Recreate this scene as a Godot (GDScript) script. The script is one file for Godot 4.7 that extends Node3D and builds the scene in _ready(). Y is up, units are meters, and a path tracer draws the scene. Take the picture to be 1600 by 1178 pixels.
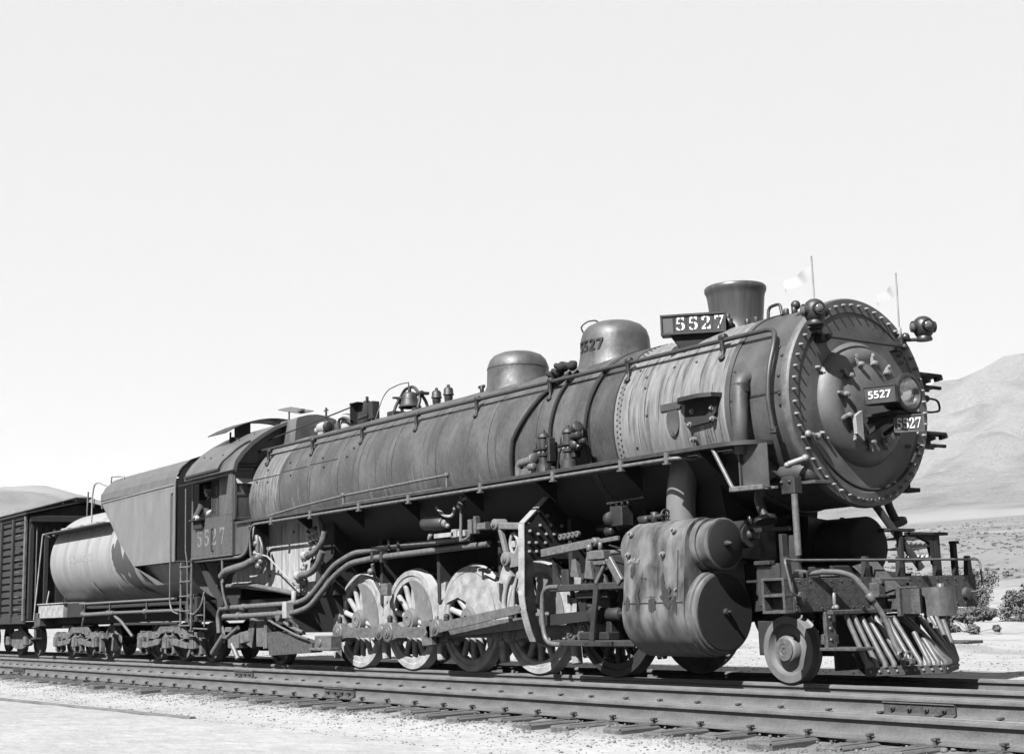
extends Node3D

# ---------------------------------------------------------------- mesh builder
class MB:
	var v := PackedVector3Array()
	var n := PackedVector3Array()
	var col := PackedColorArray()
	func t3(a: Vector3, b: Vector3, c: Vector3, na: Vector3, nb: Vector3, nc: Vector3) -> void:
		if (b - a).cross(c - a).dot(na + nb + nc) > 0.0:
			v.append(a); v.append(c); v.append(b)
			n.append(na); n.append(nc); n.append(nb)
		else:
			v.append(a); v.append(b); v.append(c)
			n.append(na); n.append(nb); n.append(nc)
	func q4(a: Vector3, b: Vector3, c: Vector3, d: Vector3, na: Vector3, nb: Vector3, nc: Vector3, nd: Vector3) -> void:
		t3(a, b, c, na, nb, nc)
		t3(a, c, d, na, nc, nd)
	func flat(a: Vector3, b: Vector3, c: Vector3, d: Vector3, nn: Vector3) -> void:
		q4(a, b, c, d, nn, nn, nn, nn)
	# box by centre and size, edges chamfered
	func box(p: Vector3, s: Vector3, b := Basis(), ch := -1.0) -> void:
		var h := s * 0.5
		var c := ch
		if c < 0.0:
			c = minf(0.012, 0.16 * minf(s.x, minf(s.y, s.z)))
		var ax := [b.x, b.y, b.z]
		var hh := [h.x, h.y, h.z]
		for i in 3:
			var j := (i + 1) % 3
			var k := (i + 2) % 3
			for sg in [-1.0, 1.0]:
				var nn: Vector3 = ax[i] * sg
				var o: Vector3 = p + ax[i] * hh[i] * sg
				var u: Vector3 = ax[j] * (hh[j] - c)
				var w: Vector3 = ax[k] * (hh[k] - c)
				flat(o - u - w, o + u - w, o + u + w, o - u + w, nn)
			if c > 0.0001:
				for s1 in [-1.0, 1.0]:
					for s2 in [-1.0, 1.0]:
						var a1: Vector3 = p + ax[i] * s1 * hh[i] + ax[j] * s2 * (hh[j] - c)
						var a2: Vector3 = p + ax[i] * s1 * (hh[i] - c) + ax[j] * s2 * hh[j]
						var w2: Vector3 = ax[k] * (hh[k] - c)
						flat(a1 - w2, a1 + w2, a2 + w2, a2 - w2, (ax[i] * s1 + ax[j] * s2).normalized())
	# box between two points with width (along side) and height
	func bar(a: Vector3, b: Vector3, w: float, h: float, up := Vector3.UP) -> void:
		var d := (b - a).normalized()
		var sd := up.cross(d).normalized()
		if sd.length() < 0.5:
			sd = Vector3.RIGHT.cross(d).normalized()
		var u := d.cross(sd).normalized()
		box((a + b) * 0.5, Vector3((b - a).length(), h, w), Basis(d, u, sd))
	func tube(pts: Array, r: float, k := 8, caps := true) -> void:
		var m := pts.size()
		var d0: Vector3 = (pts[1] - pts[0]).normalized()
		var u := d0.cross(Vector3.UP)
		if u.length() < 0.05:
			u = d0.cross(Vector3.RIGHT)
		u = u.normalized()
		var rings := []
		var nrm := []
		for i in m:
			var d: Vector3
			if i == 0: d = d0
			elif i == m - 1: d = (pts[i] - pts[i - 1]).normalized()
			else: d = ((pts[i + 1] - pts[i]).normalized() + (pts[i] - pts[i - 1]).normalized()).normalized()
			u = (u - d * u.dot(d)).normalized()
			var w := d.cross(u)
			var rg := PackedVector3Array()
			var rn := PackedVector3Array()
			for j in k:
				var a := TAU * j / k
				var nn := u * cos(a) + w * sin(a)
				rn.append(nn)
				rg.append(pts[i] + nn * r)
			rings.append(rg); nrm.append(rn)
		for i in m - 1:
			for j in k:
				var j2 := (j + 1) % k
				q4(rings[i][j], rings[i][j2], rings[i + 1][j2], rings[i + 1][j], nrm[i][j], nrm[i][j2], nrm[i + 1][j2], nrm[i + 1][j])
		if caps:
			for e in [0, m - 1]:
				var nn2: Vector3 = -d0 if e == 0 else (pts[m - 1] - pts[m - 2]).normalized()
				for j in range(1, k - 1):
					t3(rings[e][0], rings[e][j], rings[e][j + 1], nn2, nn2, nn2)
	# surface of revolution: prof holds (distance along axis, radius), outside on the left
	func lathe(o: Vector3, ax: Vector3, prof: Array, k := 24, a0 := 0.0, a1 := TAU) -> void:
		var u := Vector3.UP.cross(ax)
		if u.length() < 0.05:
			u = Vector3.RIGHT.cross(ax)
		u = u.normalized()
		var w := ax.cross(u)
		var m := prof.size()
		var sn := []
		for i in m - 1:
			var d: Vector2 = prof[i + 1] - prof[i]
			sn.append(Vector2(-d.y, d.x).normalized())
		for i in m - 1:
			var na: Vector2 = sn[i]
			var nb: Vector2 = sn[i]
			if i > 0 and sn[i - 1].dot(sn[i]) > 0.7: na = (sn[i - 1] + sn[i]).normalized()
			if i < m - 2 and sn[i + 1].dot(sn[i]) > 0.7: nb = (sn[i + 1] + sn[i]).normalized()
			for j in k:
				var t0 := lerpf(a0, a1, float(j) / k)
				var t1 := lerpf(a0, a1, float(j + 1) / k)
				var r0 := u * cos(t0) + w * sin(t0)
				var r1 := u * cos(t1) + w * sin(t1)
				var A: Vector3 = o + ax * prof[i].x
				var B: Vector3 = o + ax * prof[i + 1].x
				var ra: float = prof[i].y
				var rb: float = prof[i + 1].y
				if ra < 0.00001:
					t3(A, B + r0 * rb, B + r1 * rb, ax * na.x + r0 * na.y, ax * nb.x + r0 * nb.y, ax * nb.x + r1 * nb.y)
				elif rb < 0.00001:
					t3(A + r0 * ra, A + r1 * ra, B, ax * na.x + r0 * na.y, ax * na.x + r1 * na.y, ax * nb.x + r0 * nb.y)
				else:
					q4(A + r0 * ra, A + r1 * ra, B + r1 * rb, B + r0 * rb, ax * na.x + r0 * na.y, ax * na.x + r1 * na.y, ax * nb.x + r1 * nb.y, ax * nb.x + r0 * nb.y)
	func cyl(a: Vector3, b: Vector3, r: float, k := 16, ch := 0.006) -> void:
		var L := (b - a).length()
		var c := minf(ch, minf(r, L) * 0.3)
		lathe(a, (b - a) / L, [Vector2(0, 0), Vector2(0, r - c), Vector2(c, r), Vector2(L - c, r), Vector2(L, r - c), Vector2(L, 0)], k)
	func ball(p: Vector3, r: float, k := 12, sq := Vector3.ONE) -> void:
		var st := v.size()
		var pr := []
		for i in 9:
			var a := PI * i / 8.0
			pr.append(Vector2(-cos(a), sin(a)) * r)
		lathe(Vector3.ZERO, Vector3.UP, pr, k)
		for i in range(st, v.size()):
			v[i] = v[i] * sq + p
	func dot(p: Vector3, nn: Vector3, r: float, h := -1.0) -> void:
		var hh := r * 0.8 if h < 0.0 else h
		lathe(p, nn, [Vector2(-0.002, r), Vector2(hh * 0.6, r * 0.86), Vector2(hh, 0)], 6)
	func prism(poly: PackedVector2Array, o: Vector3, ux: Vector3, uy: Vector3, dz: Vector3, smooth := true) -> void:
		var nz := dz.normalized()
		var tr := Geometry2D.triangulate_polygon(poly)
		var m := poly.size()
		for i in range(0, tr.size(), 3):
			var a := o + ux * poly[tr[i]].x + uy * poly[tr[i]].y
			var b := o + ux * poly[tr[i + 1]].x + uy * poly[tr[i + 1]].y
			var c := o + ux * poly[tr[i + 2]].x + uy * poly[tr[i + 2]].y
			t3(a, b, c, -nz, -nz, -nz)
			t3(a + dz, b + dz, c + dz, nz, nz, nz)
		var area := 0.0
		for i in m:
			area += poly[i].cross(poly[(i + 1) % m])
		var sg := 1.0 if area > 0.0 else -1.0
		var en := []
		for i in m:
			var d := (poly[(i + 1) % m] - poly[i]).normalized()
			en.append((ux * d.y - uy * d.x) * sg)
		for i in m:
			var i2 := (i + 1) % m
			var na: Vector3 = en[i]
			var nb: Vector3 = en[i]
			if smooth:
				var pv: Vector3 = en[(i + m - 1) % m]
				var nx: Vector3 = en[i2]
				if pv.dot(na) > 0.8: na = (pv + en[i]).normalized()
				if nx.dot(nb) > 0.8: nb = (nx + en[i]).normalized()
			var A := o + ux * poly[i].x + uy * poly[i].y
			var B := o + ux * poly[i2].x + uy * poly[i2].y
			q4(A, B, B + dz, A + dz, na, nb, nb, na)
	func mesh(m: Material) -> ArrayMesh:
		var a := []
		a.resize(Mesh.ARRAY_MAX)
		a[Mesh.ARRAY_VERTEX] = v
		a[Mesh.ARRAY_NORMAL] = n
		if col.size() == v.size():
			a[Mesh.ARRAY_COLOR] = col
		var am := ArrayMesh.new()
		am.add_surface_from_arrays(Mesh.PRIMITIVE_TRIANGLES, a)
		am.surface_set_material(0, m)
		return am

func bend(pts: Array, r: float, k := 5) -> Array:
	var o := [pts[0]]
	for i in range(1, pts.size() - 1):
		var p: Vector3 = pts[i]
		var a: Vector3 = pts[i - 1] - p
		var b: Vector3 = pts[i + 1] - p
		var d := minf(r, minf(a.length(), b.length()) * 0.48)
		var A := p + a.normalized() * d
		var B := p + b.normalized() * d
		for j in k + 1:
			var t := float(j) / k
			o.append(A.lerp(p, t).lerp(p.lerp(B, t), t))
	o.append(pts[-1])
	return o

func V(x: float, y: float, z: float) -> Vector3:
	return Vector3(x, y, z)

# ---------------------------------------------------------------- nodes
var used := {}
func numbered(parent: Node, called: String) -> String:
	var key := str(parent.get_instance_id()) + called
	var c: int = used.get(key, 0)
	used[key] = c + 1
	return called if c == 0 else "%s_%03d" % [called, c]
func part(parent: Node, called: String, mb: MB, m: Material) -> MeshInstance3D:
	var o := MeshInstance3D.new()
	o.name = numbered(parent, called)
	o.mesh = mb.mesh(m)
	parent.add_child(o, true)
	return o
func again(parent: Node, src: Node3D, called: String, xf: Transform3D) -> Node3D:
	var o: Node3D = src.duplicate()
	o.name = numbered(parent, called)
	parent.add_child(o, true)
	o.transform = xf
	return o
func hold(parent: Node, called: String, at := Vector3.ZERO) -> Node3D:
	var o := Node3D.new()
	o.name = numbered(parent, called)
	o.position = at
	parent.add_child(o, true)
	return o
func tag(o: Node, label: String, category := "", group := "", kind := "") -> void:
	if label: o.set_meta("label", label)
	if category: o.set_meta("category", category)
	if group: o.set_meta("group", group)
	if kind: o.set_meta("kind", kind)
func stuff(o: Node) -> void:
	o.set_meta("kind", "stuff")
func words(parent: Node, called: String, text: String, height: float, at: Vector3, b: Basis, m: Material, fonts := "Droid Sans", bold := true, depth := 0.006) -> MeshInstance3D:
	var f := SystemFont.new()
	f.font_names = PackedStringArray([fonts])
	f.font_weight = 700 if bold else 400
	var tm := TextMesh.new()
	tm.text = text
	tm.font = f
	tm.font_size = 64
	tm.pixel_size = height / 46.0
	tm.depth = depth
	tm.curve_step = 2.0
	tm.material = m
	var o := MeshInstance3D.new()
	o.name = numbered(parent, called)
	o.mesh = tm
	o.transform = Transform3D(b, at)
	parent.add_child(o, true)
	return o

# ---------------------------------------------------------------- materials
var noises := {}
func noise_bytes(kind: String) -> PackedByteArray:
	if noises.has(kind): return noises[kind]
	var f := FastNoiseLite.new()
	f.seed = kind.hash() % 1000
	f.noise_type = FastNoiseLite.TYPE_SIMPLEX_SMOOTH
	f.fractal_type = FastNoiseLite.FRACTAL_FBM
	f.fractal_octaves = 6
	f.frequency = {"soft": 0.006, "blot": 0.016, "grain": 0.06, "streak": 0.012}[kind]
	f.fractal_gain = {"soft": 0.5, "blot": 0.55, "grain": 0.6, "streak": 0.62}[kind]
	var im := f.get_seamless_image(512, 512)
	im.convert(Image.FORMAT_L8)
	noises[kind] = im.get_data()
	return noises[kind]
const TONE := 0.68
func tex(a: String, b: String, mixing: float, lo: float, hi: float, contrast: float) -> ImageTexture:
	var A := noise_bytes(a)
	var B := noise_bytes(b)
	var lut := PackedByteArray()
	for i in 256:
		var t := clampf((i / 255.0 - 0.5) * contrast + 0.5, 0.0, 1.0)
		var l := lerpf(lo, hi, t) * TONE
		lut.append(int(round(Color(l, l, l).linear_to_srgb().r * 255.0)))
	var d := PackedByteArray()
	d.resize(A.size())
	var wb := int(mixing * 256.0)
	var wa := 256 - wb
	for i in A.size():
		d[i] = lut[(A[i] * wa + B[(i * 7 + 911) % A.size() if false else i] * wb) >> 8]
	return ImageTexture.create_from_image(Image.create_from_data(512, 512, false, Image.FORMAT_L8, d))
func mat(lo: float, hi: float, rough: float, a := "blot", b := "grain", mixing := 0.35, contrast := 1.6, sc := Vector3(0.6, 0.6, 0.6), metal := 0.0) -> StandardMaterial3D:
	var m := StandardMaterial3D.new()
	m.albedo_texture = tex(a, b, mixing, lo, hi, contrast)
	m.uv1_triplanar = true
	m.uv1_world_triplanar = true
	m.uv1_scale = sc
	m.roughness = rough
	m.metallic = metal
	m.metallic_specular = 0.4
	return m
var normals := {}
func bumpy(m: StandardMaterial3D, kind: String, strength: float, scale: float) -> void:
	if not normals.has(kind):
		var im := Image.create_from_data(512, 512, false, Image.FORMAT_L8, noise_bytes(kind))
		im.convert(Image.FORMAT_RGBA8)
		im.bump_map_to_normal_map(6.0)
		normals[kind] = ImageTexture.create_from_image(im)
	m.normal_enabled = true
	m.normal_texture = normals[kind]
	m.normal_scale = strength
var rough_tex: ImageTexture
func rough_map() -> ImageTexture:
	if rough_tex == null:
		var A := noise_bytes("soft")
		var B := noise_bytes("grain")
		var d := PackedByteArray()
		d.resize(A.size())
		for i in A.size():
			d[i] = clampi(95 + int((A[i] * 0.65 + B[i] * 0.35 - 90.0) * 0.95), 80, 240)
		rough_tex = ImageTexture.create_from_image(Image.create_from_data(512, 512, false, Image.FORMAT_L8, d))
	return rough_tex
func plain(l: float, rough: float, metal := 0.0) -> StandardMaterial3D:
	var m := StandardMaterial3D.new()
	var k := l * (TONE if metal < 0.5 else 1.0)
	m.albedo_color = Color(k, k, k).linear_to_srgb()
	m.roughness = rough
	m.metallic = metal
	return m

var M := {}
func make_materials() -> void:
	var st := Vector3(2.2, 0.13, 2.2)
	M.soot_and_shade = mat(0.003, 0.009, 0.9)  # sooty black, with deep underframe shade put into the colour
	M.black = mat(0.006, 0.016, 0.5, "blot", "grain", 0.4, 1.2, Vector3(0.9, 0.9, 0.9))
	M.boiler = mat(0.02, 0.054, 0.55, "soft", "grain", 0.35, 1.7, Vector3(0.55, 0.3, 0.55))
	M.boiler_pale = mat(0.026, 0.13, 0.6, "blot", "grain", 0.35, 2.0, Vector3(1.8, 0.25, 1.8))
	M.boiler_dark = mat(0.015, 0.035, 0.55, "soft", "grain", 0.35, 1.5, Vector3(0.55, 0.3, 0.55))
	M.box_pale = mat(0.045, 0.135, 0.62, "blot", "streak", 0.4, 1.8, Vector3(1.3, 0.16, 1.3))
	M.box_grey = mat(0.026, 0.042, 0.6, "soft", "grain", 0.25, 1.3)
	M.front = mat(0.03, 0.062, 0.6, "soft", "grain", 0.3, 1.8)
	M.dish = mat(0.034, 0.07, 0.5, "soft", "grain", 0.3, 1.8)
	M.bolt = mat(0.07, 0.15, 0.45)
	M.cab = mat(0.025, 0.05, 0.65, "streak", "soft", 0.5, 1.5, Vector3(1.2, 0.25, 1.2))
	M.roof = mat(0.04, 0.065, 0.75, "soft", "grain", 0.3, 1.4)
	M.pipe = mat(0.03, 0.095, 0.5, "blot", "grain", 0.3, 1.4, Vector3(1.2, 1.2, 1.2))
	M.rail_pipe = mat(0.012, 0.026, 0.5)
	M.dusty = mat(0.08, 0.225, 0.8, "soft", "grain", 0.4, 1.5, Vector3(1.1, 1.1, 1.1))
	M.weight = mat(0.045, 0.1, 0.8, "soft", "blot", 0.3, 1.2, Vector3(1.2, 1.2, 1.2))
	M.rod = mat(0.03, 0.085, 0.5, "blot", "soft", 0.4, 1.4, Vector3(1.2, 1.2, 1.2))
	M.firebox = mat(0.10, 0.225, 0.8, "soft", "blot", 0.4, 1.6, Vector3(1.4, 0.3, 1.4))
	M.cylinder = mat(0.016, 0.1, 0.5, "soft", "blot", 0.4, 2.0, Vector3(0.8, 0.35, 0.8))
	M.grease_and_shade = mat(0.003, 0.008, 0.7, "blot", "grain", 0.4, 1.3)  # greasy parts; also carries painted shade on boiler underside and bunker front
	M.rust = mat(0.012, 0.048, 0.8, "blot", "grain", 0.4, 1.8, Vector3(1.3, 1.3, 1.3))
	M.tank = mat(0.135, 0.185, 0.75, "streak", "soft", 0.5, 1.3, Vector3(0.6, 0.1, 0.6))
	M.tank_stain = mat(0.018, 0.04, 0.7, "streak", "grain", 0.3, 1.4, st)
	M.hopper = mat(0.075, 0.105, 0.75, "soft", "streak", 0.5, 1.3, Vector3(0.4, 0.15, 0.4))
	M.truck = mat(0.02, 0.085, 0.8, "soft", "blot", 0.4, 1.6, Vector3(0.9, 0.9, 0.9))
	M.rail_side = mat(0.035, 0.085, 0.75, "soft", "grain", 0.45, 1.7, Vector3(0.9, 2.0, 0.9))
	M.rail_top = mat(0.11, 0.2, 0.4, "blot", "grain", 0.3, 1.4, Vector3(0.5, 1.0, 3.0), 0.2)
	M.tie = mat(0.02, 0.075, 0.9, "streak", "grain", 0.4, 1.7, Vector3(1.5, 1.5, 0.25))
	M.sand = mat(0.155, 0.21, 0.95, "soft", "grain", 0.3, 1.3, Vector3(0.35, 0.35, 0.35))
	M.stone = mat(0.03, 0.13, 0.9, "blot", "grain", 0.5, 1.4, Vector3(2, 2, 2))
	M.paint = mat(0.3, 0.42, 0.7, "blot", "grain", 0.5, 1.3, Vector3(2, 2, 2))
	M.faded = mat(0.05, 0.12, 0.8, "blot", "streak", 0.5, 1.8, Vector3(1.5, 1.5, 1.5))
	M.ghost = mat(0.14, 0.19, 0.8, "blot", "soft", 0.5, 2.2, Vector3(0.8, 0.8, 0.8))
	M.plate_black = plain(0.006, 0.5)
	M.wood = mat(0.004, 0.014, 0.85, "streak", "grain", 0.3, 1.5, Vector3(1.5, 0.2, 1.5))
	M.car_end = mat(0.003, 0.009, 0.85, "streak", "grain", 0.3, 1.5, Vector3(1.5, 0.2, 1.5))
	M.shrub = mat(0.04, 0.085, 0.9)
	M.scrub = mat(0.085, 0.125, 0.9)
	M.cloth = mat(0.215, 0.235, 0.9)
	M.cloth.backlight_enabled = true
	M.cloth.backlight = Color(0.3, 0.3, 0.3)
	M.coat = mat(0.014, 0.032, 0.9)
	M.skin = plain(0.16, 0.6)
	M.mirror = plain(0.5, 0.15, 1.0)
	for q in [M.boiler, M.boiler_dark, M.boiler_pale, M.box_grey, M.box_pale, M.front, M.dish, M.roof, M.tank, M.hopper, M.cylinder, M.cab, M.black]:
		var rt := q as StandardMaterial3D
		rt.roughness = 1.0
		rt.roughness_texture = rough_map()
		rt.roughness_texture_channel = BaseMaterial3D.TEXTURE_CHANNEL_GRAYSCALE
	bumpy(M.front, "soft", 0.2, 1.0)
	bumpy(M.boiler, "soft", 0.45, 1.0)
	bumpy(M.tank, "soft", 0.25, 1.0)
	bumpy(M.hopper, "soft", 0.3, 1.0)
	bumpy(M.cab, "soft", 0.25, 1.0)
	bumpy(M.box_pale, "grain", 0.12, 1.0)
	bumpy(M.rust, "grain", 0.5, 1.0)
	bumpy(M.sand, "blot", 0.8, 1.0)
	bumpy(M.dusty, "grain", 0.2, 1.0)
	bumpy(M.cylinder, "soft", 0.2, 1.0)
	var g := StandardMaterial3D.new()
	g.transparency = BaseMaterial3D.TRANSPARENCY_ALPHA
	g.albedo_color = Color(0.4, 0.4, 0.4, 0.06)
	g.roughness = 0.03
	g.metallic_specular = 0.1
	M.glass = g
	M.lens = plain(0.06, 0.08)

var loco: Node3D
func _ready() -> void:
	# camera, sky, sun, exposure
	var cam := Camera3D.new()
	cam.name = "camera"
	cam.position = Vector3(20.7919, 0.9497, 12.4949)
	cam.rotation = Vector3(deg_to_rad(9.7226), deg_to_rad(54.0046), deg_to_rad(-1.7377))
	cam.fov = 31.34
	cam.near = 0.1
	cam.far = 12000.0
	add_child(cam)
	cam.current = true
	var sky_m := ProceduralSkyMaterial.new()
	sky_m.sky_horizon_color = Color(0.18, 0.18, 0.18).linear_to_srgb()
	sky_m.sky_top_color = Color(0.05, 0.05, 0.05).linear_to_srgb()
	sky_m.sky_curve = 4.5
	sky_m.ground_bottom_color = Color(0.087, 0.087, 0.087).linear_to_srgb()
	sky_m.ground_horizon_color = Color(0.16, 0.16, 0.16).linear_to_srgb()
	sky_m.sun_angle_max = 1.0
	var sky := Sky.new()
	sky.sky_material = sky_m
	var env := Environment.new()
	env.background_mode = Environment.BG_SKY
	env.sky = sky
	env.tonemap_mode = Environment.TONE_MAPPER_LINEAR
	env.tonemap_exposure = 4.8
	env.ambient_light_source = Environment.AMBIENT_SOURCE_SKY
	env.sdfgi_enabled = true
	env.ssao_enabled = true
	env.ssil_enabled = true
	env.fog_enabled = true
	env.fog_density = 0.00003
	env.fog_light_color = Color(0.18, 0.18, 0.18).linear_to_srgb()
	env.fog_sky_affect = 0.0
	var we := WorldEnvironment.new()
	we.name = "world_environment"
	we.environment = env
	add_child(we)
	var sun := DirectionalLight3D.new()
	sun.name = "sun"
	sun.light_energy = 1.6
	sun.light_color = Color(1.0, 1.0, 1.0)
	sun.light_angular_distance = 0.5
	sun.shadow_enabled = true
	add_child(sun)
	sun.look_at_from_position(Vector3(0.33, 1.1, 1.0), Vector3.ZERO, Vector3.UP)

	make_materials()
	build_land()
	build_tracks()
	build_locomotive()
	build_tender()
	build_stock_car()
	build_person()
	build_flags()
	build_plants()

# ---------------------------------------------------------------- land
var nz_a := FastNoiseLite.new()
var nz_b := FastNoiseLite.new()
const RIDGE := [[-20.0, 190.0], [10.0, 204.0], [16.0, 216.0], [19.0, 190.0], [35.0, 200.0], [48.0, 240.0], [52.0, 290.0], [54.0, 330.0], [56.5, 352.0], [62.0, 400.0], [80.0, 360.0], [120.0, 200.0], [180.0, 120.0]]
func ridge(deg: float) -> float:
	for i in RIDGE.size() - 1:
		if deg < RIDGE[i + 1][0]:
			var t: float = clampf((deg - RIDGE[i][0]) / (RIDGE[i + 1][0] - RIDGE[i][0]), 0, 1)
			return lerpf(RIDGE[i][1], RIDGE[i + 1][1], t * t * (3 - 2 * t))
	return 120.0
func land(x: float, z: float) -> float:
	var dx := minf(x - 20.0, 0.0)
	var dz := minf(z, 0.0)
	var s := sqrt(dx * dx * 0.9 + dz * dz)
	if x - 20.0 > 0: s = -dz
	var s_track := -dz + maxf(0.0, -x - 200.0) * 0.0
	var y := -0.19
	# bed of the near track stands a little higher, the sand in front falls away
	if z > 1.4:
		y = lerpf(-0.19, -0.055, smoothstep(1.4, 2.3, z))
		y = lerpf(y, -0.085 + 0.05 * nz_b.get_noise_2d(x * 7.0, z * 5.0), smoothstep(4.88, 5.0, z))
		y = lerpf(y, -0.14, smoothstep(5.6, 6.4, z))
	y += 0.012 * nz_b.get_noise_2d(x * 9.0, z * 9.0) * smoothstep(0.0, 1.0, absf(z - 3.9) - 1.2)
	var back := -dz
	y += smoothstep(3.0, 12.0, back) * 0.12 * nz_b.get_noise_2d(x * 1.6, z * 1.6)
	y += smoothstep(7.0, 20.0, back) * 0.3 * nz_b.get_noise_2d(x * 0.7 + 90.0, z * 0.7)
	var f := maxf(back - 12.0, 0.0)
	y += minf(f, 690.0) * 0.068 * smoothstep(0.0, 130.0, f)
	if s > 500.0 and back > 30.0:
		var deg := rad_to_deg(atan2(-dz, 20.0 - x))
		var h := ridge(deg)
		var t := smoothstep(620.0, 2400.0, s)
		var rough := nz_a.get_noise_2d(x * 0.8, z * 0.8)
		var rise := maxf(0.0, h - y)
		var lf := smoothstep(30.0, 45.0, deg)
		y += rise * t * (1.0 + 0.05 * rough * lf) + lerpf(25.0, 60.0, lf) * t * (1.0 - t) * 2.0 * rough + lerpf(3.0, 8.0, lf) * t * nz_a.get_noise_2d(x * 4.0, z * 4.0)
		y += 5.0 * t * nz_b.get_noise_2d(x * 0.05, z * 0.05)
		y -= maxf(0.0, s - 2450.0) * 0.12
	return y
func axis_steps(lo: float, hi: float, fine_lo: float, fine_hi: float, step: float, grow: float) -> PackedFloat32Array:
	var o := PackedFloat32Array()
	var l := []
	var p := fine_lo
	var d := step
	while p > lo:
		d *= grow
		p -= d
		l.append(p)
	l.reverse()
	for q in l: o.append(q)
	p = fine_lo
	while p <= fine_hi:
		o.append(p)
		p += step
	d = step
	while p < hi:
		o.append(p)
		d *= grow
		p += d
	return o
func land_colour(x: float, z: float) -> Color:
	var back := -minf(z, 0.0)
	var a := nz_b.get_noise_2d(x * 0.35, z * 0.35)
	var b := nz_b.get_noise_2d(x * 1.9 + 40.0, z * 1.9)
	var c := nz_a.get_noise_2d(x * 0.9, z * 2.6)
	var t := smoothstep(42.0, 95.0, back + a * 30.0)
	var g := lerpf(0.95 + 0.12 * a + 0.12 * b, 0.46 + 0.12 * c + 0.1 * b, t)
	if back > 2.0: g *= 1.0 - 0.35 * smoothstep(0.18, 0.4, b) * smoothstep(6.0, 12.0, back)
	# pale strips of bare soil across the fan
	for r in [[150.0, 9.0], [235.0, 16.0], [560.0, 60.0]]:
		var q: float = absf(back + 14.0 * a - r[0]) / r[1]
		if q < 1.0: g = lerpf(g, 0.8, (1.0 - q * q) * 0.8)
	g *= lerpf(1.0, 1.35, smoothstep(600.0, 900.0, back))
	# darker, gravelly ballast along the rails
	if z > -2.4 and z < 5.7:
		var e := smoothstep(5.75, 5.2, z + 0.25 * b) * smoothstep(-2.5, -1.6, z)
		g = lerpf(g, 0.46 + 0.3 * b, e)
	g = clampf(g, 0.1, 1.1)
	return Color(g, g, g)
func build_land() -> void:
	nz_a.seed = 4
	nz_a.noise_type = FastNoiseLite.TYPE_SIMPLEX_SMOOTH
	nz_a.fractal_type = FastNoiseLite.FRACTAL_RIDGED
	nz_a.frequency = 0.004
	nz_a.fractal_octaves = 5
	nz_b.seed = 9
	nz_b.noise_type = FastNoiseLite.TYPE_SIMPLEX_SMOOTH
	nz_b.fractal_octaves = 4
	nz_b.frequency = 0.12
	var xs := axis_steps(-4200.0, 900.0, -24.0, 22.0, 0.35, 1.035)
	var zs := axis_steps(-4200.0, 500.0, -14.0, 9.0, 0.28, 1.035)
	var nx := xs.size()
	var nzz := zs.size()
	var H := PackedVector3Array()
	var C := PackedColorArray()
	for j in nzz:
		for i in nx:
			H.append(Vector3(xs[i], land(xs[i], zs[j]), zs[j]))
			C.append(land_colour(xs[i], zs[j]))
	var N := PackedVector3Array()
	N.resize(H.size())
	for j in nzz:
		for i in nx:
			var l := H[j * nx + maxi(i - 1, 0)]
			var r := H[j * nx + mini(i + 1, nx - 1)]
			var u := H[maxi(j - 1, 0) * nx + i]
			var d := H[mini(j + 1, nzz - 1) * nx + i]
			N[j * nx + i] = (d - u).cross(r - l).normalized()
	var near := MB.new()
	var far := MB.new()
	for j in nzz - 1:
		for i in nx - 1:
			var k := j * nx + i
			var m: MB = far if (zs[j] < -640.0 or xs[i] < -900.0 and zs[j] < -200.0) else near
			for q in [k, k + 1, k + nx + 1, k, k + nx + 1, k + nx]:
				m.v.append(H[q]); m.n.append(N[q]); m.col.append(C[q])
	M.sand.vertex_color_use_as_albedo = true
	var g := part(self, "ground", near, M.sand)
	tag(g, "pale dry sand and gravel that runs from the rails to the foot of the hills", "", "", "structure")
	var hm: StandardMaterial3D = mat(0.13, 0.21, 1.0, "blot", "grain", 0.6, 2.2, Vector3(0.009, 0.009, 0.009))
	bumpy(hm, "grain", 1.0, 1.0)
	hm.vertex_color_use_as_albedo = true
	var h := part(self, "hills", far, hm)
	tag(h, "pale hazy bare mountains behind the train", "", "", "structure")

# ---------------------------------------------------------------- tracks
func rail_profile() -> PackedVector2Array:
	# half section mirrored: (across, up), top at 0
	var half := [Vector2(0.0, 0.0), Vector2(0.024, -0.001), Vector2(0.033, -0.006), Vector2(0.037, -0.014), Vector2(0.037, -0.036), Vector2(0.013, -0.047), Vector2(0.0085, -0.06), Vector2(0.0085, -0.128), Vector2(0.016, -0.142), Vector2(0.07, -0.158), Vector2(0.07, -0.17)]
	var o := PackedVector2Array()
	for p in half: o.append(p)
	for i in range(half.size() - 1, 0, -1): o.append(Vector2(-half[i].x, half[i].y))
	return o
func rail(parent: Node, x0: float, x1: float, y: float, z: float, z2 := 999.0) -> void:
	var mb := MB.new()
	var zz := z if z2 > 900.0 else z2
	mb.prism(rail_profile(), V(x0, y, z), V(0, 0, 1), V(0, 1, 0), V(x1 - x0, 0, zz - z))
	var top := MB.new()
	top.box(V((x0 + x1) / 2, y + 0.0015, (z + zz) / 2), V(x1 - x0, 0.003, 0.05), Basis(), 0.0)
	var r := part(parent, "rail", mb, M.rail_side)
	if z2 > 900.0:
		part(r, "rail_head", top, M.rail_top)
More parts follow.
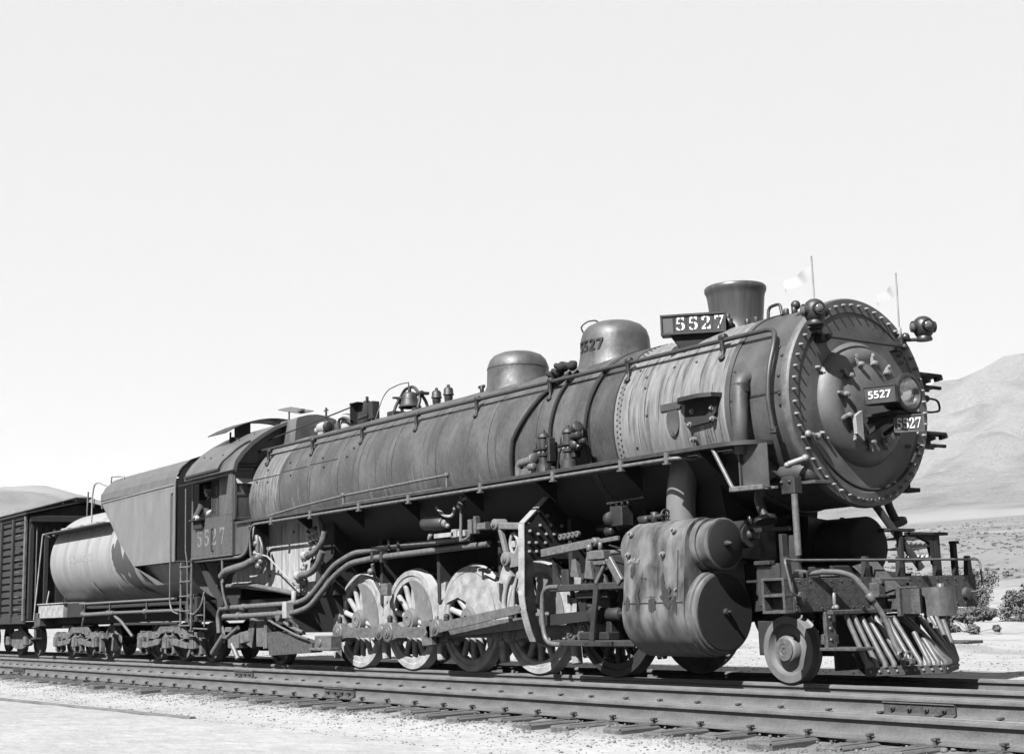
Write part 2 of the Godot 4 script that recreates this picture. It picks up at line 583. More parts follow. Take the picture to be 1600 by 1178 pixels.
func joint_bar(parent: Node, x0: float, x1: float, y: float, z: float) -> void:
	var mb := MB.new()
	var m := (x0 + x1) / 2
	mb.prism(PackedVector2Array([Vector2(0.0, -0.044), Vector2(0.034, -0.044), Vector2(0.04, -0.052), Vector2(0.026, -0.06), Vector2(0.022, -0.125), Vector2(0.07, -0.148), Vector2(0.074, -0.158), Vector2(0.0, -0.158)]), V(x0, y, z + 0.0087), V(0, 0, 1), V(0, 1, 0), V(x1 - x0, 0, 0))
	var o := part(parent, "joint_bar", mb, M.rust)
	for k in 4:
		var b := MB.new()
		var x := m + (k - 1.5) * (x1 - x0) * 0.24
		b.lathe(V(x, y - 0.093, z + 0.03), V(0, 0, 1), [Vector2(0, 0.021), Vector2(0.02, 0.021), Vector2(0.02, 0.011), Vector2(0.045, 0.011), Vector2(0.045, 0)], 6)
		part(o, "bolt", b, M.rust)
func build_tracks() -> void:
	var rng := RandomNumberGenerator.new()
	rng.seed = 11
	var specs := [
		{"called": "main_track", "zs": [0.755, -0.755], "y": 0.0, "x": [-62.0, 24.0], "label": "railway track that the locomotive and tender stand on, half in shade"},
		{"called": "side_track", "zs": [4.83, 3.32], "y": 0.1355, "x": [-62.0, 21.5], "label": "empty railway track in front of the train with bolted rail joints"}]
	for s in specs:
		var t := hold(self, s.called, V(0, 0, 0))
		tag(t, s.label, "railway track", "parallel railway tracks")
		var mid: float = (s.zs[0] + s.zs[1]) / 2
		for z in s.zs: rail(t, s.x[0], s.x[1], s.y, z)
		var protos := []
		for k in 4:
			var mb := MB.new()
			mb.box(V(0, 0, 0), V(0.225 + 0.02 * rng.randf(), 0.17, 2.55 + 0.12 * rng.randf()), Basis(), 0.015)
			# split end and a checked top edge
			mb.box(V(0.04, 0.088, 1.05), V(0.05, 0.01, 0.4), Basis(), 0.003)
			protos.append(part(t, "tie", mb, M.tie))
		var x: float = -44.0
		var i := 0
		var spikes := MB.new()
		while x < s.x[1]:
			var b := Basis(V(0, 1, 0), rng.randf_range(-0.03, 0.03))
			var xf := Transform3D(b, V(x, s.y - 0.17 - 0.088 - rng.randf() * 0.012, mid + rng.randf_range(-0.1, 0.1)))
			if i < 4: protos[i].transform = xf
			else: again(t, protos[i % 4], "tie", xf)
			if x > -22.0:
				for z in s.zs:
					for e in [-1.0, 1.0]:
						spikes.box(V(x + 0.06 * e, s.y - 0.15, z + e * 0.085), V(0.022, 0.05, 0.03))
						spikes.box(V(x + 0.06 * e, s.y - 0.128, z + e * 0.078), V(0.04, 0.018, 0.055))
					spikes.box(V(x, s.y - 0.172, z), V(0.19, 0.012, 0.3), Basis(), 0.002)
			x += 0.545 + rng.randf_range(-0.03, 0.03)
			i += 1
		stuff(part(t, "spike", spikes, M.rust))
		if s.y > 0.05:
			joint_bar(t, 6.35, 7.05, s.y, 4.83)
			joint_bar(t, -6.4, -5.72, s.y, 4.83)
			joint_bar(t, 0.46, 1.12, s.y, 3.32)
			joint_bar(t, 13.3, 14.0, s.y, 3.32)
		else:
			joint_bar(t, -9.0, -8.3, s.y, 0.755)
	# an old rail sunk in the sand at the lower left
	var o := hold(self, "buried_rail", V(0, 0, 0))
	tag(o, "old rail almost sunk in the sand at the lower left", "rail")
	rail(o, -30.0, 1.85, -0.112, 8.8, 6.86)
	rail(o, 1.87, 6.6, -0.114, 6.86, 6.60)
	# loose stones on the ballast and on the sand behind
	var stones := MultiMesh.new()
	stones.transform_format = MultiMesh.TRANSFORM_3D
	var sm := MB.new()
	sm.lathe(V(0, 0, 0), V(0, 1, 0), [Vector2(-0.4, 0), Vector2(-0.25, 0.8), Vector2(0.25, 0.75), Vector2(0.5, 0.3), Vector2(0.55, 0)], 6)
	stones.mesh = sm.mesh(M.stone)
	var n := 42000
	stones.instance_count = n
	for k in n:
		var x2 := rng.randf_range(-18.0, 17.5)
		var z2: float
		var r := rng.randf()
		if r < 0.72: z2 = rng.randf_range(2.0, 5.9)
		elif r < 0.85: z2 = rng.randf_range(5.5, 6.6)
		else: z2 = rng.randf_range(-14.0, -2.0)
		var sc := rng.randf_range(0.006, 0.02) * (1.6 if rng.randf() < 0.12 else 1.0)
		if z2 > 5.6: sc *= 0.6
		stones.set_instance_transform(k, Transform3D(Basis(V(0, 1, 0), rng.randf() * TAU).scaled(V(sc, sc * rng.randf_range(0.6, 1.1), sc * rng.randf_range(0.7, 1.3))), V(x2, land(x2, z2) + sc * 0.15, z2)))
	var si := MultiMeshInstance3D.new()
	si.name = "ballast_stones"
	si.multimesh = stones
	add_child(si)
	tag(si, "small loose grey stones scattered between and beside the rails", "gravel", "", "stuff")

# ---------------------------------------------------------------- locomotive
const YC := 3.205
func on_boiler(x: float, deg: float, r: float) -> Vector3:
	var a := deg_to_rad(deg)
	return Vector3(x, YC + r * sin(a), r * cos(a))
func surf_path(pts: Array, r: float) -> Array:
	# pts: [x, degrees] pairs followed over the boiler shell
	var o := []
	for i in pts.size() - 1:
		for k in 6:
			var t := k / 6.0
			o.append(on_boiler(lerpf(pts[i][0], pts[i + 1][0], t), lerpf(pts[i][1], pts[i + 1][1], t), r))
	o.append(on_boiler(pts[-1][0], pts[-1][1], r))
	return o
func ring_band(x0: float, x1: float, r0: float, r1: float, k := 64) -> MB:
	var mb := MB.new()
	mb.lathe(V(0, YC, 0), V(1, 0, 0), [Vector2(x0, r0), Vector2(x0, r1), Vector2(x1, r1), Vector2(x1, r0)], k)
	return mb

func build_locomotive() -> void:
	loco = hold(self, "steam_locomotive", V(4.0, 0, 0))
	tag(loco, "large black steam locomotive number 5527 with dusty white driving wheels", "steam locomotive")
	var L := Node3D.new()
	# parts are laid out from the rear driving axle; the root stands under the middle of the engine
	shift = V(-4.0, 0, 0)
	build_boiler()
	build_front()
	build_top()
	build_running_board()
	build_wheels()
	build_motion()
	build_cylinders()
	build_under()
	build_firebox()
	build_cab()
	build_pilot()
	L.free()
	for c in loco.get_children():
		c.position += shift
var shift := Vector3.ZERO

func run_mark(parent: Node, called: String, yc: float, R: float, q: Array, m: Material) -> void:
	# an irregular run of dirt or scale that follows the shell: x at top, x at bottom, angle at top, angle at bottom, half width
	var sm := MB.new()
	for i in 16:
		var pt := []
		for e in 2:
			var t := (i + e) / 16.0
			var w: float = q[4] * sin(PI * clampf(t * 0.9 + 0.06, 0, 1)) * (0.7 + 0.7 * nz_b.get_noise_2d(t * 45.0, q[0] * 70.0 + q[2]))
			var c: float = lerpf(q[0], q[1], t * t) + 0.25 * q[4] * nz_b.get_noise_2d(t * 30.0 + 50.0, q[0] * 31.0)
			var a := deg_to_rad(lerpf(q[2], q[3], t))
			var nn := V(0, sin(a), cos(a))
			pt.append([V(c - w, yc, 0) + nn * R, V(c + w, yc, 0) + nn * R, nn])
		sm.q4(pt[0][0], pt[0][1], pt[1][1], pt[1][0], pt[0][2], pt[0][2], pt[1][2], pt[1][2])
	part(parent, called, sm, m)
func build_boiler() -> void:
	var mb := MB.new()
	mb.lathe(V(0, YC, 0), V(1, 0, 0), [Vector2(-2.36, 0), Vector2(-2.36, 1.22), Vector2(6.92, 1.22), Vector2(6.92, 0)], 96)
	var b := part(loco, "boiler", mb, M.boiler)
	var bb := MB.new()
	bb.lathe(V(0, YC, 0), V(1, 0, 0), [Vector2(-3.74, 0), Vector2(-3.74, 1.17), Vector2(-3.66, 1.22), Vector2(-2.36, 1.22), Vector2(-2.36, 0)], 96)
	part(loco, "boiler_back", bb, M.boiler_pale)
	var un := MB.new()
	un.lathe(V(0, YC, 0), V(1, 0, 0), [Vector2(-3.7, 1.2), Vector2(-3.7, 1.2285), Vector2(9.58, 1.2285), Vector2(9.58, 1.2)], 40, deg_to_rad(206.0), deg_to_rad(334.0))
	part(loco, "boiler_bottom_shade", un, M.grease_and_shade)  # near-black sheet, holds the shade below the running board in its colour
	for x in [-2.36, -1.23, -0.08, 1.77, 3.11, 4.55, 5.75]:
		part(b, "boiler_band", ring_band(x - 0.045, x + 0.045, 1.2, 1.2245), M.boiler)
		# the open joint beside the band
		part(b, "joint", ring_band(x + 0.047, x + (0.068 if x > 3.0 and x < 3.2 else 0.056), 1.2, 1.2215), M.soot_and_shade)
	# horizontal jacket seams
	for s in [[-2.3, -1.25, 19.0], [-1.2, -0.15, 20.0], [-3.6, -2.4, 17.0]]:
		var m2 := MB.new()
		m2.bar(on_boiler(s[0], s[2], 1.221), on_boiler(s[1], s[2], 1.221), 0.02, 0.008, on_boiler(0, s[2], 1.0) - V(0, YC, 0))
		part(b, "jacket_seam", m2, M.soot_and_shade)
	var plugs := [[-3.3, 33], [-3.0, 24], [-2.85, 12], [-2.1, 27], [-1.9, 14], [-0.75, 24], [-0.6, 15], [0.35, 27], [-3.35, 14], [0.2, 20]]
	for p in plugs:
		var m3 := MB.new()
		var o := on_boiler(p[0], p[1], 1.22)
		m3.dot(o, (o - V(p[0], YC, 0)).normalized(), 0.022, 0.03)
		part(b, "washout_plug", m3, M.soot_and_shade)
	var rg := RandomNumberGenerator.new()
	rg.seed = 77
	var scale_m := mat(0.045, 0.085, 0.7, "soft", "grain", 0.4, 1.4, Vector3(1.5, 0.3, 1.5))
	var soot_m := mat(0.016, 0.03, 0.7, "soft", "grain", 0.4, 1.4, Vector3(1.5, 0.3, 1.5))
	for k in 26:
		var x := rg.randf_range(-2.2, 2.9) if k < 18 else rg.randf_range(3.2, 6.6)
		var top := rg.randf_range(-14.0, 8.0)
		run_mark(b, "scale_mark", YC, 1.2222, [x, x + 0.03, top, -22.0, rg.randf_range(0.012, 0.035)], scale_m)
	for k in 22:
		var x := rg.randf_range(-2.2, 6.7)
		run_mark(b, "soot_mark", YC, 1.2219, [x, x + rg.randf_range(-0.05, 0.05), rg.randf_range(30.0, 75.0), rg.randf_range(-12.0, 20.0), rg.randf_range(0.015, 0.05)], soot_m)
	# first course of the boiler in front of the jacket
	var c := MB.new()
	c.lathe(V(0, YC, 0), V(1, 0, 0), [Vector2(6.92, 0), Vector2(6.92, 1.226), Vector2(7.49, 1.226), Vector2(7.49, 0)], 96)
	var bc := part(loco, "boiler_course", c, M.boiler_dark)
	part(bc, "boiler_band", ring_band(6.88, 7.0, 1.2, 1.236), M.black)
	part(bc, "joint", ring_band(7.475, 7.497, 1.2, 1.2275), M.soot_and_shade)
	# smokebox
	var s := MB.new()
	s.lathe(V(0, YC, 0), V(1, 0, 0), [Vector2(7.49, 0), Vector2(7.49, 1.217), Vector2(9.58, 1.217), Vector2(9.58, 0)], 96)
	var sb := part(loco, "smokebox", s, M.box_pale)
	var rv := MB.new()
	for row in [[7.56, 0.0], [7.62, 0.5]]:
		for k in 46:
			var a: float = -60.0 + (k + row[1]) * 3.6
			var p := on_boiler(row[0], a, 1.217)
			rv.dot(p, (p - V(p.x, YC, 0)).normalized(), 0.015)
	stuff(part(sb, "rivet", rv, M.black))
	for q in [[7.8, 37], [8.0, 30], [8.15, 4], [8.5, 33], [8.9, 33], [7.9, -14], [9.3, 38], [8.05, 22]]:
		var m4 := MB.new()
		var o4 := on_boiler(q[0], q[1], 1.217)
		m4.dot(o4, (o4 - V(o4.x, YC, 0)).normalized(), 0.02, 0.022)
		part(sb, "bolt", m4, M.black)
	var drip := mat(0.02, 0.05, 0.7, "soft", "grain", 0.4, 1.4, Vector3(1.5, 0.3, 1.5))
	for k in 34:
		var x := rg.randf_range(7.75, 9.5)
		if k < 14: x = rg.randf_range(8.85, 9.5)
		var top := rg.randf_range(8.0, 55.0) if k >= 14 else rg.randf_range(-8.0, -4.0)
		run_mark(sb, "drip_mark", YC, 1.2188, [x, x + rg.randf_range(-0.02, 0.02), top, top - rg.randf_range(12.0, 40.0) if k >= 14 else -23.0, rg.randf_range(0.006, 0.022)], drip)
	part(sb, "strap", ring_band(9.54, 9.62, 1.2, 1.23), M.box_grey)
	# oval hand hole cover with its bracket plate
	var ov := MB.new()
	var pl := PackedVector2Array()
	for k in 24:
		var a := TAU * k / 24.0
		pl.append(Vector2(8.63 + 0.115 * cos(a), 3.17 + 0.2 * sin(a)))
	ov.prism(pl, V(0, 0, 1.2), V(1, 0, 0), V(0, 1, 0), V(0, 0, 0.025))
	var oc := part(sb, "cover_plate", ov, M.box_grey)
	for q in [[8.63, 3.34], [8.63, 3.0]]:
		var m5 := MB.new(); m5.dot(V(q[0], q[1], 1.225), V(0, 0, 1), 0.014)
		part(oc, "bolt", m5, M.black)
	var bp := MB.new()
	bp.box(V(8.6, 3.34, 1.225), V(0.36, 0.09, 0.02))
	part(sb, "bracket_plate", bp, M.box_grey)
	# check valve shelf: a thick plate with a dark casting beneath
	var sh := MB.new()
	var arc := PackedVector2Array([Vector2(8.8, 1.15), Vector2(8.8, 1.3), Vector2(8.95, 1.42), Vector2(9.3, 1.44), Vector2(9.46, 1.36), Vector2(9.5, 1.15)])
	sh.prism(arc, V(0, 3.34, 0), V(1, 0, 0), V(0, 0, 1), V(0, 0.05, 0))
	var shelf := part(sb, "shelf", sh, M.black)
	var ca := MB.new()
	ca.prism(PackedVector2Array([Vector2(8.9, 3.34), Vector2(8.87, 3.12), Vector2(8.95, 3.04), Vector2(9.3, 3.06), Vector2(9.42, 3.16), Vector2(9.45, 3.34)]), V(0, 0, 1.19), V(1, 0, 0), V(0, 1, 0), V(0, 0, 0.07))
	part(shelf, "casting", ca, M.soot_and_shade)
	for q in [[8.97, 3.07], [9.36, 3.09], [9.02, 3.22], [9.36, 3.22], [9.0, 2.88]]:
		var m6 := MB.new(); m6.lathe(V(q[0], q[1], 1.21), V(0, 0, 1), [Vector2(0, 0.035), Vector2(0.06, 0.035), Vector2(0.06, 0.02), Vector2(0.085, 0.02), Vector2(0.085, 0)], 6)
		part(shelf, "bolt", m6, M.bolt)
	# front length of the smokebox
	var e := MB.new()
	e.lathe(V(0, YC, 0), V(1, 0, 0), [Vector2(9.58, 0), Vector2(9.58, 1.212), Vector2(10.47, 1.205), Vector2(10.47, 0)], 96)
	var ex := part(loco, "smokebox_extension", e, M.box_grey)
	var m7 := MB.new()
	m7.bar(on_boiler(9.62, 3, 1.213), on_boiler(10.46, 3, 1.208), 0.025, 0.012, V(0, 0, 1))
	part(ex, "lap_joint", m7, M.black)
	# lagged pipe on the side
	var lp := MB.new()
	lp.tube(bend([on_boiler(9.86, 16, 1.12), on_boiler(9.86, 12, 1.3), V(9.88, 2.95, 1.33), V(9.83, 2.62, 1.28)], 0.12), 0.095, 14)
	var lo := part(ex, "lagged_pipe", lp, M.box_grey)
	var lc := MB.new(); lc.lathe(V(9.87, 3.38, 1.27), V(0, 1, 0), [Vector2(-0.05, 0.1), Vector2(0.05, 0.1), Vector2(0.09, 0.05), Vector2(0.1, 0)], 14)
	part(lo, "cap", lc, M.black)
	for q in [[9.66, 12], [9.67, 6], [9.67, -1], [9.66, 20], [10.3, 30], [10.38, 24], [10.38, 12], [10.4, -4], [10.4, 2]]:
		var m8 := MB.new()
		var o8 := on_boiler(q[0], q[1], 1.21)
		m8.dot(o8, (o8 - V(o8.x, YC, 0)).normalized(), 0.022)
		part(ex, "bolt", m8, M.black)

func build_front() -> void:
	var mb := MB.new()
	mb.lathe(V(0, YC, 0), V(1, 0, 0), [Vector2(10.44, 1.2), Vector2(10.44, 1.232), Vector2(10.49, 1.236), Vector2(10.54, 1.236), Vector2(10.555, 1.225), Vector2(10.555, 1.07), Vector2(10.54, 1.06), Vector2(10.54, 0)], 128)
	var f := part(loco, "smokebox_front", mb, M.front)
	var lip := MB.new()
	lip.lathe(V(0, YC, 0), V(1, 0, 0), [Vector2(10.46, 1.236), Vector2(10.475, 1.243), Vector2(10.525, 1.243), Vector2(10.54, 1.236)], 128)
	part(f, "rim", lip, M.pipe)
	for k in 52:
		var a := TAU * (k + 0.5) / 52.0
		var b := MB.new()
		var p := V(10.555, YC + 1.155 * sin(a), 1.155 * cos(a))
		b.lathe(p, V(1, 0, 0), [Vector2(0, 0.021), Vector2(0.022, 0.019), Vector2(0.03, 0.015), Vector2(0.05, 0.013), Vector2(0.053, 0)], 6)
		part(f, "rim_bolt", b, M.bolt)
	# dished door in the middle
	var d := MB.new()
	d.lathe(V(0, YC - 0.03, 0), V(1, 0, 0), [Vector2(10.535, 0.74), Vector2(10.56, 0.735), Vector2(10.60, 0.71), Vector2(10.645, 0.67), Vector2(10.68, 0.61), Vector2(10.695, 0.55), Vector2(10.69, 0.5), Vector2(10.68, 0.47), Vector2(10.685, 0.45), Vector2(10.70, 0.43), Vector2(10.73, 0.3), Vector2(10.745, 0.15), Vector2(10.75, 0)], 96)
	var door := part(loco, "smokebox_door", d, M.dish)
	for k in 12:
		var a := deg_to_rad(8.0 + k * 30.0)
		var rad := V(0, sin(a), cos(a))
		var tan := V(0, cos(a), -sin(a))
		var c := MB.new()
		c.box(V(10.71, YC - 0.03, 0) + rad * 0.5, V(0.04, 0.12, 0.05), Basis(V(1, 0, 0), rad, tan), 0.012)
		c.lathe(V(10.73, YC - 0.03, 0) + rad * 0.47, V(1, 0, 0), [Vector2(0, 0.034), Vector2(0.045, 0.032), Vector2(0.048, 0.016), Vector2(0.055, 0.015), Vector2(0.056, 0)], 6)
		c.box(V(10.72, YC - 0.03, 0) + rad * 0.57, V(0.04, 0.05, 0.035), Basis(V(1, 0, 0), rad, tan), 0.008)
		part(door, "clamp", c, M.bolt)
	for q in [[3.56, 0.72], [3.5, 0.64], [2.74, 0.66], [2.8, 0.72], [3.58, -0.4], [3.52, -0.46], [3.82, -0.78], [3.74, -0.82], [2.72, -0.82]]:
		var b2 := MB.new()
		b2.lathe(V(10.54, q[0], q[1]), V(1, 0, 0), [Vector2(0, 0.025), Vector2(0.03, 0.023), Vector2(0.06, 0.015), Vector2(0.062, 0)], 6)
		part(f, "bolt", b2, M.bolt)
	# rod across the front above the door
	var r := MB.new()
	r.tube([V(10.66, 3.91, 0.66), V(10.66, 3.91, -0.78)], 0.018, 8)
	for z in [0.62, -0.74]:
		r.tube([V(10.54, 3.91, z), V(10.68, 3.91, z)], 0.022, 8)
		r.ball(V(10.67, 3.91, z), 0.04, 8)
	part(f, "cross_rod", r, M.black)
	# curved grab rail round the lower half
	var g := MB.new()
	var pts := []
	for k in 33:
		var a := deg_to_rad(-26.0 - k * 4.0)
		pts.append(V(10.615, YC + 1.04 * sin(a), 1.04 * cos(a)))
	pts.push_front(V(10.54, pts[0].y, pts[0].z))
	g.tube(pts, 0.02, 8)
	part(f, "grab_rail", g, M.soot_and_shade)
	var gb := MB.new()
	gb.tube([V(10.6, 2.77, 1.0), V(10.6, 2.75, 0.84)], 0.03, 8)
	gb.ball(V(10.6, 2.77, 1.0), 0.042, 8); gb.ball(V(10.6, 2.75, 0.84), 0.042, 8)
	part(f, "rail_bracket", gb, M.bolt)
	# headlight on its bracket
	var h := MB.new()
	h.lathe(V(0, 3.215, 0), V(1, 0, 0), [Vector2(10.93, 0), Vector2(10.93, 0.13), Vector2(10.97, 0.17), Vector2(11.1, 0.195), Vector2(11.2, 0.2), Vector2(11.2, 0.225), Vector2(11.25, 0.228), Vector2(11.262, 0.215), Vector2(11.262, 0.182), Vector2(11.245, 0.178)], 48)
	var hl := part(loco, "headlight", h, M.black)
	var rf := MB.new()
	rf.lathe(V(0, 3.215, 0), V(1, 0, 0), [Vector2(11.245, 0.178), Vector2(11.19, 0.165), Vector2(11.12, 0.13), Vector2(11.08, 0.08), Vector2(11.06, 0)], 48)
	part(hl, "reflector", rf, M.mirror)
	var gl := MB.new()
	gl.lathe(V(0, 3.215, 0), V(1, 0, 0), [Vector2(11.248, 0.18), Vector2(11.252, 0.1), Vector2(11.254, 0)], 48)
	part(hl, "glass", gl, M.glass)
	var bulb := MB.new(); bulb.ball(V(11.13, 3.215, 0), 0.025)
	part(hl, "bulb", bulb, M.paint)
	var br := MB.new()
	br.box(V(11.0, 2.99, 0.0), V(0.46, 0.035, 0.42))
	br.bar(V(10.74, 2.8, 0.14), V(11.15, 2.98, 0.14), 0.03, 0.05)
	br.bar(V(10.74, 2.8, -0.14), V(11.15, 2.98, -0.14), 0.03, 0.05)
	br.box(V(10.86, 2.96, 0), V(0.3, 0.09, 0.3))
	br.box(V(11.05, 3.0, 0.0), V(0.12, 0.06, 0.2))
	part(loco, "headlight_bracket", br, M.soot_and_shade)
	var ll := MB.new()
	ll.prism(PackedVector2Array([Vector2(0.3, 3.05), Vector2(0.42, 2.98), Vector2(0.41, 2.78), Vector2(0.3, 2.7)]), V(10.76, 0, 0), V(0, 0, 1), V(0, 1, 0), V(0.05, 0, 0))
	part(loco, "latch_plate", ll, M.dusty)
	# number box beside the headlight, turned outwards
	var ed := V(0.925, 0, -0.38).normalized()
	var nn := V(0.38, 0, 0.925).normalized()
	var bb := Basis(ed, V(0, 1, 0), nn)
	var c1 := V(11.12, 3.185, 0.36)
	var n1 := MB.new()
	n1.box(c1 - nn * 0.09, V(0.37, 0.2, 0.2), bb, 0.01)
	for s in [-1.0, 1.0]:
		n1.box(c1 + V(0, 0.094 * s, 0) + nn * 0.014, V(0.37, 0.014, 0.012), bb, 0.003)
		n1.box(c1 + ed * 0.178 * s + nn * 0.014, V(0.014, 0.174, 0.012), bb, 0.003)
	var nb := part(loco, "number_box", n1, M.black)
	words(nb, "lettering", "5527", 0.086, c1 + nn * 0.016, bb, M.paint, "Droid Sans", true, 0.006)
	# number plate below
	var e2 := V(0.755, 0, -0.655).normalized()
	var n2 := V(0.655, 0, 0.755).normalized()
	var b2b := Basis(e2, V(0, 1, 0), n2)
	var c2 := V(11.21, 2.865, 0.0)
	var pm := MB.new()
	var fr2 := MB.new()
	pm.box(c2, V(0.335, 0.2, 0.025), b2b, 0.006)
	for s in [-1.0, 1.0]:
		fr2.box(c2 + V(0, 0.094 * s, 0) + n2 * 0.016, V(0.335, 0.012, 0.012), b2b, 0.003)
		fr2.box(c2 + e2 * 0.161 * s + n2 * 0.016, V(0.012, 0.176, 0.012), b2b, 0.003)
	pm.bar(c2 - n2 * 0.02 + V(0, 0.05, 0), V(10.9, 2.95, 0), 0.03, 0.04)
	var np := part(loco, "number_plate", pm, M.plate_black)
	part(np, "frame", fr2, M.rod)
	words(np, "lettering", "5527", 0.12, c2 + n2 * 0.016, Basis(e2 * 0.72, V(0, 1, 0), n2), M.paint, "Droid Serif", true, 0.012)
	# marker lamps
	for s in [1.0, -1.0]:
		var lamp := MB.new()
		var lc := V(10.79, 4.155, 0.97 * s)
		lamp.lathe(lc, V(0, 1, 0), [Vector2(-0.17, 0), Vector2(-0.17, 0.095), Vector2(-0.15, 0.1), Vector2(-0.12, 0.085), Vector2(-0.1, 0.1), Vector2(-0.06, 0.118), Vector2(0.0, 0.128), Vector2(0.06, 0.118), Vector2(0.1, 0.09), Vector2(0.125, 0.05), Vector2(0.13, 0)], 24)
		var ml := part(loco, "marker_lamp", lamp, M.black)
		for k in 4:
			var a := deg_to_rad(25.0 + 90.0 * k)
			var dr := V(cos(a), 0, sin(a))
			var bez := MB.new()
			bez.lathe(lc, dr, [Vector2(0.1, 0.075), Vector2(0.145, 0.07), Vector2(0.145, 0.058), Vector2(0.135, 0.056)], 20)
			part(ml, "bezel", bez, M.black)
			var le := MB.new()
			le.lathe(lc, dr, [Vector2(0.13, 0.057), Vector2(0.15, 0.045), Vector2(0.162, 0.02), Vector2(0.164, 0)], 20)
			part(ml, "lens", le, M.lens)
		var st := MB.new()
		st.tube(bend([V(10.5, 4.0, 0.78 * s), V(10.66, 4.0, 0.8 * s), V(10.78, 4.0, 0.95 * s), V(10.79, 4.05, 0.97 * s)], 0.06), 0.022, 8)
		st.box(V(10.58, 3.98, 0.75 * s), V(0.16, 0.1, 0.1))
		st.ball(V(10.67, 4.03, 0.77 * s), 0.055, 10)
		st.box(V(10.6, 3.9, 0.66 * s), V(0.12, 0.09, 0.12))
		part(ml, "bracket", st, M.black)
	# step brackets and fittings on the far shoulder
	for q in [[3.63, 1.0], [2.9, 0.8]]:
		var sp := MB.new()
		sp.box(V(10.3, q[0], -1.37), V(0.5, 0.035, 0.44), Basis(V(0, 0, 1), 0.03))
		sp.box(V(10.3, q[0] - 0.14, -1.33), V(0.45, 0.03, 0.4))
		sp.box(V(10.3, q[0] - 0.07, -1.3), V(0.3, 0.16, 0.2))
		for k in 3:
			sp.box(V(10.12 + 0.18 * k, q[0] - 0.02, -1.6), V(0.05, 0.06, 0.14), Basis(V(1, 0, 0), 0.25))
			sp.box(V(10.12 + 0.18 * k, q[0] - 0.14, -1.57), V(0.04, 0.04, 0.12))
		sp.bar(V(10.3, q[0] - 0.3, -1.16), V(10.3, q[0] - 0.05, -1.5), 0.1, 0.03)
		part(loco, "step", sp, M.soot_and_shade)
	var tu := MB.new()
	tu.tube(bend([V(10.35, 3.37, -1.22), V(10.35, 3.38, -1.5), V(10.38, 3.36, -1.7), V(10.4, 3.22, -1.7), V(10.42, 3.18, -1.45), V(10.45, 3.2, -1.2)], 0.1, 6), 0.014, 8)
	tu.cyl(V(10.35, 3.37, -1.25), V(10.35, 3.37, -1.52), 0.045, 10)
	tu.box(V(10.35, 3.3, -1.27), V(0.14, 0.3, 0.12))
	part(loco, "air_pipe", tu, M.soot_and_shade)
	var sl := MB.new()
	sl.box(V(10.4, 2.2, -0.92), V(0.2, 0.05, 0.26)); sl.bar(V(10.4, 2.22, -0.9), V(10.4, 2.36, -0.9), 0.1, 0.08)
	part(loco, "foot_step", sl, M.soot_and_shade)
	# stay rods from the smokebox to the deck
	for s in [1.0, -1.0]:
		var sr := MB.new()
		if s > 0: sr.tube([V(10.5, 2.1, 1.18), V(10.5, 1.42, 1.18)], 0.038, 12)
		else: sr.tube([V(10.45, 2.15, -0.1), V(10.75, 1.25, -0.62)], 0.045, 10)
		part(loco, "stay_rod", sr, M.pipe if s > 0 else M.soot_and_shade)
	var lug := MB.new()
	lug.box(V(10.42, 2.2, 1.13), V(0.2, 0.2, 0.14)); lug.ball(V(10.34, 2.24, 1.2), 0.025, 6); lug.ball(V(10.46, 2.24, 1.2), 0.025, 6)
	part(loco, "stay_bracket", lug, M.black)

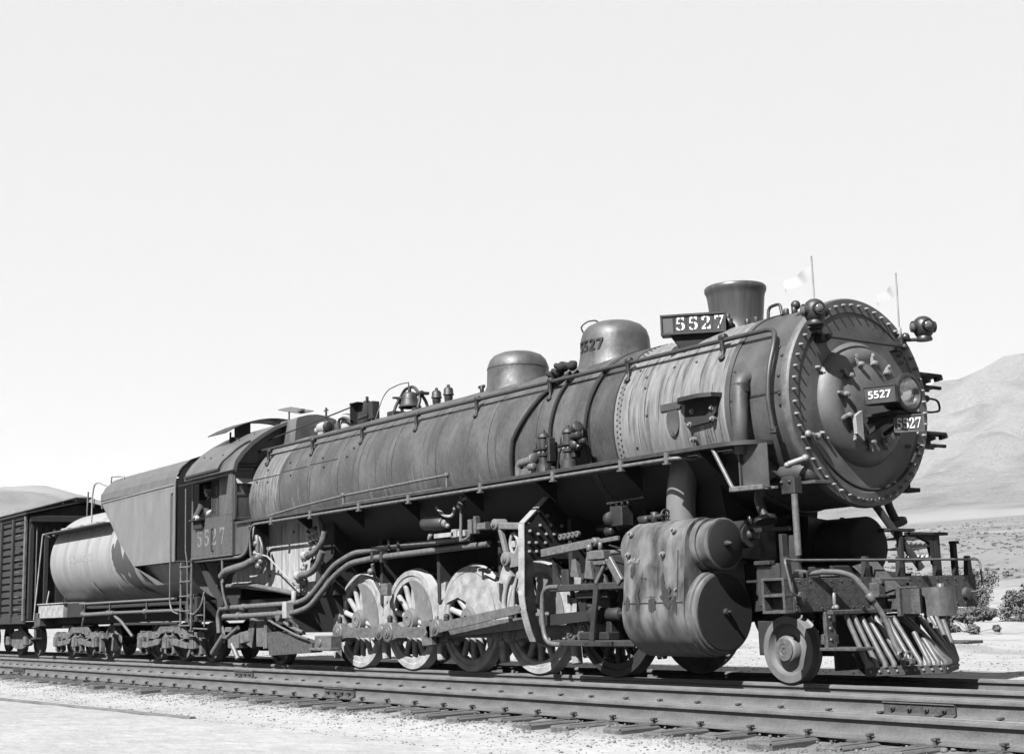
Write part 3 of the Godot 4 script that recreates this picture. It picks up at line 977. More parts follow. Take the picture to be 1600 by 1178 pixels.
func build_top() -> void:
	# stack
	var s := MB.new()
	s.lathe(V(8.63, 0, 0), V(0, 1, 0), [Vector2(4.2, 0.42), Vector2(4.36, 0.38), Vector2(4.42, 0.345), Vector2(4.55, 0.343), Vector2(4.84, 0.372), Vector2(4.9, 0.385), Vector2(4.93, 0.402), Vector2(4.975, 0.405), Vector2(4.995, 0.39), Vector2(4.995, 0.36), Vector2(4.95, 0.345), Vector2(4.3, 0.32)], 64)
	var st := part(loco, "smokestack", s, mat(0.016, 0.046, 0.38, "streak", "soft", 0.4, 1.8, Vector3(2.4, 0.1, 2.4)))
	var sv := MB.new()
	sv.cyl(V(8.84, 4.36, 0.36), V(8.84, 4.5, 0.36), 0.05, 10); sv.cyl(V(8.83, 4.48, 0.36), V(8.83, 4.56, 0.36), 0.025, 8)
	sv.tube([V(8.5, 4.44, 0.42), V(8.84, 4.43, 0.38)], 0.016, 8)
	part(st, "valve", sv, M.black)
	# number indicator box set at an angle in front of the stack
	var ed := V(0.715, 0, -0.7).normalized()
	var nn := V(0.7, 0, 0.715).normalized()
	var bb := Basis(ed, V(0, 1, 0), nn)
	var c := V(8.645, 4.425, 0.805)
	var b := MB.new()
	b.box(c - nn * 0.11, V(0.82, 0.255, 0.22), bb, 0.012)
	for k in [-1.0, 1.0]:
		b.box(c + V(0, 0.118 * k, 0) + nn * 0.012, V(0.83, 0.03, 0.026), bb, 0.005)
		b.box(c + ed * 0.4 * k + nn * 0.012, V(0.026, 0.21, 0.026), bb, 0.005)
	b.box(c - ed * 0.245 + nn * 0.008, V(0.014, 0.21, 0.018), bb, 0.003)
	var ib := part(loco, "number_indicator", b, M.black)
	var pn := MB.new(); pn.box(c - ed * 0.322 + nn * 0.003, V(0.135, 0.2, 0.008), bb, 0.001)
	part(ib, "end_panel", pn, M.box_grey)
	var dgs := "5527"
	for k in 4:
		var cc := c + ed * (-0.158 + 0.162 * k)
		var p2 := MB.new(); p2.box(cc + nn * 0.003, V(0.152, 0.2, 0.008), bb, 0.001)
		part(ib, "digit_panel", p2, M.black)
		words(ib, "digit", dgs[k], 0.168, cc + nn * 0.011, bb, M.paint, "Droid Serif", true, 0.008)
		# stencil bridges across each numeral
		var sb := MB.new(); sb.box(cc + nn * 0.0155 + V(0, -0.012, 0), V(0.014, 0.2, 0.006), Basis(ed.rotated(nn, 0.0), V(0, 1, 0), nn), 0.001)
		part(ib, "stencil_gap", sb, M.black)
	var lg := MB.new()
	lg.prism(PackedVector2Array([Vector2(-0.3, 4.31), Vector2(0.34, 4.31), Vector2(0.16, 4.05), Vector2(-0.12, 4.05)]), V(c.x, 0, c.z) - nn * 0.2, ed, V(0, 1, 0), nn * 0.16)
	part(ib, "support", lg, M.soot_and_shade)
	# domes
	var d := MB.new()
	d.lathe(V(6.17, 0, 0), V(0, 1, 0), [Vector2(4.0, 0.66), Vector2(4.25, 0.6), Vector2(4.36, 0.55), Vector2(4.46, 0.525), Vector2(4.55, 0.515), Vector2(4.74, 0.5), Vector2(4.85, 0.465), Vector2(4.93, 0.39), Vector2(4.98, 0.28), Vector2(4.995, 0.17), Vector2(5.0, 0.12), Vector2(5.015, 0.115), Vector2(5.018, 0)], 72)
	var sd := part(loco, "sand_dome", d, M.boiler)
	for k in 4:
		# raised numerals follow the curve of the dome
		var a := deg_to_rad(88.0 + (1.5 - k) * 14.5)
		var r := V(cos(a), 0, sin(a))
		words(sd, "numeral", "5527"[k], 0.165, V(6.17, 4.6, 0) + r * 0.51, Basis(V(sin(a), 0, -cos(a)), V(0, 1, 0), r), M.black, "Droid Sans", true, 0.03)
	var gr := MB.new()
	gr.tube(bend([V(5.87, 4.86, 0.34), V(5.84, 4.95, 0.37), V(5.91, 5.03, 0.3), V(6.0, 5.04, 0.2), V(6.03, 4.98, 0.16)], 0.06), 0.012, 8)
	part(sd, "handle", gr, M.black)
	var sv2 := MB.new()
	for q in [V(6.0, 4.3, 0.86), V(5.85, 4.25, 0.8), V(5.7, 4.24, 0.78), V(5.9, 4.32, 0.75), V(6.25, 4.27, 0.88)]:
		sv2.ball(q, 0.075, 8); sv2.cyl(q, q + V(-0.12, 0.03, 0.04), 0.04, 8)
	sv2.cyl(V(5.6, 4.24, 0.8), V(6.3, 4.3, 0.86), 0.04, 8)
	part(sd, "sander_valve", sv2, M.soot_and_shade)
	var d2 := MB.new()
	d2.lathe(V(3.76, 0, 0), V(0, 1, 0), [Vector2(4.1, 0.58), Vector2(4.33, 0.54), Vector2(4.42, 0.505), Vector2(4.68, 0.493), Vector2(4.73, 0.487), Vector2(4.83, 0.45), Vector2(4.9, 0.385), Vector2(4.945, 0.28), Vector2(4.96, 0.15), Vector2(4.963, 0)], 72)
	var sdm := part(loco, "steam_dome", d2, M.boiler)
	var wv := MB.new()
	wv.cyl(V(2.95, 4.4, 0.15), V(2.95, 4.54, 0.15), 0.035, 8); wv.cyl(V(2.87, 4.52, 0.15), V(3.02, 4.52, 0.15), 0.028, 8)
	part(loco, "whistle_valve", wv, M.black)
	var bandd := MB.new(); bandd.lathe(V(3.76, 0, 0), V(0, 1, 0), [Vector2(4.68, 0.492), Vector2(4.686, 0.498), Vector2(4.7, 0.497), Vector2(4.706, 0.489)], 72)
	part(sdm, "jacket_lap", bandd, M.boiler_dark)
	# sand pipes over the boiler flank
	for p in [[[6.1, 52], [5.75, 33], [5.3, 5], [5.17, -22]], [[6.25, 52], [6.2, 30], [6.17, 6], [6.22, -22]], [[7.05, 48], [6.98, 20], [6.94, 0], [7.0, -20]]]:
		var sp := MB.new()
		sp.tube(surf_path(p, 1.262), 0.034 if p[0][0] < 6.2 else 0.026, 10)
		part(loco, "sand_pipe", sp, M.soot_and_shade)
	# bell
	var bl := MB.new()
	bl.lathe(V(0.45, 0, 0), V(0, 1, 0), [Vector2(4.53, 0.17), Vector2(4.525, 0.205), Vector2(4.54, 0.21), Vector2(4.58, 0.175), Vector2(4.68, 0.145), Vector2(4.76, 0.135), Vector2(4.8, 0.1), Vector2(4.81, 0)], 32)
	bl.cyl(V(0.45, 4.8, 0), V(0.45, 4.9, 0), 0.03, 8)
	var bell := part(loco, "bell", bl, M.black)
	var yk := MB.new()
	yk.tube(bend([V(0.13, 4.74, 0), V(0.2, 4.82, 0), V(0.3, 4.88, 0), V(0.45, 4.9, 0), V(0.6, 4.88, 0), V(0.7, 4.8, 0), V(0.77, 4.74, 0)], 0.05), 0.028, 8)
	yk.cyl(V(0.05, 4.74, 0), V(0.2, 4.74, 0), 0.04, 8); yk.cyl(V(0.7, 4.74, 0), V(0.88, 4.74, 0), 0.04, 8)
	yk.box(V(0.04, 4.76, 0), V(0.08, 0.03, 0.2)); yk.box(V(0.92, 4.72, 0), V(0.08, 0.05, 0.2))
	part(bell, "yoke", yk, M.black)
	var sd3 := MB.new()
	for q in [0.1, 0.82]:
		sd3.tube(bend([V(q - 0.03 if q < 0.4 else q + 0.05, 4.38, 0.12), V(q - 0.06 if q < 0.4 else q + 0.08, 4.55, 0.08), V(q, 4.74, 0)], 0.1), 0.03, 8)
		sd3.tube(bend([V(q - 0.03 if q < 0.4 else q + 0.05, 4.38, -0.12), V(q - 0.06 if q < 0.4 else q + 0.08, 4.55, -0.08), V(q, 4.74, 0)], 0.1), 0.03, 8)
	sd3.box(V(0.08, 4.44, 0), V(0.22, 0.12, 0.4)); sd3.box(V(0.88, 4.42, 0), V(0.12, 0.08, 0.4))
	part(bell, "stand", sd3, M.black)
	var cw := MB.new()
	cw.tube(bend([V(0.42, 4.99, 0), V(0.2, 4.99, 0.05), V(-0.15, 4.93, 0.1), V(-0.35, 4.8, 0.1), V(-0.3, 4.6, 0.2), V(-0.28, 4.36, 0.3)], 0.15), 0.009, 6)
	cw.cyl(V(0.42, 4.9, 0), V(0.42, 5.0, 0), 0.012, 6)
	part(bell, "bell_cord", cw, M.black)
	# safety valves
	for x in [1.34, 1.72]:
		var v := MB.new()
		v.lathe(V(x, 0, 0), V(0, 1, 0), [Vector2(4.38, 0.07), Vector2(4.5, 0.07), Vector2(4.51, 0.075), Vector2(4.565, 0.075), Vector2(4.57, 0.094), Vector2(4.59, 0.094), Vector2(4.6, 0.084), Vector2(4.67, 0.082), Vector2(4.7, 0.06), Vector2(4.71, 0.03), Vector2(4.75, 0.026), Vector2(4.76, 0)], 20)
		part(loco, "safety_valve", v, M.black)
	# steam turret housing in front of the cab
	var t := MB.new()
	t.prism(PackedVector2Array([Vector2(-0.52, 4.1), Vector2(-0.46, 4.74), Vector2(-0.42, 4.8), Vector2(-0.2, 4.86), Vector2(0.0, 4.88), Vector2(0.2, 4.86), Vector2(0.42, 4.8), Vector2(0.46, 4.74), Vector2(0.52, 4.1)]), V(-3.86, 0, 0), V(0, 0, 1), V(0, 1, 0), V(0.76, 0, 0))
	part(loco, "turret_housing", t, M.roof)
	var t2 := MB.new()
	t2.box(V(-2.7, 4.42, 0.0), V(0.6, 0.36, 0.5)); t2.cyl(V(-2.3, 4.3, -0.1), V(-2.3, 4.62, -0.1), 0.16, 14)
	t2.tube([V(-2.25, 4.4, 0.25), V(-2.25, 4.88, 0.25)], 0.022, 8); t2.tube([V(-2.33, 4.83, 0.25), V(-2.17, 4.83, 0.25)], 0.014, 6)
	part(loco, "turret", t2, M.black)
	var dy := MB.new()
	dy.cyl(V(-2.2, 4.46, 0.4), V(-1.95, 4.46, 0.4), 0.115, 20, 0.03)
	dy.cyl(V(-2.3, 4.43, 0.42), V(-2.18, 4.43, 0.42), 0.07, 12)
	dy.box(V(-2.08, 4.34, 0.4), V(0.2, 0.12, 0.16))
	var dyn := part(loco, "turbo_generator", dy, M.dusty)
	var dg := MB.new(); dg.cyl(V(-1.95, 4.46, 0.4), V(-1.86, 4.46, 0.4), 0.09, 16)
	part(dyn, "end_cap", dg, M.black)
	var fp := MB.new()
	fp.lathe(V(-1.4, 0, 0.2), V(0, 1, 0), [Vector2(4.2, 0.19), Vector2(4.6, 0.175), Vector2(4.64, 0.14), Vector2(4.65, 0)], 28)
	var fo := part(loco, "lagged_valve_box", fp, M.dusty)
	var fh := MB.new()
	fh.tube(bend([V(-1.42, 4.3, 0.43), V(-1.42, 4.53, 0.43), V(-1.25, 4.55, 0.4), V(-1.1, 4.48, 0.34)], 0.07), 0.028, 10)
	fh.ball(V(-1.28, 4.66, 0.12), 0.065, 10); fh.cyl(V(-1.36, 4.62, 0.15), V(-1.36, 4.72, 0.15), 0.04, 10)
	part(fo, "pipe", fh, M.black)
	var rk := MB.new()
	rk.box(V(-1.12, 4.6, 0.2), V(0.025, 0.42, 0.3)); rk.box(V(-0.93, 4.6, 0.2), V(0.3, 0.36, 0.03)); rk.box(V(-1.0, 4.79, 0.2), V(0.28, 0.02, 0.3))
	rk.cyl(V(-0.74, 4.4, 0.2), V(-0.74, 4.8, 0.2), 0.07, 12); rk.box(V(-0.56, 4.6, 0.16), V(0.16, 0.34, 0.16)); rk.cyl(V(-0.7, 4.76, 0.22), V(-0.7, 4.88, 0.22), 0.03, 8)
	rk.tube(bend([V(-0.85, 4.5, 0.3), V(-0.72, 4.45, 0.4), V(-0.5, 4.5, 0.32)], 0.08), 0.03, 8)
	part(loco, "pump_governor", rk, M.soot_and_shade)
	var dr := MB.new()
	dr.tube([V(-4.6, 4.28, 0.92), V(-1.13, 4.72, 0.35)], 0.014, 6)
	part(loco, "drain_pipe", dr, M.black)
	# lifting lug and small fittings behind the smokebox front
	var fit := MB.new()
	fit.cyl(V(9.97, 4.32, 0.38), V(9.97, 4.42, 0.38), 0.035, 10); fit.ball(V(9.99, 4.44, 0.38), 0.06, 10)
	fit.tube(bend([V(9.55, 4.36, 0.4), V(9.55, 4.5, 0.38), V(9.72, 4.52, 0.36), V(9.78, 4.36, 0.4)], 0.06), 0.02, 8)
	for x in [9.2, 9.35, 9.85, 9.98]: fit.cyl(V(x, 4.32, 0.4), V(x, 4.42, 0.4), 0.035, 8)
	part(loco, "top_fittings", fit, M.black)

func build_running_board() -> void:
	for s in [1.0, -1.0]:
		var mb := MB.new()
		mb.box(V(3.0, 2.725, 1.335 * s), V(13.2, 0.03, 0.4), Basis(), 0.004)
		mb.box(V(3.0, 2.722, 1.535 * s), V(13.2, 0.052, 0.025), Basis(), 0.005)
		# rounded front end
		var p := PackedVector2Array([Vector2(9.6, 1.1), Vector2(9.6, 1.546)])
		for k in 9:
			var a := PI / 2 * k / 8.0
			p.append(Vector2(9.75 + 0.42 * sin(a), 1.12 + 0.426 * cos(a)))
		mb.prism(p, V(0, 2.696, 0), V(1, 0, 0), V(0, 0, s), V(0, 0.05, 0))
		var rb := part(loco, "running_board", mb, M.rail_pipe)
		var pp := MB.new()
		pp.tube(bend([V(-2.95, 2.05, 1.5 * s), V(-2.95, 2.45, 1.53 * s), V(-2.78, 2.64, 1.55 * s), V(3.0, 2.645, 1.55 * s), V(9.0, 2.645, 1.55 * s), V(9.1, 2.64, 1.3 * s)], 0.12), 0.024, 10)
		var pipe := part(rb, "edge_pipe", pp, M.pipe)
		if s > 0:
			for x in [-1.95, -0.4, 1.33, 2.9, 4.88, 6.6, 8.0, 8.85]:
				var c := MB.new()
				c.box(V(x, 2.66, 1.555), V(0.06, 0.13, 0.06)); c.box(V(x, 2.59, 1.56), V(0.09, 0.02, 0.07))
				part(rb, "clamp", c, M.pipe)
			for x in [-3.0, -1.2, 0.6, 2.4, 4.2, 6.0, 7.8, 9.3]:
				var k2 := MB.new()
				k2.prism(PackedVector2Array([Vector2(1.05, 2.7), Vector2(1.5, 2.7), Vector2(1.06, 2.36)]), V(x, 0, 0), V(0, 0, 1), V(0, 1, 0), V(0.03, 0, 0))
				part(rb, "bracket", k2, M.soot_and_shade)
		# handrail with its stanchions
		var h := MB.new()
		var pts := [V(-4.15, 4.16, 0.97 * s), V(3.0, 4.1, 1.0 * s), V(10.2, 4.06, 1.0 * s), V(10.32, 3.85, 1.15 * s), V(10.32, 3.55, 1.27 * s), V(10.31, 3.2, 1.31 * s), V(10.34, 2.84, 1.28 * s)]
		h.tube(bend(pts, 0.16, 6), 0.03, 12)
		var hr := part(loco, "handrail", h, M.rail_pipe)
		for x in [-3.2, -1.35, 0.5, 2.3, 4.05, 5.9, 7.6, 9.35]:
			var st := MB.new()
			var a := V(x, 4.1, 0.995 * s)
			st.cyl(V(x - 0.05, 4.1, 0.995 * s), V(x + 0.05, 4.1, 0.995 * s), 0.046, 10)
			st.tube([a, V(x + 0.02, YC + 0.62, 1.04 * s)], 0.02, 8)
			st.cyl(V(x + 0.02, YC + 0.615, 1.04 * s), V(x + 0.02, YC + 0.65, 1.07 * s), 0.045, 8)
			st.box(V(x, 4.0, 1.02 * s), V(0.05, 0.14, 0.05))
			part(hr, "stanchion", st, M.black)
		var fl := MB.new(); fl.box(V(10.34, 2.83, 1.27 * s), V(0.09, 0.08, 0.06))
		part(hr, "foot", fl, M.black)
	# low pipe along the deck
	var lp := MB.new()
	lp.tube(bend([V(-2.6, 2.78, 1.34), V(-1.2, 2.86, 1.36), V(0.45, 2.92, 1.36), V(3.75, 2.96, 1.36)], 0.3), 0.022, 8)
	for x in [0.45, 3.7]:
		lp.cyl(V(x - 0.03, 2.93 if x < 1 else 2.96, 1.36), V(x + 0.03, 2.93 if x < 1 else 2.96, 1.36), 0.04, 8)
		lp.bar(V(x, 2.74, 1.36), V(x, 2.94, 1.36), 0.04, 0.04)
	lp.box(V(2.0, 2.76, 1.36), V(3.2, 0.05, 0.05))
	part(loco, "deck_pipe", lp, M.pipe)
	# two pump lubricators standing on the deck
	for q in [6.17, 6.72]:
		var l := MB.new()
		var c := V(q, 0, 1.37)
		l.lathe(c, V(0, 1, 0), [Vector2(2.74, 0.12), Vector2(2.86, 0.11), Vector2(2.88, 0.07), Vector2(2.97, 0.065), Vector2(2.98, 0.085), Vector2(3.02, 0.085), Vector2(3.03, 0.06), Vector2(3.06, 0.06), Vector2(3.07, 0.09), Vector2(3.1, 0.09), Vector2(3.11, 0.07), Vector2(3.22, 0.07), Vector2(3.23, 0.085), Vector2(3.25, 0.085), Vector2(3.3, 0.055), Vector2(3.31, 0.025), Vector2(3.34, 0.022), Vector2(3.345, 0)], 24)
		l.cyl(V(q - 0.22, 3.08, 1.37), V(q + 0.1, 3.1, 1.37), 0.03, 8)
		l.cyl(V(q - 0.14, 3.09, 1.39), V(q - 0.14, 3.24, 1.39), 0.012, 6)
		l.box(V(q + 0.09, 3.06, 1.32), V(0.08, 0.34, 0.12))
		var lu := part(loco, "lubricator", l, M.black)
		var bo := MB.new()
		for k in 8:
			var a := TAU * k / 8.0
			bo.dot(c + V(0.078 * cos(a), 3.02, 0.078 * sin(a)), V(0, 1, 0), 0.014, 0.025)
		stuff(part(lu, "bolt", bo, M.pipe))
		var lb := MB.new()
		if q < 6.4:
			lb.tube(bend([V(5.62, 2.74, 1.4), V(5.62, 2.93, 1.4), V(6.0, 2.95, 1.42)], 0.12, 6), 0.06, 12)
			lb.cyl(V(5.96, 2.95, 1.42), V(6.02, 2.95, 1.42), 0.085, 12)
			lb.box(V(6.0, 2.79, 1.36), V(0.56, 0.1, 0.2))
			lb.cyl(V(6.0, 2.84, 1.5), V(6.12, 2.84, 1.5), 0.05, 10)
		else:
			lb.cyl(V(6.85, 3.17, 1.4), V(7.05, 3.17, 1.44), 0.05, 10); lb.cyl(V(6.9, 3.26, 1.38), V(6.98, 3.3, 1.4), 0.08, 12)
			lb.cyl(V(7.02, 3.08, 1.4), V(7.14, 3.08, 1.42), 0.04, 8); lb.ball(V(6.86, 3.06, 1.36), 0.085, 12); lb.cyl(V(6.78, 3.12, 1.34), V(6.95, 3.0, 1.36), 0.05, 8)
			lb.tube([V(6.5, 2.75, 1.4), V(6.55, 2.98, 1.4), V(6.62, 3.05, 1.4)], 0.015, 6)
		part(lu, "pipe", lb, M.pipe if q < 6.4 else M.black)
	# front step hung from the deck
	var fs := MB.new()
	fs.tube(bend([V(9.58, 2.69, 1.5), V(9.9, 2.2, 1.53), V(10.38, 2.185, 1.53)], 0.04), 0.026, 8)
	fs.bar(V(9.86, 2.19, 1.53), V(10.38, 2.18, 1.53), 0.06, 0.06)
	fs.bar(V(9.86, 2.19, 1.33), V(10.38, 2.18, 1.33), 0.06, 0.03)
	for k in 4: fs.bar(V(9.92 + 0.13 * k, 2.19, 1.31), V(9.92 + 0.13 * k, 2.19, 1.54), 0.04, 0.02, V(0, 1, 0))
	var fst := part(loco, "front_step", fs, M.pipe)
	var bp := MB.new()
	bp.box(V(10.05, 2.44, 1.3), V(0.4, 0.52, 0.02)); bp.box(V(9.84, 2.44, 1.32), V(0.02, 0.52, 0.06))
	part(fst, "back_plate", bp, M.box_grey)

# ---------------------------------------------------------------- wheels
const AX := [0.0, 1.7145, 3.429, 5.1435, 6.858]
func driving_wheel(main: bool) -> MeshInstance3D:
	# faces +z, centre at the origin of the wheel, tread radius 0.8
	var t := MB.new()
	t.lathe(V(0, 0, 0), V(0, 0, 1), [Vector2(0.685, 0.7), Vector2(0.685, 0.82), Vector2(0.69, 0.832), Vector2(0.705, 0.834), Vector2(0.72, 0.815), Vector2(0.735, 0.803), Vector2(0.815, 0.797), Vector2(0.825, 0.79), Vector2(0.826, 0.715), Vector2(0.815, 0.708), Vector2(0.812, 0.7), Vector2(0.808, 0.7), Vector2(0.808, 0.625), Vector2(0.79, 0.615), Vector2(0.71, 0.615), Vector2(0.695, 0.63), Vector2(0.685, 0.7)], 72)
	var w := part(loco, "driving_wheel", t, M.dusty)
	var hub := MB.new()
	hub.lathe(V(0, 0, 0), V(0, 0, 1), [Vector2(0.69, 0.19), Vector2(0.84, 0.19), Vector2(0.87, 0.165), Vector2(0.885, 0.16), Vector2(0.885, 0.11), Vector2(0.9, 0.105), Vector2(0.905, 0.05), Vector2(0.89, 0.04), Vector2(0.89, 0)], 32)
	part(w, "hub", hub, M.weight)
	var n := 14
	for k in n:
		var a := TAU * (k + 0.5) / n
		var d := V(cos(a), sin(a), 0)
		var s := V(-sin(a), cos(a), 0)
		var sp := MB.new()
		# tapered rounded spoke
		var prev := []
		for i in 5:
			var r := lerpf(0.15, 0.635, i / 4.0)
			var wd := lerpf(0.062, 0.042, i / 4.0) + (0.02 if i == 4 else 0.0)
			var dp := lerpf(0.058, 0.042, i / 4.0)
			var ring := []
			for j in 8:
				var b := TAU * j / 8.0
				ring.append([V(0, 0, 0.755) + d * r + s * wd * cos(b) + V(0, 0, 1) * dp * sin(b), s * cos(b) + V(0, 0, 1) * sin(b)])
			if i > 0:
				for j in 8:
					var j2 := (j + 1) % 8
					sp.q4(prev[j][0], prev[j2][0], ring[j2][0], ring[j][0], prev[j][1], prev[j2][1], ring[j2][1], ring[j][1])
			prev = ring
		part(w, "spoke", sp, M.dusty)
	# counterweight opposite the crank pin
	var half := deg_to_rad(64.0 if not main else 100.0)
	var mid := deg_to_rad(31.0 if not main else 58.0)
	var cw := MB.new()
	var pl := PackedVector2Array()
	for k in 25:
		var a := mid - half + 2.0 * half * k / 24.0
		pl.append(Vector2(cos(a), sin(a)) * (0.64 if not main else 0.7))
	if not main:
		for k in 9:
			var t2 := k / 8.0
			var a2 := mid + half - 2.0 * half * t2
			pl.append(Vector2(cos(a2), sin(a2)) * lerpf(0.62, 0.16, sin(PI * t2)))
	else:
		for k in 9:
			var t3 := k / 8.0
			var a3 := mid + half - 2.0 * half * t3
			pl.append(Vector2(cos(a3), sin(a3)) * lerpf(0.66, 0.1, sin(PI * t3)))
	cw.prism(pl, V(0, 0, 0.7), V(1, 0, 0), V(0, 1, 0), V(0, 0, 0.125 if not main else 0.135))
	part(w, "counterweight", cw, M.weight if not main else M.dusty)
	var cp := MB.new()
	cp.lathe(V(-0.327, -0.195, 0), V(0, 0, 1), [Vector2(0.69, 0.16), Vector2(0.84, 0.16), Vector2(0.86, 0.14), Vector2(0.88, 0.13), Vector2(0.88, 0.075), Vector2(1.0, 0.075), Vector2(1.0, 0)], 24)
	cp.box(V(-0.17, -0.1, 0.76), V(0.3, 0.24, 0.13), Basis(V(0, 0, 1), deg_to_rad(31.0)))
	part(w, "crank_pin", cp, M.weight)
	return w
func build_wheels() -> void:
	var a := driving_wheel(false)
	a.position = V(AX[0], 0.8, 0)
	var b: MeshInstance3D = null
	for i in range(1, 5):
		if i == 2:
			b = driving_wheel(true)
			b.position = V(AX[2], 0.8, 0)
		else:
			var w := again(loco, a, "driving_wheel", Transform3D(Basis(), V(AX[i], 0.8, 0)))
			if i == 4:
				# the near front driver is near-black all over, spokes included
				(w as MeshInstance3D).material_override = M.grease_and_shade
				for ch in w.get_children(): (ch as MeshInstance3D).material_override = M.grease_and_shade
	for i in 5:
		again(loco, b if i == 2 else a, "driving_wheel", Transform3D(Basis(V(0, 1, 0), PI), V(AX[i], 0.8, 0)))
		var ax := MB.new(); ax.cyl(V(AX[i], 0.8, -0.7), V(AX[i], 0.8, 0.7), 0.13, 16)
		part(loco, "axle", ax, M.soot_and_shade)
	# leading wheels: solid dished discs
	var t := MB.new()
	t.lathe(V(0, 0, 0), V(0, 0, 1), [Vector2(0.69, 0.2), Vector2(0.69, 0.4), Vector2(0.695, 0.408), Vector2(0.708, 0.409), Vector2(0.725, 0.39), Vector2(0.735, 0.383), Vector2(0.815, 0.379), Vector2(0.825, 0.372), Vector2(0.826, 0.295), Vector2(0.8, 0.285), Vector2(0.765, 0.26), Vector2(0.765, 0.2), Vector2(0.78, 0.17), Vector2(0.85, 0.155), Vector2(0.87, 0.135), Vector2(0.872, 0.05), Vector2(0.86, 0.045), Vector2(0.86, 0.0)], 64)
	var lw := part(loco, "leading_wheel", t, mat(0.05, 0.085, 0.6, "soft", "grain", 0.25, 1.3, Vector3(1.5, 1.5, 1.5)))
	var cap := MB.new(); cap.lathe(V(0, 0, 0), V(0, 0, 1), [Vector2(0.86, 0.13), Vector2(0.885, 0.125), Vector2(0.89, 0.07), Vector2(0.884, 0.065), Vector2(0.884, 0.02), Vector2(0.875, 0.018), Vector2(0.875, 0)], 32)
	part(lw, "hub_cap", cap, M.rod)
	lw.transform = Transform3D(Basis(), V(9.92, 0.381, 0))
	again(loco, lw, "leading_wheel", Transform3D(Basis(V(0, 1, 0), PI), V(9.92, 0.381, 0)))
	# trailing wheels
	var t4 := MB.new()
	t4.lathe(V(0, 0, 0), V(0, 0, 1), [Vector2(0.69, 0.3), Vector2(0.69, 0.56), Vector2(0.7, 0.566), Vector2(0.72, 0.545), Vector2(0.735, 0.536), Vector2(0.815, 0.53), Vector2(0.825, 0.52), Vector2(0.826, 0.45), Vector2(0.78, 0.43), Vector2(0.77, 0.25), Vector2(0.83, 0.18), Vector2(0.85, 0.12), Vector2(0.85, 0)], 48)
	var tw := part(loco, "trailing_wheel", t4, M.grease_and_shade)
	tw.transform = Transform3D(Basis(), V(-3.1, 0.53, 0))
	again(loco, tw, "trailing_wheel", Transform3D(Basis(V(0, 1, 0), PI), V(-3.1, 0.53, 0)))

# ---------------------------------------------------------------- rods and valve gear
func rod(mb: MB, a: Vector3, b: Vector3, ha: float, hb: float, w: float) -> void:
	var d := b - a
	var L := d.length()
	d /= L
	var up := V(0, 0, 1).cross(d)
	if up.y < 0: up = -up
	mb.prism(PackedVector2Array([Vector2(0, -ha / 2), Vector2(L, -hb / 2), Vector2(L, hb / 2), Vector2(0, ha / 2)]), a - V(0, 0, w / 2), d, up, V(0, 0, w))
func boss(mb: MB, c: Vector3, r: float, w: float, cap := 0.6) -> void:
	mb.lathe(c - V(0, 0, w / 2), V(0, 0, 1), [Vector2(0, 0), Vector2(0, r), Vector2(w - 0.012, r), Vector2(w, r - 0.012), Vector2(w, r * cap), Vector2(w + 0.02, r * cap - 0.01), Vector2(w + 0.02, r * 0.35), Vector2(w + 0.035, r * 0.3), Vector2(w + 0.035, 0)], 28)
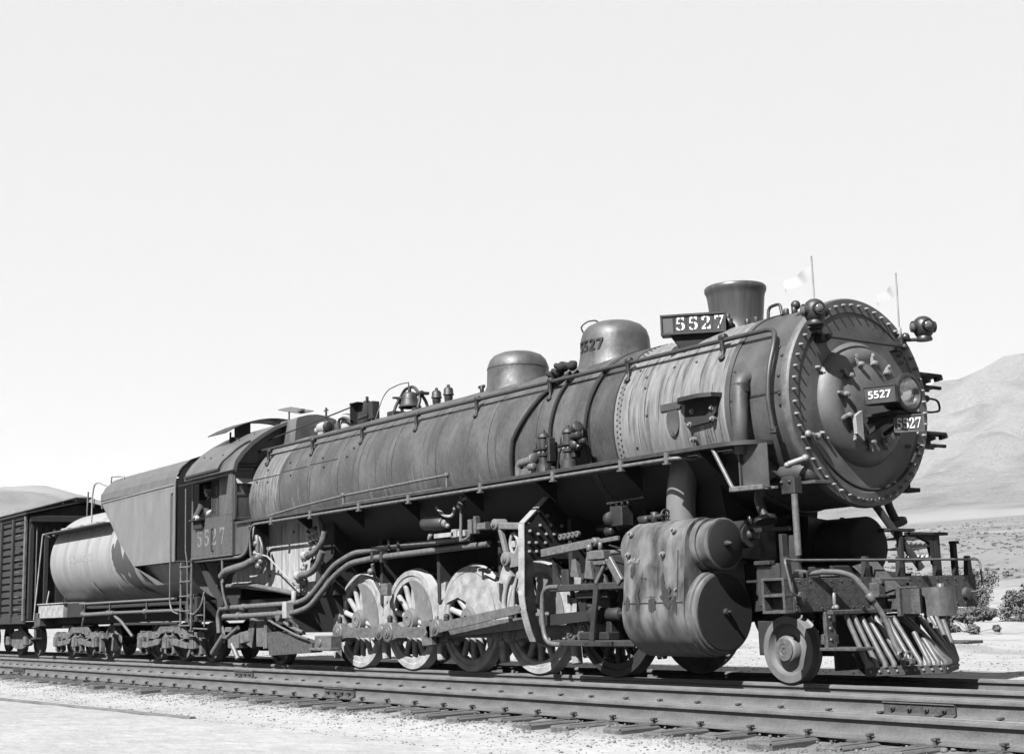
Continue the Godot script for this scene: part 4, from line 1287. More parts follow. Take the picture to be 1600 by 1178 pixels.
func build_motion() -> void:
	var py := 0.605
	var zr := 1.03
	# coupling rods
	for s in [1.0, -1.0]:
		for i in 4:
			var mb := MB.new()
			var x0: float = AX[i] - 0.327
			var x1: float = AX[i + 1] - 0.327
			var z: float = zr * s
			boss(mb, V(x0, py, z), 0.165, 0.13)
			mb.prism(PackedVector2Array([Vector2(x0 + 0.1, py - 0.13), Vector2(x0 + 0.28, py - 0.085), Vector2(x1 - 0.42, py - 0.085), Vector2(x1 - 0.3, py - 0.11), Vector2(x1 - 0.3, py + 0.11), Vector2(x1 - 0.42, py + 0.085), Vector2(x0 + 0.28, py + 0.085), Vector2(x0 + 0.1, py + 0.13)]), V(0, 0, z - 0.045), V(1, 0, 0), V(0, 1, 0), V(0, 0, 0.09))
			boss(mb, V(x1 - 0.28, py, z), 0.135, 0.12)
			if i == 3: boss(mb, V(x1, py, z), 0.165, 0.13)
			var sr := part(loco, "side_rod", mb, M.rod)
			var oc := MB.new()
			oc.cyl(V(x0, py + 0.15, z), V(x0, py + 0.23, z), 0.045, 10); oc.ball(V(x0, py + 0.23, z), 0.05, 8)
			part(sr, "oil_cup", oc, M.grease_and_shade)
	# main rod
	var m := MB.new()
	rod(m, V(3.35, 0.615, 1.19), V(5.8, 0.7525, 1.19), 0.19, 0.15, 0.09)
	boss(m, V(3.10, 0.605, 1.19), 0.2, 0.13, 0.5)
	m.box(V(3.26, 0.61, 1.19), V(0.34, 0.27, 0.12))
	var mro := part(loco, "main_rod", m, M.rod)
	var m2 := MB.new()
	rod(m2, V(5.8, 0.7525, 1.19), V(7.0, 0.82, 1.19), 0.15, 0.13, 0.089)
	boss(m2, V(7.0, 0.82, 1.19), 0.12, 0.11)
	part(mro, "small_end", m2, M.grease_and_shade)
	var ec := MB.new()
	ec.box(V(3.08, 0.6, 1.34), V(0.27, 0.4, 0.13), Basis(V(0, 0, 1), 0.05), 0.02)
	ec.bar(V(3.1, 0.605, 1.36), V(3.42, 0.68, 1.36), 0.09, 0.2)
	ec.lathe(V(3.08, 0.6, 1.4), V(0, 0, 1), [Vector2(0, 0.05), Vector2(0.02, 0.045), Vector2(0.02, 0)], 12)
	for q in [V(3.24, 0.86, 1.3), V(3.42, 0.82, 1.3)]: ec.cyl(q - V(0, 0.1, 0), q, 0.03, 8)
	part(loco, "eccentric_crank", ec, M.rod)
	var er := MB.new()
	rod(er, V(3.5, 0.68, 1.44), V(5.62, 0.93, 1.42), 0.15, 0.11, 0.05)
	boss(er, V(3.44, 0.68, 1.43), 0.13, 0.09)
	boss(er, V(5.66, 0.935, 1.42), 0.07, 0.08)
	part(loco, "eccentric_rod", er, M.rod)
	# link and its bracket
	var lb := MB.new()
	lb.bar(V(5.08, 2.1, 1.36), V(5.72, 2.05, 1.4), 0.12, 0.1)
	boss(lb, V(5.04, 2.12, 1.36), 0.08, 0.2)
	lb.bar(V(5.1, 2.06, 1.38), V(5.24, 1.68, 1.38), 0.07, 0.07, V(1, 0, 0))
	boss(lb, V(5.28, 1.62, 1.38), 0.1, 0.16)
	lb.prism(PackedVector2Array([Vector2(5.3, 1.72), Vector2(5.44, 1.66), Vector2(5.58, 1.84), Vector2(5.72, 1.95), Vector2(5.72, 1.52), Vector2(5.34, 1.5)]), V(0, 0, 1.34), V(1, 0, 0), V(0, 1, 0), V(0, 0, 0.07))
	lb.bar(V(5.05, 2.1, 1.1), V(5.72, 2.05, 1.1), 0.1, 0.1)
	part(loco, "link_bracket", lb, M.weight)
	var lk := MB.new()
	var outer := []
	for k in 13:
		var t := k / 12.0
		outer.append(V(5.37 + 0.1 * sin(t * PI), lerpf(1.98, 1.68, t), 1.33))
	lk.tube(outer, 0.035, 8)
	var o2 := []
	for k in 13:
		var t := k / 12.0
		o2.append(V(5.33 - 0.06 * sin(t * PI), lerpf(1.98, 1.68, t), 1.33))
	lk.tube(o2, 0.03, 8)
	lk.box(V(5.38, 1.82, 1.33), V(0.09, 0.1, 0.1))
	# lower arms of the link reach down to the eccentric rod
	lk.prism(PackedVector2Array([Vector2(5.16, 1.56), Vector2(5.3, 1.5), Vector2(5.34, 1.38), Vector2(5.24, 1.26), Vector2(5.02, 1.3), Vector2(5.08, 1.45)]), V(0, 0, 1.3), V(1, 0, 0), V(0, 1, 0), V(0, 0, 0.08))
	lk.tube(bend([V(5.3, 1.4, 1.36), V(5.16, 1.2, 1.36), V(5.1, 0.98, 1.36), V(5.14, 0.86, 1.36)], 0.1), 0.04, 8)
	lk.tube(bend([V(5.36, 1.36, 1.3), V(5.26, 1.15, 1.3), V(5.24, 0.9, 1.3)], 0.1), 0.03, 8)
	part(loco, "valve_link", lk, M.dusty)
	# guide yoke: transverse plate
	var y := MB.new()
	var yo := PackedVector2Array([Vector2(1.3, 2.1), Vector2(1.46, 2.08), Vector2(1.47, 1.6), Vector2(1.49, 1.1), Vector2(1.43, 0.77), Vector2(1.32, 0.48), Vector2(1.1, 0.38), Vector2(1.0, 0.42), Vector2(1.2, 0.6), Vector2(1.3, 0.8), Vector2(1.33, 1.1), Vector2(1.32, 1.6), Vector2(0.4, 1.6), Vector2(0.4, 2.5), Vector2(0.98, 2.5)])
	y.prism(yo, V(5.735, 0, 0), V(0, 0, 1), V(0, 1, 0), V(0.04, 0, 0), false)
	var yk := part(loco, "guide_yoke", y, M.black)
	var fl := MB.new()
	var path := [V(5.72, 2.46, 1.02), V(5.72, 2.09, 1.46), V(5.72, 1.6, 1.475), V(5.72, 1.1, 1.495), V(5.72, 0.9, 1.47), V(5.72, 0.77, 1.435), V(5.72, 0.62, 1.39), V(5.72, 0.48, 1.325)]
	for k in path.size() - 1:
		fl.bar(path[k], path[k + 1], 0.13, 0.022, V(0, 0, 1) if k > 0 else V(0, 1, 1))
	part(yk, "flange", fl, M.dusty)
	for q in [[1.05, 2.2], [1.18, 2.06], [1.0, 2.06], [0.8, 2.06], [1.36, 1.98], [1.22, 1.94], [1.08, 1.94], [0.94, 1.94], [0.8, 1.94], [1.38, 1.82], [1.26, 1.82], [1.38, 1.7], [1.26, 1.7], [1.1, 1.82], [1.2, 2.26], [0.66, 1.94]]:
		var b := MB.new(); b.dot(V(5.775, q[1], q[0]), V(1, 0, 0), 0.027, 0.04)
		part(yk, "rivet", b, M.bolt)
	var yf := MB.new()
	var yo2 := PackedVector2Array()
	for p in yo: yo2.append(Vector2(-p.x, p.y))
	yf.prism(yo2, V(5.735, 0, 0), V(0, 0, 1), V(0, 1, 0), V(0.04, 0, 0), false)
	part(loco, "guide_yoke", yf, M.black)
	# crosshead guides: a loop of two bars
	var g := MB.new()
	g.bar(V(6.2, 1.18, 1.3), V(8.0, 1.18, 1.3), 0.16, 0.09)
	g.bar(V(6.2, 0.46, 1.3), V(8.1, 0.46, 1.3), 0.16, 0.08)
	var gp := bend([V(6.4, 1.2, 1.37), V(6.04, 1.2, 1.37), V(6.0, 0.8, 1.37), V(6.06, 0.46, 1.37), V(6.4, 0.44, 1.37)], 0.22, 8)
	part(loco, "crosshead_guide", g, M.rail_pipe)
	var gcur := MB.new()
	gcur.tube(gp, 0.034, 10)
	part(loco, "guide_end", gcur, M.pipe)
	var ch := MB.new()
	ch.box(V(7.0, 1.08, 1.2), V(0.62, 0.1, 0.2)); ch.box(V(7.0, 0.55, 1.2), V(0.6, 0.1, 0.2)); ch.box(V(7.05, 0.82, 1.12), V(0.34, 0.5, 0.12))
	ch.cyl(V(7.0, 0.82, 1.1), V(7.0, 0.82, 1.33), 0.1, 16)
	ch.cyl(V(7.1, 0.82, 1.14), V(7.4, 0.82, 1.14), 0.09, 14)
	part(loco, "crosshead", ch, M.grease_and_shade)
	var pr := MB.new(); pr.cyl(V(7.2, 0.82, 1.14), V(8.1, 0.82, 1.14), 0.055, 16)
	part(loco, "piston_rod", pr, M.mirror)
	var cl := MB.new()
	cl.bar(V(7.25, 1.5, 1.36), V(7.06, 0.42, 1.38), 0.05, 0.09, V(1, 0, 0))
	cl.bar(V(6.95, 0.45, 1.4), V(7.5, 0.46, 1.4), 0.04, 0.06)
	part(loco, "combination_lever", cl, M.black)
	var rr := MB.new()
	rr.bar(V(6.06, 1.66, 1.38), V(7.15, 1.74, 1.38), 0.05, 0.11)
	rr.bar(V(7.0, 1.74, 1.34), V(7.6, 1.78, 1.3), 0.05, 0.06)
	boss(rr, V(7.2, 1.75, 1.36), 0.06, 0.1)
	rr.cyl(V(7.2, 1.6, 1.3), V(8.0, 1.62, 1.2), 0.035, 10)
	part(loco, "radius_rod", rr, M.pipe)
	var vx := MB.new()
	vx.box(V(7.25, 1.58, 1.36), V(0.34, 0.12, 0.14)); vx.box(V(7.3, 1.48, 1.36), V(0.24, 0.06, 0.1)); vx.cyl(V(7.12, 1.64, 1.4), V(7.12, 1.72, 1.4), 0.045, 8); vx.cyl(V(7.34, 1.64, 1.4), V(7.34, 1.74, 1.4), 0.03, 8)
	part(loco, "valve_crosshead", vx, M.rod)
	# row of oil fittings on the bracket and a mechanical lubricator behind
	for k in 5:
		var of := MB.new(); of.lathe(V(6.42 + 0.09 * k, 1.86 + 0.005 * k, 1.3), V(0, 0, 1), [Vector2(0, 0.042), Vector2(0.04, 0.042), Vector2(0.045, 0.025), Vector2(0.03, 0.02), Vector2(0.03, 0)], 12)
		part(loco, "oil_fitting", of, M.rod)
	var ml := MB.new()
	ml.box(V(7.55, 2.06, 1.2), V(0.24, 0.26, 0.2)); ml.cyl(V(7.36, 2.04, 1.25), V(7.48, 2.04, 1.3), 0.09, 14); ml.cyl(V(7.3, 1.88, 1.25), V(7.45, 1.88, 1.25), 0.06, 10)
	for k in 4: ml.cyl(V(7.36 + 0.11 * k, 2.2, 1.2), V(7.36 + 0.11 * k, 2.28, 1.2), 0.022, 8)
	ml.bar(V(7.3, 2.24, 1.2), V(7.95, 2.27, 1.15), 0.08, 0.03)
	ml.tube(bend([V(7.4, 1.7, 1.3), V(7.7, 1.64, 1.35), V(7.9, 1.7, 1.35), V(7.98, 1.78, 1.3)], 0.1), 0.012, 6)
	part(loco, "mechanical_lubricator", ml, M.black)
	for q in [[6.65, 1.45, 0.12], [6.95, 1.42, 0.16]]:
		var f := MB.new()
		f.prism(PackedVector2Array([Vector2(q[0] - 0.08, q[1] - 0.12), Vector2(q[0] + 0.1, q[1] - 0.14), Vector2(q[0] + 0.05, q[1] + q[2]), Vector2(q[0] - 0.02, q[1] + q[2])]), V(0, 0, 1.25), V(1, 0, 0), V(0, 1, 0), V(0, 0, 0.06))
		part(loco, "rocker_arm", f, M.rod)
	var br := MB.new()
	br.prism(PackedVector2Array([Vector2(6.24, 1.22), Vector2(6.24, 1.6), Vector2(6.3, 1.4), Vector2(6.44, 1.24)]), V(0, 0, 1.3), V(1, 0, 0), V(0, 1, 0), V(0, 0, 0.05))
	br.box(V(6.5, 1.32, 1.3), V(0.16, 0.22, 0.1))
	part(loco, "guide_bracket", br, M.black)
	var hg := MB.new()
	hg.bar(V(7.45, 1.52, 1.36), V(7.7, 1.22, 1.38), 0.05, 0.12); hg.bar(V(7.42, 1.52, 1.36), V(7.2, 1.22, 1.38), 0.05, 0.05)
	part(loco, "valve_hanger", hg, M.rod)

# ---------------------------------------------------------------- cylinders
func jacket_profile() -> PackedVector2Array:
	# (z, y): valve chest on top, cylinder beneath, flat side between
	var o := PackedVector2Array()
	for k in 11:
		var a := deg_to_rad(150.0 - 15.0 * k)
		o.append(Vector2(1.24 + 0.34 * cos(a), 1.60 + 0.34 * sin(a)))
	for k in 13:
		var a := deg_to_rad(8.0 - 14.0 * k)
		o.append(Vector2(1.13 + 0.52 * cos(a), 0.85 + 0.55 * sin(a)))
	o.append(Vector2(0.55, 0.75)); o.append(Vector2(0.55, 1.7))
	return o
func build_cylinders() -> void:
	for s in [1.0, -1.0]:
		var mb := MB.new()
		mb.prism(jacket_profile(), V(8.03, 0, 0), V(0, 0, s), V(0, 1, 0), V(1.08, 0, 0))
		var c := part(loco, "cylinder", mb, M.cylinder)
		# rear heads
		var rh := MB.new()
		rh.lathe(V(0, 0.82, 1.13 * s), V(1, 0, 0), [Vector2(7.9, 0), Vector2(7.9, 0.3), Vector2(7.96, 0.48), Vector2(8.03, 0.5)], 40)
		rh.lathe(V(0, 1.61, 1.24 * s), V(1, 0, 0), [Vector2(7.84, 0), Vector2(7.84, 0.16), Vector2(7.88, 0.28), Vector2(8.03, 0.33)], 36)
		part(c, "rear_head", rh, M.cylinder)
		# front cylinder head
		var fh := MB.new()
		fh.lathe(V(0, 0.82, 1.13 * s), V(1, 0, 0), [Vector2(9.11, 0.5), Vector2(9.15, 0.505), Vector2(9.19, 0.5), Vector2(9.2, 0.475), Vector2(9.235, 0.475), Vector2(9.25, 0.455), Vector2(9.25, 0)], 56)
		var fhp := part(c, "cylinder_head", fh, M.cylinder)
		var fc := MB.new()
		fc.lathe(V(0, 0.82, 1.13 * s), V(1, 0, 0), [Vector2(9.25, 0.45), Vector2(9.262, 0.44), Vector2(9.27, 0.2), Vector2(9.272, 0)], 56)
		fc.lathe(V(9.27, 0.82, 1.13 * s), V(1, 0, 0), [Vector2(0, 0.045), Vector2(0.05, 0.04), Vector2(0.05, 0.02), Vector2(0.1, 0.018), Vector2(0.1, 0)], 8)
		part(fhp, "cover", fc, M.grease_and_shade)
		# front valve chest
		var vh := MB.new()
		vh.lathe(V(0, 1.61, 1.2 * s), V(1, 0, 0), [Vector2(9.1, 0.31), Vector2(9.2, 0.31), Vector2(9.2, 0.285), Vector2(9.33, 0.285), Vector2(9.35, 0.305), Vector2(9.39, 0.305), Vector2(9.4, 0.29), Vector2(9.4, 0)], 48)
		var vhp := part(c, "valve_chest_head", vh, M.cylinder)
		var vc := MB.new()
		vc.lathe(V(0, 1.61, 1.2 * s), V(1, 0, 0), [Vector2(9.4, 0.285), Vector2(9.41, 0.27), Vector2(9.415, 0)], 48)
		vc.lathe(V(9.41, 1.61, 1.2 * s), V(1, 0, 0), [Vector2(0, 0.04), Vector2(0.05, 0.035), Vector2(0.09, 0.018), Vector2(0.1, 0)], 8)
		part(vhp, "cover", vc, M.grease_and_shade)
		if s > 0:
			for q in [[8.12, 1.76, 30], [8.9, 1.76, 30], [8.75, 1.52, 0], [8.12, 1.54, 0], [8.98, 1.1, 0]]:
				var b := MB.new()
				var nn := V(0, sin(deg_to_rad(q[2])), cos(deg_to_rad(q[2])))
				b.lathe(V(q[0], q[1] + (0.02 if q[2] > 0 else 0.0), 1.52 + (0.02 if q[2] > 0 else 0.075)), nn, [Vector2(0, 0.035), Vector2(0.03, 0.032), Vector2(0.032, 0.018), Vector2(0.06, 0.016), Vector2(0.06, 0)], 8)
				part(c, "jacket_bolt", b, M.bolt)
			var st := MB.new()
			st.prism(PackedVector2Array([Vector2(8.4, 1.0), Vector2(8.66, 1.0), Vector2(8.66, 1.38), Vector2(8.53, 1.42), Vector2(8.4, 1.38)]), V(0, 0, 1.615), V(1, 0, 0), V(0, 1, 0), V(0, 0, 0.012))
			st.box(V(8.53, 1.03, 1.63), V(0.2, 0.02, 0.02))
			part(c, "inspection_plate", st, M.cylinder)
			var seam := MB.new()
			seam.bar(V(8.04, 0.95, 1.646), V(9.1, 0.95, 1.646), 0.01, 0.012)
			seam.bar(V(9.0, 0.98, 1.64), V(9.0, 1.56, 1.585), 0.012, 0.012, V(1, 0, 0))
			part(c, "jacket_seam", seam, M.black)
			var va := MB.new()
			va.cyl(V(8.0, 1.99, 1.3), V(8.5, 2.0, 1.3), 0.035, 10); va.cyl(V(8.05, 1.97, 1.3), V(8.2, 1.97, 1.3), 0.06, 10); va.cyl(V(8.3, 1.92, 1.3), V(8.3, 2.06, 1.3), 0.05, 10)
			var ww := []
			for k in 17: ww.append(V(8.5, 2.0 + 0.075 * sin(TAU * k / 16), 1.3 + 0.075 * cos(TAU * k / 16)))
			va.tube(ww, 0.012, 6, false)
			va.tube([V(8.5, 1.93, 1.3), V(8.5, 2.07, 1.3)], 0.009, 6); va.tube([V(8.5, 2.0, 1.23), V(8.5, 2.0, 1.37)], 0.009, 6)
			part(c, "hand_valve", va, M.black)
			# oil and soot patches on the flat of the jacket
			var oil := mat(0.012, 0.03, 0.5, "blot", "grain", 0.4, 1.6, Vector3(1.5, 0.8, 1.5))
			var r2 := RandomNumberGenerator.new(); r2.seed = 8
			for q in [[8.42, 1.28, 0.06, 0.05], [8.3, 1.02, 0.05, 0.16], [8.82, 1.02, 0.09, 0.15], [8.2, 1.34, 0.04, 0.08], [8.75, 1.2, 0.03, 0.12], [8.56, 0.94, 0.07, 0.1], [8.95, 0.9, 0.05, 0.16], [8.12, 0.95, 0.04, 0.09]]:
				var ps := PackedVector2Array()
				for k in 22:
					var a := TAU * k / 22.0
					var rr := 0.55 + 0.75 * r2.randf()
					ps.append(Vector2(q[0] + q[2] * rr * cos(a), q[1] + q[3] * rr * sin(a)))
				var om := MB.new()
				for k in 22:
					var k2 := (k + 1) % 22
					var c0: Array = []
					for p in [Vector2(q[0], q[1]), ps[k], ps[k2]]:
						var zz: float = 1.651 - 0.07 * smoothstep(1.0, 1.6, p.y) - 0.05 * smoothstep(0.85, 0.6, p.y)
						c0.append(V(p.x, p.y, zz + 0.003))
					om.t3(c0[0], c0[1], c0[2], V(0, 0, 1), V(0, 0, 1), V(0, 0, 1))
				part(c, "oil_patch", om, oil)
			# chalk scribble on the jacket
			var cm := MB.new()
			var rng := RandomNumberGenerator.new(); rng.seed = 3
			for k in 9:
				var x := 8.1 + 0.025 * k
				cm.bar(V(x, 1.43 + rng.randf() * 0.02, 1.612), V(x + 0.02 + rng.randf() * 0.02, 1.47 + rng.randf() * 0.03, 1.606), 0.004, 0.012, V(0, 0, 1))
			part(c, "chalk_mark", cm, M.paint)
		# steam pipe
		var sp := MB.new()
		sp.tube(bend([V(8.52, 1.8, 1.05 * s), V(8.52, 2.2, 1.06 * s), V(8.56, 2.6, 1.0 * s), V(8.6, 2.9, 0.85 * s)], 0.25, 8), 0.185, 28)
		part(loco, "steam_pipe", sp, mat(0.07, 0.11, 0.35, "streak", "soft", 0.3, 1.3, Vector3(1.2, 0.2, 1.2)) if s > 0 else M.soot_and_shade)
		# relief valve fitting in front of the valve chest
		var rl := MB.new()
		rl.prism(PackedVector2Array([Vector2(0.3, 1.4), Vector2(0.95, 1.45), Vector2(0.98, 1.72), Vector2(0.8, 1.9), Vector2(0.3, 1.95)]), V(8.9, 0, 0), V(0, 0, s), V(0, 1, 0), V(0.45, 0, 0))
		rl.lathe(V(9.36, 1.71, 0.82 * s), V(1, 0, 0), [Vector2(0, 0.15), Vector2(0.03, 0.15), Vector2(0.03, 0.12), Vector2(0.06, 0.12), Vector2(0.06, 0.145), Vector2(0.09, 0.145), Vector2(0.09, 0.07), Vector2(0.16, 0.05), Vector2(0.16, 0)], 24)
		rl.cyl(V(9.45, 1.82, 0.82 * s), V(9.45, 1.94, 0.82 * s), 0.03, 8)
		rl.bar(V(9.5, 1.76, 0.82 * s), V(10.2, 1.74, 0.95 * s), 0.03, 0.05)
		part(loco, "relief_valve", rl, M.black)
		var ep := MB.new()
		ep.tube(bend([V(9.98, 2.3, 1.1 * s), V(9.9, 2.1, 1.15 * s), V(10.02, 1.85, 1.15 * s)], 0.1), 0.055, 10)
		ep.lathe(V(10.02, 1.84, 1.16 * s), V(0.3, -0.9, 0.1).normalized(), [Vector2(-0.03, 0), Vector2(-0.03, 0.13), Vector2(0.02, 0.13), Vector2(0.02, 0)], 16)
		part(loco, "drain_elbow", ep, M.black)
	# saddle and pipes beneath the smokebox
	var sa := MB.new()
	sa.prism(PackedVector2Array([Vector2(-1.0, 0.9), Vector2(1.0, 0.9), Vector2(0.75, 1.6), Vector2(0.9, 2.45), Vector2(-0.9, 2.45), Vector2(-0.75, 1.6)]), V(8.1, 0, 0), V(0, 0, 1), V(0, 1, 0), V(0.95, 0, 0))
	part(loco, "saddle", sa, M.soot_and_shade)
	var tk := MB.new()
	tk.cyl(V(9.85, 2.58, 1.02), V(9.97, 2.3, 0.95), 0.13, 20)
	tk.cyl(V(10.0, 2.38, 0.85), V(10.55, 2.36, 0.85), 0.12, 24, 0.02)
	tk.box(V(10.3, 2.23, 0.85), V(0.7, 0.04, 0.3))
	part(loco, "lagged_elbow", tk, M.box_grey)
	var gb := MB.new()
	gb.tube([V(10.55, 2.5, 1.02), V(10.42, 2.44, 1.16)], 0.035, 10); gb.ball(V(10.55, 2.5, 1.02), 0.045, 8); gb.ball(V(10.41, 2.43, 1.17), 0.035, 8)
	part(loco, "drain_cock", gb, M.bolt)

# ---------------------------------------------------------------- frame and under-gear
func build_under() -> void:
	for s in [1.0, -1.0]:
		var f := MB.new()
		f.prism(PackedVector2Array([Vector2(-1.0, 0.55), Vector2(-1.0, 1.2), Vector2(7.6, 1.25), Vector2(8.2, 1.5), Vector2(10.6, 1.2), Vector2(10.6, 0.9), Vector2(8.3, 0.75), Vector2(7.6, 0.55)]), V(0, 0, 0.5 * s), V(1, 0, 0), V(0, 1, 0), V(0, 0, 0.12 * s))
		part(loco, "main_frame", f, M.soot_and_shade)
		# springs and brake hangers between the wheels, dusted white
		for i in 5:
			var x: float = AX[i] + 0.857 if i < 4 else AX[0] - 0.857
			var b := MB.new()
			b.bar(V(x + 0.03, 1.22, 0.78 * s), V(x - 0.02, 0.35, 0.8 * s), 0.06, 0.1, V(1, 0, 0))
			b.box(V(x - 0.02, 0.34, 0.78 * s), V(0.13, 0.38, 0.12), Basis(V(0, 0, 1), 0.08), 0.02)
			b.box(V(x - 0.07, 0.62, 0.77 * s), V(0.1, 0.5, 0.1), Basis(V(0, 0, 1), -0.05), 0.02)
			b.box(V(x + 0.02, 1.3, 0.72 * s), V(0.16, 0.16, 0.14), Basis(), 0.03)
			b.prism(PackedVector2Array([Vector2(x - 0.12, 1.32), Vector2(x + 0.2, 1.38), Vector2(x + 0.16, 1.15), Vector2(x - 0.04, 1.02)]), V(0, 0, 0.74 * s), V(1, 0, 0), V(0, 1, 0), V(0, 0, 0.08 * s))
			part(loco, "brake_hanger", b, M.dusty if s > 0 else M.soot_and_shade)
		for i in 5:
			var sp := MB.new()
			for k in 6:
				sp.box(V(AX[i], 1.42 + 0.028 * k, 0.56 * s), V(1.2 - 0.15 * k, 0.025, 0.12), Basis(), 0.003)
			sp.box(V(AX[i], 1.3, 0.56 * s), V(0.3, 0.25, 0.16))
			part(loco, "leaf_spring", sp, M.soot_and_shade)
	# brake cylinder / injector hung under the deck
	var ic := MB.new()
	ic.cyl(V(2.84, 2.28, 1.24), V(3.42, 2.245, 1.24), 0.1, 24, 0.02)
	var inj := part(loco, "air_reservoir", ic, M.rail_pipe)
	var i2 := MB.new()
	i2.cyl(V(3.42, 2.245, 1.24), V(3.5, 2.24, 1.24), 0.07, 14); i2.ball(V(3.54, 2.2, 1.26), 0.04, 8)
	i2.cyl(V(3.05, 2.1, 1.26), V(3.0, 2.02, 1.26), 0.035, 8)
	part(inj, "end_fitting", i2, M.bolt)
	var i3 := MB.new()
	i3.bar(V(3.2, 2.06, 1.28), V(3.75, 2.06, 1.28), 0.04, 0.07); i3.box(V(3.75, 2.07, 1.26), V(0.14, 0.13, 0.08)); i3.box(V(3.95, 2.06, 1.26), V(0.2, 0.1, 0.08))
	part(inj, "hanger", i3, M.dusty)
	var hp := MB.new()
	hp.tube(bend([V(3.3, 2.5, 1.3), V(3.55, 2.34, 1.32), V(3.78, 2.33, 1.32), V(3.82, 2.48, 1.3)], 0.12), 0.026, 8)
	part(loco, "hose", hp, M.dusty)
	var vp := MB.new()
	vp.tube([V(4.0, 2.62, 1.3), V(3.98, 1.94, 1.32)], 0.026, 8); vp.tube(bend([V(3.98, 1.95, 1.32), V(4.15, 1.97, 1.32), V(4.24, 2.02, 1.32), V(4.24, 2.2, 1.32)], 0.06), 0.024, 8)
	vp.cyl(V(4.03, 2.42, 1.32), V(4.03, 2.56, 1.32), 0.055, 10); vp.ball(V(4.05, 2.47, 1.36), 0.06, 8); vp.bar(V(3.95, 2.54, 1.32), V(4.18, 2.57, 1.32), 0.04, 0.04)
	var vv := part(loco, "valve_pipe", vp, M.pipe)
	var v2 := MB.new()
	v2.box(V(4.24, 2.14, 1.3), V(0.1, 0.22, 0.08)); v2.box(V(4.36, 2.16, 1.28), V(0.06, 0.26, 0.1)); v2.box(V(4.52, 2.13, 1.28), V(0.22, 0.1, 0.1)); v2.box(V(4.66, 2.13, 1.3), V(0.02, 0.11, 0.1))
	part(vv, "valve", v2, M.rod)
	# two long pipes that drop towards the trailing truck
	for q in [[V(-4.8, 1.1, 1.3), V(-3.98, 1.11, 1.3), V(-1.42, 1.14, 1.3), V(-0.95, 1.23, 1.3), V(-0.42, 1.77, 1.1), V(0.12, 1.957, 1.0), V(1.2, 2.0, 0.9), V(3.6, 2.01, 0.86)], [V(-4.4, 0.94, 1.4), V(-3.6, 0.94, 1.4), V(-1.4, 0.97, 1.37), V(-0.95, 1.06, 1.3), V(-0.43, 1.57, 1.1), V(0.1, 1.785, 1.06), V(0.8, 1.84, 1.0), V(4.1, 1.9, 0.9)]]:
		var lp := MB.new()
		var a: Array = q.duplicate()
		if a[0].y > 1.0: a.push_front(V(-4.92, 0.95, 1.3)); a.push_front(V(-4.86, 0.62, 1.3))
		lp.tube(bend(a, 0.18, 6), 0.05, 12)
		var o := part(loco, "long_pipe", lp, M.pipe)
		for x in [-3.7, -1.65]:
			var c := MB.new()
			c.cyl(V(x - 0.06, q[0].y + (0.0 if x < -3 else 0.025), q[0].z), V(x + 0.06, q[0].y + (0.0 if x < -3 else 0.025), q[0].z), 0.075, 12)
			part(o, "coupling", c, M.pipe)
		for e in [V(0.35, 0.0, 0.0), V(0.05, 0.03, 0.0)]:
			var h := MB.new(); h.box(q[-2] + e, V(0.07, 0.19, 0.13))
			part(o, "hanger", h, M.black)
	var dp := MB.new()
	dp.tube([V(1.3, 1.72, 1.3), V(1.22, 1.45, 1.2), V(1.3, 1.2, 1.1)], 0.03, 8); dp.ball(V(1.25, 1.6, 1.3), 0.06, 8); dp.box(V(1.4, 1.3, 1.1), V(0.2, 0.2, 0.1))
	part(loco, "sander_nozzle", dp, M.pipe)
	# belly of the boiler, ash pan and cross beams close the dark space
	var ap := MB.new()
	ap.prism(PackedVector2Array([Vector2(-1.02, 1.25), Vector2(1.02, 1.25), Vector2(0.62, 0.6), Vector2(-0.62, 0.6)]), V(-4.6, 0, 0), V(0, 0, 1), V(0, 1, 0), V(4.0, 0, 0))
	part(loco, "ash_pan", ap, M.soot_and_shade)
	for x in [0.8, 2.6, 4.3, 6.0, 7.6]:
		var cb := MB.new(); cb.box(V(x, 1.6, 0), V(0.08, 1.1, 1.7))
		part(loco, "frame_brace", cb, M.soot_and_shade)
	for x in [-3.4, 3.6]:
		var wb := MB.new(); wb.cyl(V(x if x > 0 else -0.3, 2.3, 0.0), V(x + 4.0 if x > 0 else 0.6, 2.3, 0.0), 0.5, 20)
		part(loco, "air_drum", wb, M.soot_and_shade)
	# trailing truck: box beam, rocker and links
	var tb := MB.new()
	tb.prism(PackedVector2Array([Vector2(-2.68, 0.62), Vector2(-2.58, 0.2), Vector2(-0.85, 0.27), Vector2(-0.85, 0.44), Vector2(-2.25, 0.64)]), V(0, 0, 1.1), V(1, 0, 0), V(0, 1, 0), V(0, 0, 0.2))
	var tk := part(loco, "trailing_truck_frame", tb, M.rust)
	var t2 := MB.new()
	t2.box(V(-0.45, 0.44, 1.2), V(0.6, 0.24, 0.22)); t2.cyl(V(-0.55, 0.44, 1.2), V(-0.55, 0.44, 1.33), 0.07, 12); t2.box(V(-0.5, 0.33, 1.25), V(0.8, 0.05, 0.2))
	part(tk, "radius_bar", t2, M.rod)
	var t3 := MB.new()
	t3.tube(bend([V(-2.5, 0.85, 1.35), V(-2.0, 0.72, 1.35), V(-1.4, 0.58, 1.35), V(-0.9, 0.5, 1.35)], 0.2), 0.022, 8)
	t3.tube(bend([V(-2.2, 0.9, 1.3), V(-1.7, 0.72, 1.3), V(-1.2, 0.62, 1.3)], 0.2), 0.035, 8)
	part(tk, "brake_rod", t3, M.pipe)
	var t4 := MB.new()
